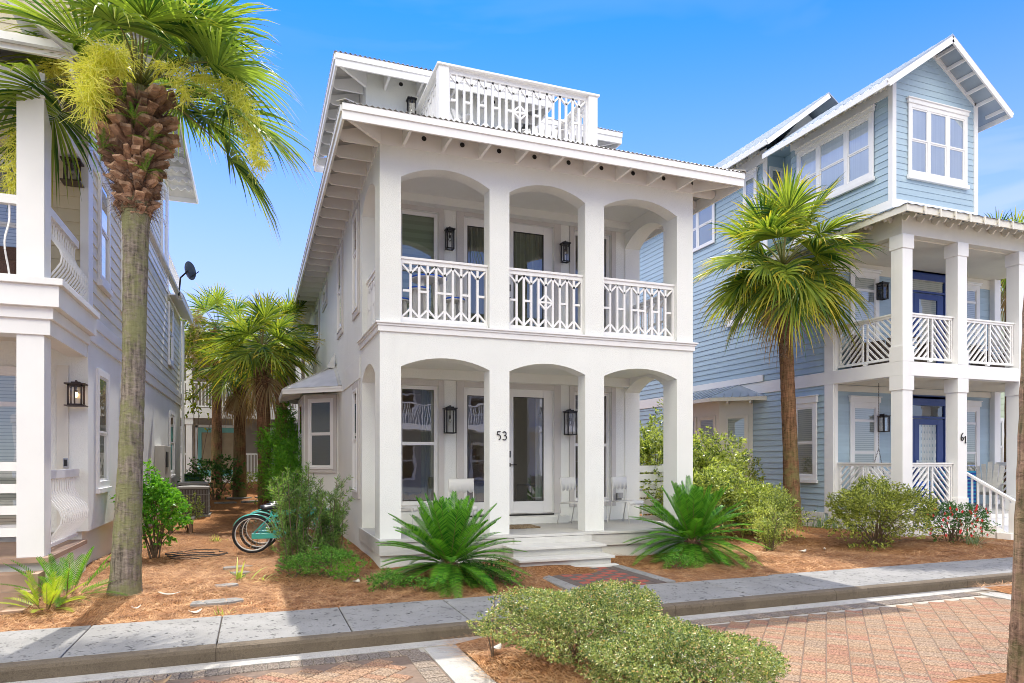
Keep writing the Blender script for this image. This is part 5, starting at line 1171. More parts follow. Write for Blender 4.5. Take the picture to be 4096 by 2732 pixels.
def fan_palm(name,base,trunk,rads,label,group,leafm,n=36,pet=1.,rad=1.1,seed=1,nseg=44,boots=(None),eltop=85,ellow=-35,manual=(),fruit=(),dead=0,w=.03,droop=.45,trunkm=None,K=6,skip=None,cat='palm tree',upl=.25):
    rg=np.random.default_rng(seed); t=thing(name,label,cat,base,group=group)
    b=MB(); m=len(trunk); 
    pts=[];rr=[]
    for i in range((m-1)*15+1):
        k=min(i//15,m-2); f=i/15-k; p=[trunk[k][c]*(1-f)+trunk[k+1][c]*f for c in range(3)]; r=rads[k]*(1-f)+rads[k+1]*f
        pts.append(p); rr.append(r*(1+.03*((i%2)*2-1)*rg.uniform(0,1)))
    b.tube(pts,rr,20); build(b,'trunk',trunkm or PTRUNK,t,smooth='all')
    heart=np.array(trunk[-1],float)
    if boots:
        z0,z1,r0,r1,nb,bl=boots; b=MB(); fb=[]
        def cen(z):
            for k in range(m-1):
                if trunk[k][2]<=z<=trunk[k+1][2]:
                    f=(z-trunk[k][2])/(trunk[k+1][2]-trunk[k][2]); return np.array([trunk[k][c]*(1-f)+trunk[k+1][c]*f for c in range(3)]),rads[k]*(1-f)+rads[k+1]*f
            return heart.copy(),rads[-1]
        for i in range(nb):
            f=i/nb; z=z0+(z1-z0)*f; c,rt=cen(z); az=i*2.399+rg.normal(0,.15); c[2]=z
            ext=(r0+(r1-r0)*min(1,f*1.6))-rt
            o=np.array([math.cos(az),math.sin(az),0]); p=c+o*rt*.8; q=p+o*max(ext,.05)+np.array([0,0,bl*rg.uniform(.6,1.2)*(.4+.8*f)])
            s=np.array([-math.sin(az),math.cos(az),0]); sg=rg.choice([-1,1]); q=q+s*sg*rg.uniform(-.04,.16)+rg.normal(0,.02,3)
            w0,w1,h0,h1=.08,.045*rg.uniform(.5,1.5),.045,.018*rg.uniform(.6,1.6)
            up=nrm(np.cross(s,q-p)); vs=[]
            mid=(p+q)/2+o*(-.03)
            for pp,ww,hh in((p,w0,h0),(mid,.06,.035),(q,w1,h1)): vs+=[pp-s*ww-up*hh,pp+s*ww-up*hh,pp+s*ww*.8+up*hh,pp-s*ww*.8+up*hh]
            fs=[(0,3,2,1),(8,9,10,11)]+[(j*4+k,j*4+(k+1)%4,(j+1)*4+(k+1)%4,(j+1)*4+k) for j in range(2) for k in range(4)]
            b.add(vs,fs)
        build(b,'husk',BOOT,t)
        # fibrous mat between the boots
        nf=nb*22; zz=rg.uniform(z0,z1,nf); az=rg.uniform(0,6.283,nf); cc=np.array([cen(z)[0] for z in zz]); rr_=r0*.75+(r1-r0)*.6*(zz-z0)/(z1-z0)
        o=np.stack([np.cos(az),np.sin(az),0*az],-1); p=cc+o*rr_[:,None]; p[:,2]=zz; d=nrm(o*rg.uniform(-.2,1,(nf,1))+rg.normal(0,.8,(nf,3))); L_=rg.uniform(.06,.2,nf)
        s=nrm(np.cross(d,rg.normal(0,1,(nf,3))))*.0022; md=p+d*L_[:,None]*.5+rg.normal(0,.015,(nf,3)); q=p+d*L_[:,None]; q[:,2]-=.04
        strips_obj('fibre',FIBER,np.stack([np.stack([p-s,p+s],1),np.stack([md-s,md+s],1),np.stack([q-s*.3,q+s*.3],1)],1),t)
    fr=[]
    for i in range(n):
        f=(i+.5)/n; el=R(eltop+(ellow-eltop)*f**.85)+rg.normal(0,.08); az=i*2.39996+rg.normal(0,.12)
        if skip and skip(az%(2*math.pi),math.degrees(el)): continue
        fr.append((az,el,pet*rg.uniform(.8,1.15)*(.8+upl*max(0,math.sin(el))),rad*rg.uniform(.8,1.1),None))
    for q in manual: fr.append(q)
    rows=[];pt=MB()
    for az,el,pl,rd,roll in fr:
        d=np.array([math.cos(el)*math.cos(az),math.cos(el)*math.sin(az),math.sin(el)]); g=.18+.22*math.cos(el)
        p=curve_pts(heart,d,pl,g,7); pt.tube([tuple(x) for x in p],[.022,.018,.015,.013,.011,.010,.008],5)
        ax=p[-1]-p[-2]; rows.append(fan(p[-1],ax,rd,nseg,droop*(1.1-.5*math.sin(max(el,0))),rg.normal(0,.35) if roll is None else roll,rg,w=w,K=K))
    build(pt,'petioles',PETIOLE,t,smooth='all')
    strips_obj('fronds',leafm,np.concatenate(rows),t)
    if dead:
        rows=[]
        for i in range(dead):
            az=i*2.4+1; el=R(-60)+rg.normal(0,.15); d=np.array([math.cos(el)*math.cos(az),math.cos(el)*math.sin(az),math.sin(el)]); p=curve_pts(heart-[0,0,.25],d,pet*.6,.3,5)
            rows.append(fan(p[-1],p[-1]-p[-2],rad*.75,26,.5,rg.normal(0,.5),rg,w=w*.7,K=5,spread=R(70),cup=.05))
        strips_obj('dead_fronds',L_BROWN,np.concatenate(rows),t)
    for fq in fruit:
        pts=np.array(fq[0],float); dens,ln=fq[1],fq[2]; mcol=fq[3] if len(fq)>3 else FRUIT
        tt=np.linspace(0,1,30); idx=tt*(len(pts)-1); P=np.stack([np.interp(idx,range(len(pts)),pts[:,c]) for c in range(3)],-1)
        b=MB(); b.tube([tuple(x) for x in P[::3]],.009,5); st=build(b,'fruit_stalk',mcol,t)
        k=dens; ii=rg.integers(6,30,k); base_=P[ii]; d1=nrm(rg.normal(0,1,(k,3))+[0,0,-.25])*rg.uniform(.3,1,(k,1))*ln*.55; b1=base_+d1
        nn=9; p=np.repeat(base_,nn,0)+np.repeat(d1,nn,0)*rg.uniform(.2,1,(k*nn,1)); d=nrm(np.repeat(nrm(d1),nn,0)*.7+rg.normal(0,.7,(k*nn,3))+[0,0,-.35]); L_=rg.uniform(.4,1,(k*nn,1))*ln*.5
        m1=p+d*L_*.5+rg.normal(0,.012,p.shape); q=p+d*L_+[0,0,-.02]; s=nrm(np.cross(d,rg.normal(0,1,p.shape)))*.0045
        strips_obj('fruit_branches',mcol,np.stack([np.stack([p-s,p+s],1),np.stack([m1-s,m1+s],1),np.stack([q-s*.5,q+s*.5],1)],1),st if False else t)
        s0=nrm(rg.normal(0,1,(k,3)))*.004; strips_obj('fruit_branches',mcol,np.stack([np.stack([base_-s0,base_+s0],1),np.stack([b1-s0*.6,b1+s0*.6],1)],1),t)
    return t
def trunkmat(name,c,lich,lichen=.5,zfade=None):
    m,N,L=nodes(name); p=N['Principled BSDF']; p.inputs['Roughness'].default_value=.95; p.inputs['Specular IOR Level'].default_value=.1
    tc=N.new('ShaderNodeTexCoord'); 
    mp=N.new('ShaderNodeMapping'); mp.inputs['Scale'].default_value=(7,7,22); L.new(tc.outputs['Object'],mp.inputs[0])
    n=N.new('ShaderNodeTexNoise'); n.inputs['Scale'].default_value=1; n.inputs['Detail'].default_value=8; n.inputs['Roughness'].default_value=.7; n.inputs['Distortion'].default_value=1.2; L.new(mp.outputs[0],n.inputs['Vector'])
    mv=N.new('ShaderNodeMapping'); mv.inputs['Scale'].default_value=(34,34,3.5); L.new(tc.outputs['Object'],mv.inputs[0])
    nv=N.new('ShaderNodeTexNoise'); nv.inputs['Scale'].default_value=1; nv.inputs['Detail'].default_value=5; L.new(mv.outputs[0],nv.inputs['Vector'])
    ad=N.new('ShaderNodeMath'); ad.operation='ADD'; L.new(n.outputs[0],ad.inputs[0]); L.new(nv.outputs[0],ad.inputs[1])
    r=N.new('ShaderNodeValToRGB'); h=N.new('ShaderNodeMath'); h.operation='MULTIPLY'; h.inputs[1].default_value=.5; L.new(ad.outputs[0],h.inputs[0]); L.new(h.outputs[0],r.inputs[0]); e=r.color_ramp.elements
    e[0].position=.38; e[0].color=tuple(x*.35 for x in c)+(1,); e[1].position=.62; e[1].color=tuple(x*1.35 for x in c)+(1,)
    n2=N.new('ShaderNodeTexNoise'); n2.inputs['Scale'].default_value=2.6; n2.inputs['Detail'].default_value=7; n2.inputs['Roughness'].default_value=.7; L.new(tc.outputs['Object'],n2.inputs['Vector'])
    r2=N.new('ShaderNodeMapRange'); r2.inputs['From Min'].default_value=.44; r2.inputs['From Max'].default_value=.56; r2.inputs['To Max'].default_value=lichen; L.new(n2.outputs[0],r2.inputs[0])
    fac=r2.outputs[0]
    if zfade:
        sp=N.new('ShaderNodeSeparateXYZ'); L.new(tc.outputs['Object'],sp.inputs[0]); rz=N.new('ShaderNodeMapRange'); rz.inputs['From Min'].default_value=zfade[0]; rz.inputs['From Max'].default_value=zfade[1]; rz.inputs['To Min'].default_value=1; rz.inputs['To Max'].default_value=.1; L.new(sp.outputs['Z'],rz.inputs[0])
        mu=N.new('ShaderNodeMath'); mu.operation='MULTIPLY'; L.new(fac,mu.inputs[0]); L.new(rz.outputs[0],mu.inputs[1]); fac=mu.outputs[0]
    mx=N.new('ShaderNodeMix'); mx.data_type='RGBA'; L.new(fac,mx.inputs['Factor']); L.new(r.outputs[0],mx.inputs['A']); mx.inputs['B'].default_value=tuple(lich)+(1,)
    n3=N.new('ShaderNodeMix'); n3.data_type='RGBA'; n3.blend_type='MULTIPLY'; n3.inputs['Factor'].default_value=.5; L.new(mx.outputs['Result'],n3.inputs['A']); L.new(r.outputs[0],n3.inputs['B'])
    mx2=N.new('ShaderNodeMix'); mx2.data_type='RGBA'; mx2.inputs['Factor'].default_value=.35; L.new(mx.outputs['Result'],mx2.inputs['A']); L.new(n3.outputs['Result'],mx2.inputs['B']); L.new(mx2.outputs['Result'],p.inputs['Base Color'])
    b=N.new('ShaderNodeBump'); b.inputs['Strength'].default_value=1; b.inputs['Distance'].default_value=.035; L.new(h.outputs[0],b.inputs['Height']); L.new(b.outputs[0],p.inputs['Normal'])
    return m
PTRUNK=trunkmat('mossy_palm_trunk',(.27,.23,.19),(.26,.27,.12),.75)
PTRUNK2=trunkmat('brown_palm_trunk',(.26,.14,.08),(.24,.26,.10),.8,(0.6,2.4))
PETIOLE=leafmat('palm_petiole',(.13,.17,.04),(.2,.17,.06),0)
CR=-R(20.474)     # azimuth of the street side pointing right as seen from the pavement
GP='sabal palms'
lp=[(-1.505,9.62,-.05),(-1.49,9.62,.25),(-1.44,9.62,1.6),(-1.40,9.62,2.9),(-1.38,9.62,4.4),(-1.38,9.62,4.8),(-1.38,9.62,5.4),(-1.37,9.62,6.0),(-1.33,9.62,6.3)]
man=[(CR+.05,R(14),.95,1.15,-.2),(CR-.25,R(32),1.15,1.15,.3),(CR+.5,R(25),1.1,1.1,0),(CR-.1,R(58),1.2,1.1,.3),(CR-.6,R(48),1.1,1.1,0),
     (CR+3.3,R(22),1.2,1.15,.1),(CR+2.9,R(45),1.2,1.1,0),(CR+3.0,R(12),1.1,1.1,-.3),(CR-1.3,R(70),1.0,1.05,0),(CR+1.4,R(50),1.2,1.1,0),(CR+3.14,R(70),1.1,1.1,0),(CR+.9,R(60),1.1,1.1,0),(CR+.2,R(-16),1.05,.85,.1)]
H_=np.array(lp[-1])
def hp(a,r,z): return tuple(H_+np.array([math.cos(a)*r,math.sin(a)*r,z]))
fan_palm('sabal_palm',(-1.505,9.62,0),lp,[.215,.175,.14,.13,.145,.165,.19,.20,.13],'large sabal palm with mossy grey trunk and shaggy boots in front of the beige house',GP,L_SABAL,n=17,pet=1.15,rad=1.18,seed=3,nseg=52,boots=(4.72,6.12,.20,.50,200,.13),eltop=88,ellow=30,manual=man,w=.033,droop=.38,upl=.1,
  fruit=(((hp(CR+2.6,.1,0),hp(CR-1.9,.35,.25),hp(CR-2.0,.6,.0),hp(CR-2.0,.65,-.5)),190,.55),
         ((hp(CR+3.1,.1,0),hp(CR+3.1,1.0,.35),hp(CR+3.05,1.5,.1),hp(CR+3.05,1.65,-.6),hp(CR+3.05,1.7,-1.1)),190,.36),
         ((hp(CR,.1,0),hp(CR-.05,.8,.15),hp(CR-.05,1.25,-.05),hp(CR-.05,1.42,-.5),hp(CR-.05,1.5,-.95)),170,.34),
         ((hp(CR,.1,0),hp(CR-.5,.5,.2),hp(CR-.4,.7,.0),hp(CR-.4,.75,-.3)),50,.3)))
rp=[(11.70,12.7,.0),(11.69,12.7,.3),(11.62,12.7,2.0),(11.50,12.7,4.3),(11.44,12.7,5.0),(11.41,12.7,6.15)]
fan_palm('sabal_palm',(11.7,12.7,0),rp,[.23,.20,.165,.155,.17,.13],'full round sabal palm with brown trunk and yellow tipped fronds beside the blue house',GP,L_SABAL2,n=42,pet=.85,rad=1.24,seed=8,nseg=48,boots=(4.8,5.75,.19,.33,70,.14),eltop=88,ellow=-20,w=.042,droop=.34,trunkm=PTRUNK2,dead=2,upl=.75,
  fruit=(([(11.4,12.6,5.6),(11.0,12.2,5.3),(10.9,12.1,4.6),(10.95,12.1,3.9)],22,.3,BARK),))
def mini(x,y,z0,ztop,r,label,seed,n=24,pet=.75,rad=1.,leafm=L_SABAL2,dead=3,lean=(0,0),boots=True,tm=PTRUNK2,fruit=()):
    tr=[(x,y,z0-.1),(x+lean[0]*.5,y,(z0+ztop)/2),(x+lean[0],y,ztop-.7),(x+lean[0],y,ztop)]
    return fan_palm('sabal_palm',(x,y,z0),tr,[r*1.25,r,r*1.05,r*.8],label,GP,leafm,n=n,pet=pet,rad=rad,seed=seed,nseg=30,K=5,boots=(ztop-1.0,ztop-.1,r*1.2,r*1.9,50,.14),ellow=-10,w=.042,upl=.6,droop=.3,dead=dead,trunkm=tm,fruit=fruit)
mini(-1.34,28.2,float(gh(-1.34,28.2)),6.55,.17,'tall sabal palm with straw coloured fruit in front of the teal doors',21,fruit=(([(-1.34,28,6.5),(-1.9,27.4,7.0),(-2.1,27.2,6.3),(-2.1,27.2,5.3)],90,.7,mat('straw_fruit',(.6,.42,.18),.8,.2,8)),),n=26,pet=.9,rad=1.1)
mini(-.49,25.6,float(gh(-.49,25.6)),4.7,.19,'short sabal palm with skirt of hanging dead fronds, second trunk from the teal doors',22,n=22,dead=9)
mini(.29,20.2,0,4.75,.17,'bushy bright green sabal palm nearest in the gap between the houses',23,n=30,leafm=L_SABAL2,pet=.7,rad=1.1,lean=(-.1,0))
mini(.80,23.2,.2,5.7,.18,'sabal palm touching the eave of the white cottage in the gap',24,n=24,leafm=L_SABAL2)
mini(20.5,13.6,0,7.4,.17,'distant sabal palm behind the right end of the blue house balcony',25,n=26)
fan_palm('sabal_palm',(5.58,3.58,-.15),[(5.60,3.57,-.2),(5.62,3.56,.6),(5.72,3.54,3.0),(6.1,3.45,9.0),(6.15,3.45,10.2)],[.17,.145,.14,.15,.12],'bare brown palm trunk in the foreground at the right edge',GP,L_SABAL,n=14,pet=.9,rad=1.,seed=31,nseg=30,K=5,boots=(9.0,10.1,.22,.4,40,.15),trunkm=trunkmat('foreground_palm_trunk',(.30,.20,.14),(.2,.25,.08),.25))
# ---- pinnate fronds
def pinnate(p0,az,el,L,g,nl,ll,lw,ang,vee,rg,K=3,taper=True,start=.12):
    d=np.array([math.cos(el)*math.cos(az),math.cos(el)*math.sin(az),math.sin(el)]); n=24; P=curve_pts(p0,d,L,g,n)
    t=np.linspace(start,.995,nl); idx=t*(n-1); Q=np.stack([np.interp(idx,range(n),P[:,c]) for c in range(3)],-1)
    T=nrm(np.stack([np.interp(idx,range(n),np.gradient(P[:,c])) for c in range(3)],-1)); s=nrm(np.cross(T,[0,0,1.]))
    up=np.cross(s,T); prof=np.sin(np.pi*np.clip((t-start)/(1-start)*.8+.15,0,1))**.6 if taper else np.ones(nl)
    out=[]
    for sg in(-1,1):
        a=ang*(1-.35*t)[:,None]; D=nrm(T*np.cos(a)+s*sg*np.sin(a)+up*vee); l=(ll*prof*rg.uniform(.92,1.06,nl))[:,None]
        r=np.linspace(0,1,K); W_=np.interp(r,[0,.5,1],[.8,1,.05])*lw
        X=Q[:,None]+D[:,None]*(l*r)[...,None]; X[...,2]-=.18*l*r**2
        e=T[:,None]*W_[None,:,None]*.5; out.append(np.stack([X-e,X+e],2))
    ra=np.linspace(0,1,12); ii=ra*(n-1); RP=np.stack([np.interp(ii,range(n),P[:,c]) for c in range(3)],-1); RT=nrm(np.gradient(RP,axis=0)); rs=nrm(np.cross(RT,[0,0,1.]))*(.007*(1.1-ra))[:,None]
    return np.concatenate(out),np.stack([RP-rs,RP+rs],1)[None]
def cycad(name,x,y,z,label,cat,group,m,nf,L,ll,lw,nl,seed,trunk_r=.12,trunk_h=.25,elr=(80,-5),g=(.15,.55),ang=R(58),vee=.35,new=None,spread=0,start=.12,K=3):
    rg=np.random.default_rng(seed); t=thing(name,label,cat,(x,y,z),group=group)
    if trunk_h:
        b=MB(); b.lathe([(trunk_r*.9,-.1),(trunk_r*1.15,trunk_h*.4),(trunk_r*.9,trunk_h),(trunk_r*.3,trunk_h*1.2)],(x,y,z),12); build(b,'trunk',FIBER,t,smooth='all')
    A=[];B=[]
    for i in range(nf):
        f=(i+.5)/nf; el=R(elr[0]+(elr[1]-elr[0])*f)+rg.normal(0,.09); az=i*2.39996+rg.normal(0,.2); o=(x+math.cos(az)*(trunk_r*.4+spread*rg.uniform(.2,1)),y+math.sin(az)*(trunk_r*.4+spread*rg.uniform(.2,1)),z+trunk_h)
        a,b_=pinnate(o,az,el,L*rg.uniform(.85,1.1)*(.72+.4*math.sin(math.pi*min(1,.25+f*.6))),g[0]+(g[1]-g[0])*(1-abs(math.sin(el))),nl,ll,lw,ang,vee,rg,start=start,K=K); A.append(a);B.append(b_)
    strips_obj('fronds',m,np.concatenate(A),t); strips_obj('frond_stems',new or PETIOLE,np.concatenate(B),t)
    return t
cycad('sago_palm',2.53,9.25,0,'sago palm left of the steps against the porch base','sago palm','sago palms by the porch',L_SAGO,92,1.02,.165,.0145,52,41,trunk_r=.13,trunk_h=.25,elr=(84,-14),g=(.12,.42))
cycad('sago_palm',6.90,9.80,0,'sago palm right of the steps by the porch corner','sago palm','sago palms by the porch',L_SAGO,92,1.1,.17,.0145,54,42,trunk_r=.15,trunk_h=.32,elr=(84,-20),g=(.12,.45))
cycad('coontie',-2.12,9.62,0,'coontie cycad with feathery fronds by the left porch steps, the larger clump','coontie plant','coontie clumps',L_COONT,34,.68,.105,.015,20,43,trunk_r=.05,trunk_h=.02,elr=(72,12),g=(.1,.45),spread=.12,start=.25,new=PETIOLE)
cycad('coontie',-2.2,9.1,-.02,'small yellowish coontie in front of the larger coontie','coontie plant','coontie clumps',leafmat('coontie_young',(.25,.38,.03),(.4,.45,.05),.45),20,.46,.085,.014,18,44,trunk_r=.04,trunk_h=.02,elr=(80,15),g=(.1,.4),spread=.08,start=.25)
# ---- leafy shrubs
def shrub(name,x,y,z,rx,ry,h,label,m,n,ll,lw,seed,cl=9,group=None,cat='shrub',lump=.22,z0=.05,up=.35,twigs=14,m2=None,frac2=0,open_=0.,shape=1.,twigm=None,inner=.35,fn='leaves'):
    """clusters of leaf blades over a lumpy crown, on visible twigs"""
    rg=np.random.default_rng(seed); t=thing(name,label,cat,(x,y,z),group=group); k=max(8,n//cl)
    u=nrm(rg.normal(0,1,(k,3))); u[:,2]=np.where(u[:,2]<-.3,np.where(rg.random(k)<.35,u[:,2],-u[:,2]),u[:,2])
    ph=rg.uniform(0,6.28,6); lum=1+lump*(np.sin(u[:,0]*4+ph[0])*np.sin(u[:,1]*4+ph[1])+.7*np.sin(u[:,2]*6+ph[2]+u[:,0]*5))
    rad=np.where(rg.random(k)<inner,rg.uniform(.45,.9,k),rg.uniform(.88,1.06,k))*lum
    cz=h*.5; c=np.array([x,y,z+z0+cz]); p=c+u*rad[:,None]*np.array([rx,ry,cz])
    if open_: p=p[rg.random(k)>open_*(.5+.5*np.sin(u[:,0]*7+ph[3])*np.sin(u[:,2]*6+ph[4]))]; 
    u=nrm((p-c)/np.array([rx,ry,cz])); k=len(p); p[:,2]=np.maximum(p[:,2],z+rg.uniform(.02,.12,k)*min(h,1.))
    d=nrm(u+np.array([0,0,up])+rg.normal(0,.3,(k,3)))
    D=np.repeat(d,cl,0); Q=np.repeat(p,cl,0); a=rg.uniform(0,6.283,k*cl); e1=nrm(np.cross(D,rg.normal(0,1,D.shape))); e2=np.cross(D,e1)
    tilt=rg.uniform(.35,1.25,k*cl)[:,None]; dirn=nrm(D*np.cos(tilt)+(e1*np.cos(a)[:,None]+e2*np.sin(a)[:,None])*np.sin(tilt))
    Q=Q+D*rg.uniform(-ll*1.2,ll*.6,(k*cl,1)); nn=nrm(np.cross(dirn,rg.normal(0,1,D.shape)*.5+D)); L_=rg.uniform(.65,1.15,(k*cl,1))*ll; w=lw*rg.uniform(.8,1.2,(k*cl,1))
    tip=Q+dirn*L_; tip[:,2]-=.12*L_[:,0]; mid=Q+dirn*L_*.5
    V=np.stack([Q,mid-nn*w/2,tip,mid+nn*w/2],1)
    if m2 is not None:
        s=(rg.random(len(V))<frac2)&(np.einsum('ij,ij->i',Q-c,Q-c)>0)
        leaf_obj(fn,m,V[~s].reshape(-1,3),0,t); leaf_obj('new_growth',m2,V[s].reshape(-1,3),0,t)
    else: leaf_obj(fn,m,V.reshape(-1,3),0,t)
    if twigs:
        b=MB()
        for i in range(twigs):
            q=p[rg.integers(0,k)]; s0=np.array([x+rg.normal(0,rx*.08),y+rg.normal(0,ry*.08),z-.03]); md=s0*.45+q*.55; md[:2]=s0[:2]*.6+q[:2]*.4+rg.normal(0,.03,2)
            b.tube([tuple(s0),tuple(md),tuple(q)],[.005+.005*min(h,2),.004+.004*min(h,2),.002],5)
        build(b,'stems',twigm or BARK,t)
    return t
# foreground hedge on the island
HG='clipped shrubs on the planting island'
shrub('hedge_shrub',2.74,5.50,-.13,.80,.72,.64,'rounded small leaved shrub on the island, the taller one nearest the cottage',L_HEDGE,62000,.024,.011,51,cl=9,group=HG,m2=L_HEDGET,frac2=.12,twigs=30,lump=.16,inner=.35)
shrub('hedge_shrub',2.96,4.40,-.13,.68,.70,.50,'rounded small leaved shrub on the island, lower one at the bottom edge of the picture',L_HEDGE,54000,.024,.011,52,cl=9,group=HG,m2=L_HEDGET,frac2=.12,twigs=30,lump=.16,inner=.35)
shrub('hedge_sprig',2.05,5.98,-.13,.07,.07,.62,'thin upright sprig left of the taller island shrub',L_HEDGE,160,.03,.014,53,cl=6,twigs=3,m2=L_HEDGET,frac2=.2)
# left side garden
shrub('glossy_shrub',-1.62,13.3,0,.50,.45,1.35,'bright glossy green shrub right behind the big palm trunk',L_GLOSS,5500,.08,.04,54,cl=8,twigs=22,z0=.12,open_=.35)
shrub('variegated_shrub',-1.45,17.9,0,.36,.36,.75,'small grey green shrub in front of the air conditioners',L_OLIVE,1500,.05,.024,55,cl=8)
shrub('dark_shrub',-1.25,25.0,float(gh(-1.25,25)),.85,.6,1.35,'dark green shrub below the teal doors',L_DARK,3000,.08,.045,56,cl=8,twigs=14)
shrub('round_shrub',-.35,27.2,float(gh(-.35,27.2)),.5,.45,.62,'low yellow green round shrub at the foot of the short palm',L_OLIVE,1800,.05,.025,57,cl=8)
shrub('oleander',.75,19.3,0,.65,.5,2.75,'tall slender leaved oleander left of the bay window',L_GLOSS,6500,.17,.024,58,cl=9,z0=.1,up=.7,open_=.3,twigs=24)
shrub('oleander',.85,17.6,0,.55,.5,2.0,'lower oleander under the bay window behind the bicycles',L_GLOSS,4200,.15,.022,59,cl=9,z0=.1,up=.7,open_=.25,twigs=18)
shrub('magnolia',-2.05,27.4,float(gh(-2,27)),.75,.9,3.6,'magnolia with yellowish leathery leaves behind the left house corner',L_MAG,2300,.16,.07,60,cl=8,z0=2.6,cat='tree',twigs=3,open_=.3)
def podocarpus(x,y,h,r,label,seed,n=9,m=L_POD,group='podocarpus bushes beside the cottage wall'):
    rg=np.random.default_rng(seed); t=thing('podocarpus',label,'shrub',(x,y,0),group=group); b=MB(); V=[]
    for i in range(n):
        az=rg.uniform(0,6.28); rr=r*rg.uniform(.1,1); top=np.array([x+rr*math.cos(az),y+rr*math.sin(az),h*rg.uniform(.55,1.05)]); base=np.array([x+rr*.35*math.cos(az),y+rr*.35*math.sin(az),0.]); 
        md=(base+top)/2+rg.normal(0,.04,3); b.tube([tuple(base),tuple(md),tuple(top)],[.011,.008,.003],5)
        paths=[(base,top,1.)]
        for j in range(9):
            f=rg.uniform(.15,.9); s=base*(1-f)+top*f; a2=rg.uniform(0,6.28); e=s+np.array([math.cos(a2)*.2,math.sin(a2)*.2,.16])*rg.uniform(.6,1.3); paths.append((s,e,.9)); b.tube([tuple(s),tuple(e)],[.004,.002],4)
        for s,e,k in paths:
            L_=np.linalg.norm(e-s); nl=int(L_/.0055); f=rg.random(nl)**.8; Q=s+(e-s)*f[:,None]; ax=nrm(e-s); a=rg.uniform(0,6.28,nl); e1=nrm(np.cross(ax,[.3,.5,.1])); e2=np.cross(ax,e1)
            dr=nrm(ax*.75+(e1*np.cos(a)[:,None]+e2*np.sin(a)[:,None])); nn=nrm(np.cross(dr,rg.normal(0,1,(nl,3)))); ll=rg.uniform(.05,.085,(nl,1)); w=.0095
            V.append(np.stack([Q,Q+dr*ll*.5-nn*w/2,Q+dr*ll,Q+dr*ll*.5+nn*w/2],1))
    leaf_obj('leaves',m,np.concatenate(V).reshape(-1,3),0,t); build(b,'stems',BARK,t); return t
podocarpus(.60,11.0,1.6,.48,'leafy podocarpus in front of the bicycles, left of the pair',61,16)
podocarpus(1.15,11.25,1.4,.42,'darker podocarpus against the cottage wall, right of the pair',62,14)
podocarpus(8.82,10.15,.85,.26,'small bright podocarpus in the mulch right of the right sago',63,7,L_OLIVE,'podocarpus bushes beside the cottage wall')
GC='low green ground cover clumps'
for i,(x,y,rx,h,n,lab,m) in enumerate([(1.0,10.25,.50,.42,4200,'feathery ground cover at the foot of the podocarpus pair',L_GC),(.58,10.35,.30,.32,2000,'light green ground cover at the left foot of the podocarpus',L_GC),(1.18,9.75,.24,.24,900,'broad leaved green weeds in front of the feathery ground cover',L_GLOSS),
  (1.62,9.0,.30,.22,1700,'low spreading clump left of the left sago near the sidewalk',L_GC),(2.02,8.72,.13,.16,500,'small sprig below the left sago, nearest the sidewalk',L_GC),(2.42,8.85,.14,.17,600,'small bushy sprig right under the left sago trunk',L_GC),(2.95,9.02,.34,.30,2200,'dark rounded clump at the left edge of the brick path',L_DARK),(3.25,8.75,.16,.16,500,'light sprig beside the path edging',L_GC),
  (6.2,9.15,.24,.2,900,'low clump at the left foot of the right sago',L_GC)]):
    shrub('ground_cover',x,y,0,rx,rx*.8,h,lab,m,n,.035,.013,70+i,cl=7,group=GC,cat='ground cover',twigs=6,z0=.01,up=.8)
# right garden
GO='olive green shrubs between the cottage and the blue house'
shrub('olive_shrub',8.75,14.0,0,.95,.8,2.5,'tall olive green shrub seen through the right porch arch',L_OLIVE,11000,.10,.036,81,cl=8,group=GO,lump=.3,twigs=20)
shrub('olive_shrub',9.85,13.5,0,.85,.8,2.15,'olive green shrub in front of the cream bay window',L_OLIVE,11000,.10,.036,82,cl=8,group=GO,lump=.3,open_=.15,twigs=20)
shrub('olive_shrub',9.0,12.4,0,.85,.7,1.5,'broad bright shrub right beside the white corner pillar',L_OLIVE,10500,.09,.032,83,cl=8,group=GO,lump=.3,twigs=16)
shrub('olive_shrub',10.1,12.0,0,.65,.6,1.15,'lower loose olive shrub behind the right sago',L_OLIVE,7500,.08,.03,84,cl=8,group=GO,lump=.35,open_=.2,twigs=16)
shrub('olive_shrub',9.75,11.1,0,.6,.5,.85,'low sunny shrub right behind the fronds of the right sago',L_OLIVE,5200,.06,.024,98,cl=8,group=GO,lump=.35,twigs=14)
shrub('dark_shrub',11.3,14.2,0,.95,.5,1.75,'dark open shrub against the blue wall behind the palm trunk',L_AZAL,7500,.06,.026,85,cl=7,open_=.35,twigs=20)
shrub('azalea',11.2,9.95,0,.98,.75,1.15,'large rounded azalea in front of the blue house porch corner',L_AZAL,22000,.05,.021,86,cl=7,open_=.06,lump=.25,twigs=40,z0=.08)
az=shrub('red_azalea',12.95,9.75,0,.78,.5,.78,'dark azalea with red flowers by the stair rail of the blue house',L_DARK,6500,.045,.018,87,cl=7,open_=.2,twigs=24)
rg=np.random.default_rng(5); V=[]
for i in range(46):
    a=rg.uniform(0,6.28); f=rg.uniform(.5,1); p=np.array([12.95+.8*f*math.cos(a),9.75-.5*abs(math.sin(a))*f,.2+.62*rg.random()]); 
    for k in range(5):
        b_=k*1.257; d=np.array([math.cos(b_),-.35,math.sin(b_)]); nn=np.array([-math.sin(b_),0,math.cos(b_)]); V.append(np.stack([p,p+d*.02-nn*.013,p+d*.04,p+d*.02+nn*.013]))
leaf_obj('flowers',L_FLOWER,np.concatenate(V),0,az)
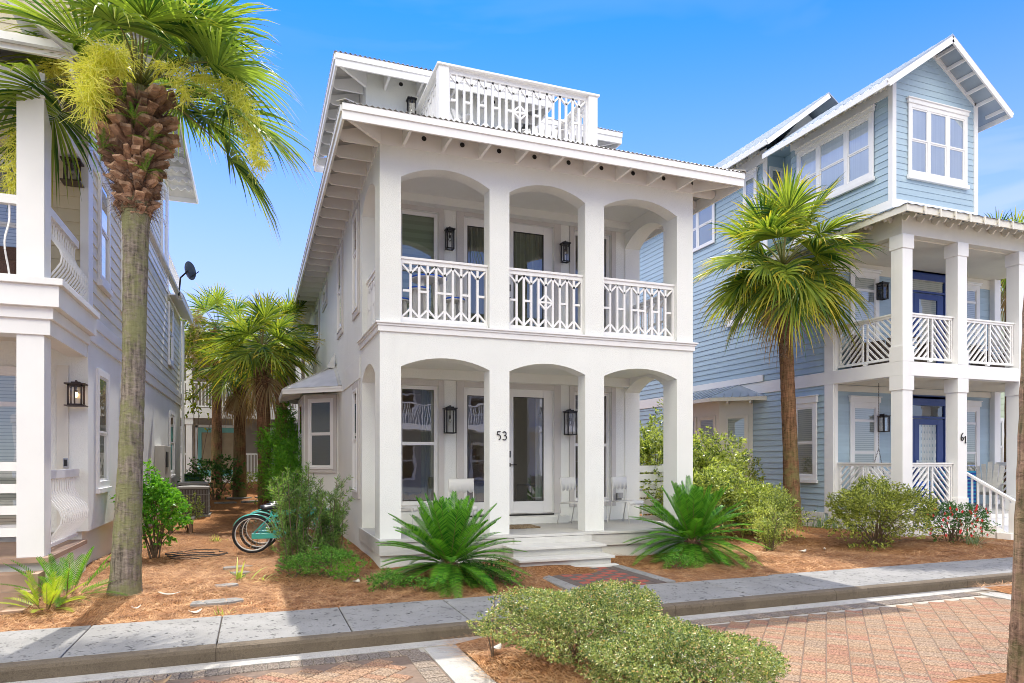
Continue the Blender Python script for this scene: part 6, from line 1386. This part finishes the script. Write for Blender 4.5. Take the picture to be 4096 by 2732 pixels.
def blades(name,x,y,z,n,L,w,label,cat,m,seed,el=(20,85),g=.5,r0=.05,group=None,K=5):
    rg=np.random.default_rng(seed); t=thing(name,label,cat,(x,y,z),group=group); rows=[]
    for i in range(n):
        az=rg.uniform(0,6.28); e=R(rg.uniform(*el)); l=L*rg.uniform(.6,1.1); d=np.array([math.cos(e)*math.cos(az),math.cos(e)*math.sin(az),math.sin(e)]); P=curve_pts((x+r0*rg.normal(),y+r0*rg.normal(),z),d,l,g*math.cos(e)+.1,K)
        s=nrm(np.cross(d,[0,0,1.])); W_=np.interp(np.linspace(0,1,K),[0,.3,1],[.7,1,.05])*w*.5; rows.append(np.stack([P-s*W_[:,None],P+s*W_[:,None]],1))
    strips_obj('blades',m,np.stack(rows),t); return t
blades('yucca',13.0,9.35,0,46,.62,.022,'grey green spiky yucca in front of the red azalea','yucca',L_YUCCA,91,g=.2,el=(15,80))
blades('strap_leaf_plant',-.22,10.45,0,16,.50,.032,'low strap leaved plant alone on the pine straw','plant',L_OLIVE,92,g=.45,el=(15,65))
blades('strap_leaf_plant',.12,10.25,0,7,.36,.03,'tiny strap leaved tuft right of the lone strap leaved plant','plant',L_OLIVE,93,g=.45,el=(10,45))
GRG='ornamental grass clumps on the right'
blades('grass_clump',12.25,12.3,0,260,.75,.009,'dark grass clump right of the brown palm trunk','grass',L_GRASS,94,g=.6,r0=.2,group=GRG)
blades('grass_clump',10.6,12.1,0,260,.75,.009,'bright grass clump in the shrubs left of the brown palm trunk','grass',L_OLIVE,95,g=.5,r0=.25,group=GRG)
blades('grass_clump',12.7,11.9,0,150,.6,.008,'thin grass clump at the foot of the blue house corner','grass',L_GRASS,96,g=.6,r0=.2,group=GRG)
# ferns rooted between the boots of the left palm
FG='boston ferns growing on the big palm'
for i,(a,z,r) in enumerate([(CR-2.6,5.75,.40),(CR-1.9,5.75,.48),(CR-1.2,5.7,.47),(CR-2.9,5.45,.42),(CR-2.2,5.4,.42),(CR-.8,5.5,.42),(CR-1.5,5.95,.4),(CR-.9,5.15,.36)]):
    cycad('fern',-1.34+r*math.cos(a),9.62+r*math.sin(a),z,['green fern highest on the left side of the palm boots','fern in the middle left of the palm boots','fern in the middle of the palm boots','yellowish fern low on the left edge of the boots','yellowish fern low left of centre on the boots','fern low on the right side of the boots','fern near the top centre under the fruit','lowest fern on the right of the boots'][i],'fern',FG,L_COONT,9,.3,.035,.010,20,200+i,trunk_r=.01,trunk_h=0,elr=(75,5),g=(.3,.8),ang=R(80),vee=0,start=.1,K=2)
# pine needles lying loose over the mulch near the street
def needles(name,n,fx,seed,L=(.10,.22),w=.003):
    rg=np.random.default_rng(seed); x,y,z=fx(rg,n); a=rg.uniform(0,3.1416,n)+rg.normal(0,.3,n); l=rg.uniform(*L,n); d=np.stack([np.cos(a),np.sin(a),rg.normal(0,.10,n)],-1)
    p=np.stack([x,y,z+rg.uniform(.002,.022,n)],-1); s=np.stack([-np.sin(a),np.cos(a),0*a],-1)*w/2; b=np.stack([rg.normal(0,.012,n),rg.normal(0,.012,n),rg.uniform(0,.008,n)],-1)
    q=p+d*l[:,None]; m=(p+q)/2+b; q[:,2]=np.maximum(q[:,2],z-.01)
    return struct(strips_obj(name,NEEDLE,np.stack([np.stack([p-s,p+s],1),np.stack([m-s,m+s],1),np.stack([q-s,q+s],1)],1),None,smooth=False),'stuff')
NEEDLE=mat('pine_needle',(.66,.40,.20),.8,.5,5,col2=(.22,.085,.03,1),isl=.5)
def f1(rg,n):
    x=rg.uniform(-4,2.0,n*2); y=8.1+rg.beta(1,2.2,n*2)*13; k=~((x>1.7)&(y>10.7))&~((x<-2.4)&(y>9.1)); x,y=x[k][:n],y[k][:n]; return x,y,gh(x,y)
def f2(rg,n):
    x=rg.uniform(1.6,14.5,n*2); y=8.12+rg.beta(1,1.6,n*2)*4.0; k=~((x<7.7)&(y>10.6))&~((x>3.8)&(x<5.52)&(y<10.6))&~((x>12.8)&(y>10.8)); x,y=x[k][:n],y[k][:n]; return x,y,gh(x,y)
def f3(rg,n): x=rg.uniform(1.80,3.7,n); y=rg.uniform(3.5,6.72,n); return x,y,bed_h(x,y)
def f4(rg,n): x=rg.uniform(9.5,12,n); y=rg.uniform(5.6,6.85,n); return x,y,bed2(x,y)
needles('pine_needles',44000,f1,301,w=.0034); needles('pine_needles',38000,f2,302,w=.0034); needles('pine_needles',6500,f3,303,w=.0028); needles('pine_needles',2500,f4,304)

for i,(x,y,n,L,lab) in enumerate([(-.75,15.2,30,.22,'little green weed tuft in the pine straw in front of the timber block'),(-.35,8.35,14,.13,'tiny green weed at the sidewalk edge right of the near stepping stone'),(1.75,9.9,16,.16,'small weed tuft left of the left sago by the porch corner'),(7.6,9.2,16,.15,'small weed tuft at the foot of the right sago')]): blades('weed_tuft',x,y,float(gh(x,y)),n,L,.014,lab,'weed',L_OLIVE,400+i,g=.3,el=(15,80),group='weed tufts in the pine straw')
# ---------------------------------------------------------------- small things
WP=mat('white_powder_coat',(.74,.73,.70),.4,.04,5,spec=.4)
def scal_sheet(b,path,w,nx,scal,nlobe=4):
    """sheet following path (y,z) list, width w in x; last row dips in lobes"""
    vs=[];n=nx
    for j,(y,z) in enumerate(path):
        for i in range(n+1):
            x=-w/2+w*i/n; dz=0; 
            if j==len(path)-1: dz=-scal*abs(math.sin(math.pi*nlobe*i/n))
            vs.append((x,y,z+dz))
    fs=[(j*(n+1)+i,j*(n+1)+i+1,(j+1)*(n+1)+i+1,(j+1)*(n+1)+i) for j in range(len(path)-1) for i in range(n)]
    b.add(vs,fs)
def porch_chair():
    t=thing('porch_chair','x','chair',(0,0,0),local=True)   # faces -y
    b=MB(); scal_sheet(b,[(.215,.885),(.19,.905),(.165,.895),(.155,.80),(.15,.69)],.46,40,.045); o=build(b,'backrest',WP,t,smooth='all',local=True); m=o.modifiers.new('t','SOLIDIFY'); m.thickness=.006
    b=MB(); scal_sheet(b,[(.16,.43),(.05,.415),(-.1,.43),(-.22,.435),(-.26,.42),(-.27,.38)],.46,40,.03); o=build(b,'seat',WP,t,smooth='all',local=True); m=o.modifiers.new('t','SOLIDIFY'); m.thickness=.006
    for s in(-1,1):
        b=MB(); b.tube([(s*.225,.26,0),(s*.225,.17,.43),(s*.225,.155,.6),(s*.225,.19,.9)],.011,8); build(b,'leg',WP,t,smooth='all',local=True)
        b=MB(); b.tube([(s*.225,-.25,0),(s*.225,-.22,.42),(s*.225,.17,.415)],.011,8); build(b,'leg',WP,t,smooth='all',local=True)
    return t
GCH='white scalloped metal chairs on the ground floor porch'
ch=porch_chair(); ch['group']=GCH
place(ch,(2.42,11.9,.45),R(62),'white scalloped chair half hidden behind the left corner pillar')
for (x,y,rz,l) in((3.48,11.85,-8,'white scalloped chair facing the street behind the left sago'),(5.78,12.0,28,'white scalloped chair just right of the front door'),(6.95,12.1,22,'white scalloped chair beside the slatted screen in the right porch bay')):
    c=copy_tree(ch); place(c,(x,y,.45),R(rz),l)
def side_table(x,y,label):
    t=thing('side_table',label,'side table',(x,y,.45),group='small white tables between the porch chairs',local=True)
    b=MB(); b.lathe([(.17,.42),(.2,.43),(.2,.445),(.17,.45)],(0,0,0),20); build(b,'tabletop',WP,t,smooth=True,local=True)
    for k in range(3): a=k*2.094; b=MB(); b.tube([(.16*math.cos(a),.16*math.sin(a),.43),(.19*math.cos(a),.19*math.sin(a),0)],.009,6); build(b,'leg',WP,t,local=True)
    return t
side_table(2.95,11.95,'small white table between the two left porch chairs'); side_table(6.38,12.15,'small white table behind the third pillar, between the right chairs')
# rope mat
t=thing('door_mat','braided brown and tan rope mat in front of the door','door mat',(4.45,11.85,.45)); b=MB()
for k in range(9): 
    y=11.6+k*.06; b.tube([(4.0+.08*i,y+.014*(-1)**i,.463) for i in range(12)],.018,6)
build(b,'rope',mat('jute_rope',(.3,.22,.13),.9,.5,30,.5,60,col2=(.1,.07,.04,1)),t,smooth='all')
t=thing('wall_outlet','grey weatherproof outlet box low on the porch wall beside the right chair','outlet',(6.95,12.7,.95)); b=MB(); b.box(7.06,7.16,12.64,12.715,.86,1.0); build(b,'box',mat('outlet_grey',(.3,.3,.29),.5),t,bev=.006); b=MB(); b.box(7.05,7.17,12.60,12.639,.9,1.01); build(b,'cover',mat('clear_cover',(.45,.45,.43),.2),t)
# balcony bistro set
BLU=mat('cobalt_paint',(.015,.10,.6),.35,.05,4)
def bistro(name,label,x,y,z,h,r,cat,group,legs=4,splay=1.25):
    t=thing(name,label,cat,(x,y,z),group=group,local=True)
    b=MB(); b.lathe([(r*.9,h-.045),(r*.97,h-.04),(r*.97,h-.022)],(0,0,0),28); build(b,'underside' if cat=='table' else 'seat',WP,t,smooth=True,local=True)
    b=MB(); b.lathe([(r*.98,h-.021),(r,h-.02),(r,h),(r*.97,h+.004),(.01,h+.005)],(0,0,0),28); build(b,'blue_top',BLU,t,smooth=True,local=True)
    for k in range(legs): a=.785+k*2*math.pi/legs; b=MB(); b.bar((r*.55*math.cos(a),r*.55*math.sin(a),h-.04),(r*.55*splay*1.4*math.cos(a),r*.55*splay*1.4*math.sin(a),0),.045,.045); build(b,'leg',WP,t,local=True)
    b=MB(); q=r*.7*splay; zz=h*.35
    for k in range(4): a=.785+k*math.pi/2; c=a+math.pi/2; b.bar((q*math.cos(a),q*math.sin(a),zz),(q*math.cos(c),q*math.sin(c),zz),.02,.035)
    build(b,'stretcher',WP,t,local=True); return t
bistro('bistro_table','round white bar table with cobalt blue rim on the balcony',2.86,11.86,3.83,1.05,.32,'table',None)
GS='white stools with blue seats on the balcony'
bistro('bar_stool','blue topped stool in front of the balcony bar table',2.60,11.48,3.83,.76,.19,'stool',GS)
bistro('bar_stool','blue topped stool right of the balcony bar table',3.33,11.85,3.83,.72,.19,'stool',GS)
bistro('bar_stool','blue topped stool behind the balcony bar table at far left',2.42,12.2,3.83,.72,.19,'stool',GS)
# chairs on the roof deck
def adirondack(x,y,z,rz,label,m=WP,group=None,name='adirondack_chair'):
    t=thing(name,label,'chair',(x,y,z),R(rz),group,local=True)
    b=MB()
    for k in range(5): a=-.22+k*.11; b.bar((a*.8,.18,.3),(a*1.25,.52,1.0+.06*(2-abs(k-2))),.1,.02,(0,1,.5))
    build(b,'backrest',m,t,local=True); b=MB()
    for k in range(5): b.box(-.26,.26,-.32+k*.11,-.22+k*.11,.36-.022*k,.38-.022*k)
    build(b,'seat',m,t,local=True)
    for s in(-1,1):
        b=MB(); b.box(s*.35-.06,s*.35+.06,-.38,.36,.56,.58); build(b,'armrest',m,t,local=True)
        b=MB(); b.box(s*.3-.02,s*.3+.02,-.36,-.27,0,.56); build(b,'leg',m,t,local=True); b=MB(); b.bar((s*.3,-.3,.33),(s*.3,.5,.03),.025,.12); build(b,'leg',m,t,local=True)
    return t
GA='white adirondack chairs on the roof deck'
adirondack(3.75,12.2,7.24,25,'white adirondack chair behind the left part of the roof deck railing',group=GA); adirondack(5.15,12.1,7.24,-20,'white adirondack chair behind the right part of the roof deck railing',group=GA)
t=thing('deck_table','small white square table between the chairs on the roof deck','table',(4.5,12.3,7.24)); b=MB(); b.box(4.2,4.8,12.0,12.6,7.68,7.72); build(b,'tabletop',WP,t)
for sx in(-1,1):
    for sy in(-1,1): b=MB(); b.box(4.5+sx*.26-.025,4.5+sx*.26+.025,12.3+sy*.26-.025,12.3+sy*.26+.025,7.24,7.68); build(b,'leg',WP,t)
# bicycles
def bicycle(label):
    t=thing('bicycle',label,'bicycle',(0,0,0),group='teal cruiser bicycles beside the cottage',local=True)
    def wheel(cx):
        b=MB(); b.tube([(cx+.325*math.cos(2*math.pi*k/40),0,.345+.325*math.sin(2*math.pi*k/40)) for k in range(40)],.024,8,closed=True); w=build(b,'wheel',RUBBER,t,smooth='all',local=True)
        b=MB(); b.tube([(cx+.298*math.cos(2*math.pi*k/40),0,.345+.298*math.sin(2*math.pi*k/40)) for k in range(40)],.012,6,closed=True); build(b,'rim',WP,w,smooth='all',local=True)
        b=MB(); b.tube([(cx,-.05,.345),(cx,.05,.345)],.022,8)
        for k in range(28): a=2*math.pi*k/28; s=.03*(-1)**k; b.tube([(cx+.02*math.cos(a+.6),s,.345+.02*math.sin(a+.6)),(cx+.292*math.cos(a),0,.345+.292*math.sin(a))],.0022,3)
        build(b,'spokes',CHROME,w,local=True)
    wheel(0); wheel(1.12)
    b=MB(); bb=(.46,0,.30); st=(.30,0,.74); hd=(.93,0,.80); hb=(.97,0,.66)
    b.tube([bb,(.38,0,.52),st],.016,8); b.tube([bb,(.7,0,.42),hb],.019,8); b.tube([(.33,0,.66),(.6,0,.68),hd],.017,8); b.tube([(.36,0,.56),(.65,0,.58),hb],.013,8); b.tube([hb,(.90,0,.92)],.019,8)
    for s in(-1,1): b.tube([(0,s*.055,.345),(.44,s*.03,.30)],.009,6); b.tube([(0,s*.055,.345),(.31,s*.02,.68)],.009,6); b.tube([(1.12,s*.055,.345),(1.04,s*.05,.55),(.965,s*.02,.68)],.012,6)
    build(b,'frame',TEAL,t,smooth='all',local=True)
    b=MB(); b.box(-.02,.5,-.065,-.05,.27,.37); b.box(-.26,.24,-.06,.06,.74,.755) if False else None; build(b,'chain_guard',TEAL,t,local=True,bev=.005)
    for cx,a0,a1 in((0,.3,2.7),(1.12,.9,2.6)):
        b=MB(); n=16; vs=[]
        for k in range(n+1): a=a0+(a1-a0)*k/n; vs+=[(cx+.365*math.cos(a),-.03,.345+.365*math.sin(a)),(cx+.37*math.cos(a),.03,.345+.37*math.sin(a))]
        b.add(vs,[(2*k,2*k+2,2*k+3,2*k+1) for k in range(n)]); o=build(b,'fender',TEAL,t,smooth='all',local=True); m=o.modifiers.new('t','SOLIDIFY'); m.thickness=.003
    b=MB(); vs=[];
    prof=[(-.15,.0,.0),(-.14,.09,.0),(-.06,.125,.01),(.02,.08,.0),(.12,.03,-.01),(.15,.0,-.02)]
    for x,w,z in prof:
        for k in range(9): u=-1+k/4; vs.append((.27+x,u*max(w,.012),.84+z+.03*(1-u*u)-.02*abs(u)))
    b.add(vs,[(j*9+k,j*9+k+1,(j+1)*9+k+1,(j+1)*9+k) for j in range(5) for k in range(8)]); o=build(b,'saddle',VINYL,t,smooth='all',local=True); m=o.modifiers.new('t','SOLIDIFY'); m.thickness=.05
    b=MB(); b.tube([st,(.27,0,.83)],.012,8); build(b,'seat_post',CHROME,t,local=True)
    b=MB(); b.tube([(.90,0,.92),(.88,0,1.0),(.86,.12,1.06),(.74,.28,1.08),(.62,.33,1.04)],.011,8); b.tube([(.88,0,1.0),(.86,-.12,1.06),(.74,-.28,1.08),(.62,-.33,1.04)],.011,8); build(b,'handlebar',CHROME,t,smooth='all',local=True)
    for s in(-1,1): b=MB(); b.tube([(.62,s*.33,1.04),(.50,s*.34,1.0)],.017,8); build(b,'grip',VINYL,t,local=True)
    b=MB(); b.tube([(.46,-.09,.30),(.46,.09,.30)],.015,6); b.bar((.46,-.09,.30),(.56,-.09,.18),.015,.02); b.bar((.46,.09,.30),(.36,.09,.42),.015,.02); b.box(.51,.61,-.19,-.1,.165,.19); b.box(.31,.41,.1,.19,.41,.435); b.tube([(.46+.09*math.cos(2*math.pi*k/16),-.055,.30+.09*math.sin(2*math.pi*k/16)) for k in range(16)],.008,5,closed=True); build(b,'crank',CHROME,t,local=True)
    b=MB(); b.bar((0,.06,.33),(-.05,.2,.02),.012,.012); build(b,'kickstand',CHROME,t,local=True)
    return t
bk=bicycle('teal cruiser bicycle nearest the viewer behind the podocarpus'); bk.location=(-.03,13.22,.02); bk.rotation_euler=(R(7),0,R(-2))
b2=copy_tree(bk); b2.location=(.08,13.75,.02); b2.rotation_euler=(R(7),0,R(1)); b2['label']='second teal cruiser bicycle, in the middle of the row'
b3=copy_tree(bk); b3.location=(.14,14.3,.02); b3.rotation_euler=(R(6),0,R(3)); b3['label']='third teal cruiser bicycle, farthest back in the row'
# air conditioners
def ac(x,y,label):
    z=float(gh(x,y)); t=thing('air_conditioner',label,'air conditioner',(x,y,z),group='outdoor condenser units',local=True); s=.39
    b=MB(); b.box(-s,s,-s,s,.05,.78); build(b,'core',mat('condenser_fins',(.09,.075,.065),.6,.3,30,.4,90) if 'condenser_fins' not in MT else MT['condenser_fins'],t,local=True,bev=.02)
    CS=MT.get('condenser_case') or mat('condenser_case',(.32,.31,.29),.5,.1,4)
    b=MB(); n=20
    for k in range(n+1):
        a=-s+2*s*k/n
        for q in((a,-s-.008),(a,s+.008)): b.box(q[0]-.004,q[0]+.004,q[1]-.004,q[1]+.004,.08,.74)
        for q in((-s-.008,a),(s+.008,a)): b.box(q[0]-.004,q[0]+.004,q[1]-.004,q[1]+.004,.08,.74)
    for zz in(.25,.42,.6): b.box(-s-.015,s+.015,-s-.015,-s-.007,zz,zz+.012); b.box(s+.007,s+.015,-s,s,zz,zz+.012)
    build(b,'guard',CS,t,local=True)
    b=MB(); b.box(-s-.02,s+.02,-s-.02,s+.02,.76,.82); 
    for r in(.08,.14,.2,.26,.32): b.tube([(r*math.cos(2*math.pi*k/24),r*math.sin(2*math.pi*k/24),.84) for k in range(24)],.005,4,closed=True)
    build(b,'top',CS,t,local=True,bev=.01)
    b=MB(); b.box(-.45,.45,-.45,.45,-.1,.05); build(b,'pad',CONC,t,local=True); return t
ac(-1.62,21.45,'nearer grey air conditioner condenser beside the left house'); ac(-1.75,23.2,'farther air conditioner condenser behind the first')
t=thing('wooden_block','short weathered timber block bench standing in the pine straw','bench',(-1.6,17.6,0)); OW=mat('weathered_timber',(.33,.2,.12),.85,.4,5,.4,30,stretch=(8,1,1)); b=MB(); b.box(-1.9,-1.3,17.35,17.75,.31,.37); build(b,'seat',mat('grey_timber',(.42,.38,.32),.85,.3,5,.3,30),t,bev=.01)
for x in(-1.84,-1.42): b=MB(); b.box(x,x+.07,17.4,17.7,-.03,.309); build(b,'leg',OW,t)
t=thing('trash_bin','dark green wheeled trash bin at the back corner of the left house','trash bin',(-2.0,26.3,.4)); GB=mat('bin_green',(.015,.09,.05),.45,.1,4); b=MB(); b.slab([(-2.25,-.0),(-1.75,0),(-1.70,.9),(-2.3,.9)],[],26,26.55,'y'); b.v=[(x,y,z+.25) for x,y,z in b.v]; build(b,'body',GB,t,bev=.02); b=MB(); b.box(-2.33,-1.67,25.95,26.6,1.151,1.21); build(b,'lid',GB,t,bev=.02)
# garden hose and stones
t=thing('garden_hose','thin black garden hose looping over the pine straw behind the palm','hose',(-.9,13.2,0)); b=MB()
rg=np.random.default_rng(9)
for q in range(3): pts=[(-.95+.42*math.cos(k*.5+q)*(1+.12*q)+.02*rg.normal(),13.0+.3*math.sin(k*.5+q*.8)+q*.12,.035+.012*q) for k in range(11)]; b.tube(pts,.008,6)
b.tube([(-1.3,13.6,.03),(-1.0,13.9,.05),(-.6,13.8,.03)],.008,6); build(b,'coil',RUBBER,t,smooth='all')
SG='flat stepping stones in the pine straw'
flat_stone('stepping_stone',-.42,8.88,.62,.26,.1,'pale flat stepping stone nearest the sidewalk',h=.03,group=SG)
for x,y,w,l in((-.25,11.55,.45,'small pale stepping stone by the bicycle wheel'),(-.35,9.8,.3,'small pale stone between the strap leaved plant and the near stone'),(-.2,10.95,.28,'little pale stone right behind the strap leaved plant')): flat_stone('stepping_stone',x,y,w,.2,.3,l,h=.025,group=SG)
for i,(x,y,w,d) in enumerate([(-.9,24.4,.7,.4),(-.1,24.5,.7,.45),(.6,24.3,.5,.4),(-.5,25.3,.9,.4),(.4,25.3,.8,.4)]): flat_stone('garden_paver',x,y,w,d,0,['leftmost slab of the cross path under the trees','middle near slab of the cross path','right near slab of the cross path','left far slab of the cross path','right far slab of the cross path'][i],h=.03,group='slabs of the path at the back of the garden')
def scrap(name,x,y,z,l,w,rz,label,m,cat,curl=.03,group=None):
    t=MB(Matrix.Translation((x,y,z))@Matrix.Rotation(rz,4,'Z')); n=7; vs=[]
    for i in range(n+1):
        u=i/n; ww=w*math.sin(math.pi*min(max(u*.9+.06,0),1)); zz=curl*(2*u-1)**2
        vs+=[(l*(u-.5),-ww/2,zz+.006),(l*(u-.5),0,zz),(l*(u-.5),ww/2,zz+.008)]
    t.add(vs,[(i*3+k,i*3+k+1,(i+1)*3+k+1,(i+1)*3+k) for i in range(n) for k in range(2)]); o=build(t,name,m,smooth='all'); md=o.modifiers.new('t','SOLIDIFY'); md.thickness=.003; tag(o,label,cat,group)
PALE=mat('bleached_husk',(.62,.56,.47),.8,.2,8)
scrap('fallen_leaf',-.72,6.28,-.13,.16,.11,.2,'large dry brown leaf curled on the pavers by the gutter',L_BROWN,'leaf',.05)
GB_='bleached husk scraps on the pine straw'
for i,(x,y,l,w,rz,lab) in enumerate([(-.98,9.35,.26,.05,-.3,'long pale husk scrap right of the big palm base'),(-1.25,8.75,.1,.04,.5,'tiny pale scrap between palm and sidewalk'),(-.62,8.42,.14,.08,.4,'pale curled scrap close to the sidewalk, left of the stone'),(1.3,9.55,.15,.09,1.,'white scrap under the podocarpus'),(9.2,9.75,.2,.1,.2,'white scrap in the mulch right of the right sago'),(9.9,9.95,.12,.06,.7,'small pale scrap in the middle of the right mulch bed'),(2.1,6.05,.16,.09,.6,'pale husk at the left foot of the island shrub')]): scrap('husk_scrap',x,y,(float(gh(x,y)) if y>8 else -.08)+.02,l,w,rz,lab,PALE,'husk',.03,GB_)
# ---- blue house porch clutter
t=thing('porch_swing','white slatted porch swing hanging on chains behind the left lower railing','porch swing',(13.95,12.0,1.0)); b=MB()
for k in range(6): b.box(13.35,14.5,11.65+k*.075,11.71+k*.075,.98,1.0)
build(b,'seat',WOODW,t); b=MB()
for k in range(6): b.bar((13.35,12.12+.02*k,1.06+.07*k),(14.5,12.12+.02*k,1.06+.07*k),.02,.05)
for x in(13.4,13.9,14.45): b.bar((x,12.1,1.0),(x,12.25,1.5),.04,.03)
build(b,'backrest',WOODW,t)
def chain(par,p,q):
    b=MB(); p=Vector(p);q=Vector(q); n=int((q-p).length/.035); d=(q-p)/n
    for k in range(n):
        c=p+d*(k+.5); r=.018; dn=d.normalized(); a=dn.cross(Vector((0,1,0)) if k%2 else Vector((1,0,0))).normalized()
        b.tube([tuple(c+dn*r*1.2*math.cos(2*math.pi*j/8)+a*r*.6*math.sin(2*math.pi*j/8)) for j in range(8)],.004,4,closed=True)
    build(b,'chain',BRONZE,par)
for x in(13.45,14.4): chain(t,(x,11.9,3.45),(x,11.9,1.95)); chain(t,(x,11.9,1.95),(x,11.68,1.0)); chain(t,(x,11.9,1.95),(x,12.15,1.3))
STRB=blindmat('blue_striped_canvas',(.01,.05,.3),(.02,.25,.42),.09,True)
def beach_chair(x,y,rz,label,lean=15):
    t=thing('folded_beach_chair',label,'beach chair',(x,y,.52),R(rz),'folded blue beach chairs on the blue house porch',local=True)
    b=MB(); b.box(-.27,.27,-.02,.0,.12,.9); o=build(b,'canvas',STRB,t,local=True); 
    b=MB(); b.tube([(-.3,0,.0),(-.3,.0,.95),(-.24,.0,1.03),(.24,.0,1.03),(.3,.0,.95),(.3,.0,0)],.012,8); b.tube([(-.3,-.06,.0),(-.3,-.06,.7),(.3,-.06,.7),(.3,-.06,0)],.012,8); build(b,'frame',CHROME,t,smooth='all',local=True)
    b=MB(); b.box(-.31,-.27,-.08,.02,.62,.7); b.box(.27,.31,-.08,.02,.62,.7); build(b,'armrest',VINYL,t,local=True); return t
beach_chair(15.05+.6,11.75,12,'folded blue striped beach chair standing just right of the 61 pillar'); beach_chair(16.3,11.9,-8,'folded blue striped beach chair nearest the right pillar, behind the stair rail'); beach_chair(15.95,12.2,5,'folded blue striped beach chair leaning in the middle of the stack')
for i,(x,z,c,l) in enumerate([(14.25,.52,(.01,.12,.6),'bright blue inflatable float standing behind the chevron rail'),(14.5,.52,(.02,.4,.7),'turquoise striped inflatable float beside the 61 pillar')]):
    m_=mat('vinyl_float_%d'%i,c,.15,.3,5,coat=1); t=thing('pool_float',l,'pool float',(x,11.5,z),group='inflatable pool floats'); 
    for k in range(4): b=MB(); b.tube([(x-.24,11.45+.1*i,z+.12+k*.16),(x,11.42+.1*i,z+.13+k*.16),(x+.24,11.45+.1*i,z+.12+k*.16)],[.06,.085,.06],10); build(b,'tube',m_,t,smooth='all')
t=thing('striped_sling_chair','blue sling chair with metal frame beside the blue float','chair',(13.75,11.5,.52)); b=MB(); b.bar((14.0,11.4,.6),(14.2,11.9,1.15),.45,.02); build(b,'sling',STRB,t)
b=MB(); b.tube([(13.78,11.35,.55),(13.95,11.95,1.2),(14.42,11.95,1.2),(14.25,11.35,.55)],.012,8); build(b,'frame',CHROME,t)
adirondack(17.5,12.2,.52,-60,'pale grey adirondack chair at the right end of the blue house porch',m=WOODW)
WK=mat('grey_brown_wicker',(.12,.09,.07),.8,.5,60,.6,90); CUSH=blindmat('striped_cushion',(.6,.62,.66),(.15,.25,.45),.07,True)
def lounge(x,y,rz,l,c):
    t=thing('wicker_armchair',l,'armchair',(x,y,3.80),R(rz),'wicker armchairs on the blue balcony',local=True)
    b=MB(); b.box(-.38,.38,-.38,.38,.08,.40); build(b,'seat',WK,t,local=True,bev=.03); b=MB(); b.box(-.38,.38,.28,.38,.40,.85); build(b,'backrest',WK,t,local=True,bev=.03)
    for s in(-1,1): b=MB(); b.box(s*.34-.05,s*.34+.05,-.36,.28,.4,.62); build(b,'armrest',WK,t,local=True,bev=.02)
    b=MB(); b.box(-.26,.26,.14,.26,.42,.8); build(b,'cushion',c,t,local=True,bev=.04)
    for sx in(-1,1):
        for sy in(-1,1): b=MB(); b.box(sx*.33-.025,sx*.33+.025,sy*.33-.025,sy*.33+.025,0,.08); build(b,'leg',WK,t,local=True)
lounge(13.65,12.2,20,'wicker armchair with striped cushion at the left end of the blue balcony',CUSH); lounge(14.5,12.0,-30,'wicker armchair in the corner of the blue balcony behind the corner pillar',CUSH); lounge(17.6,12.1,-20,'wicker armchair at the right end of the blue balcony',CUSH)
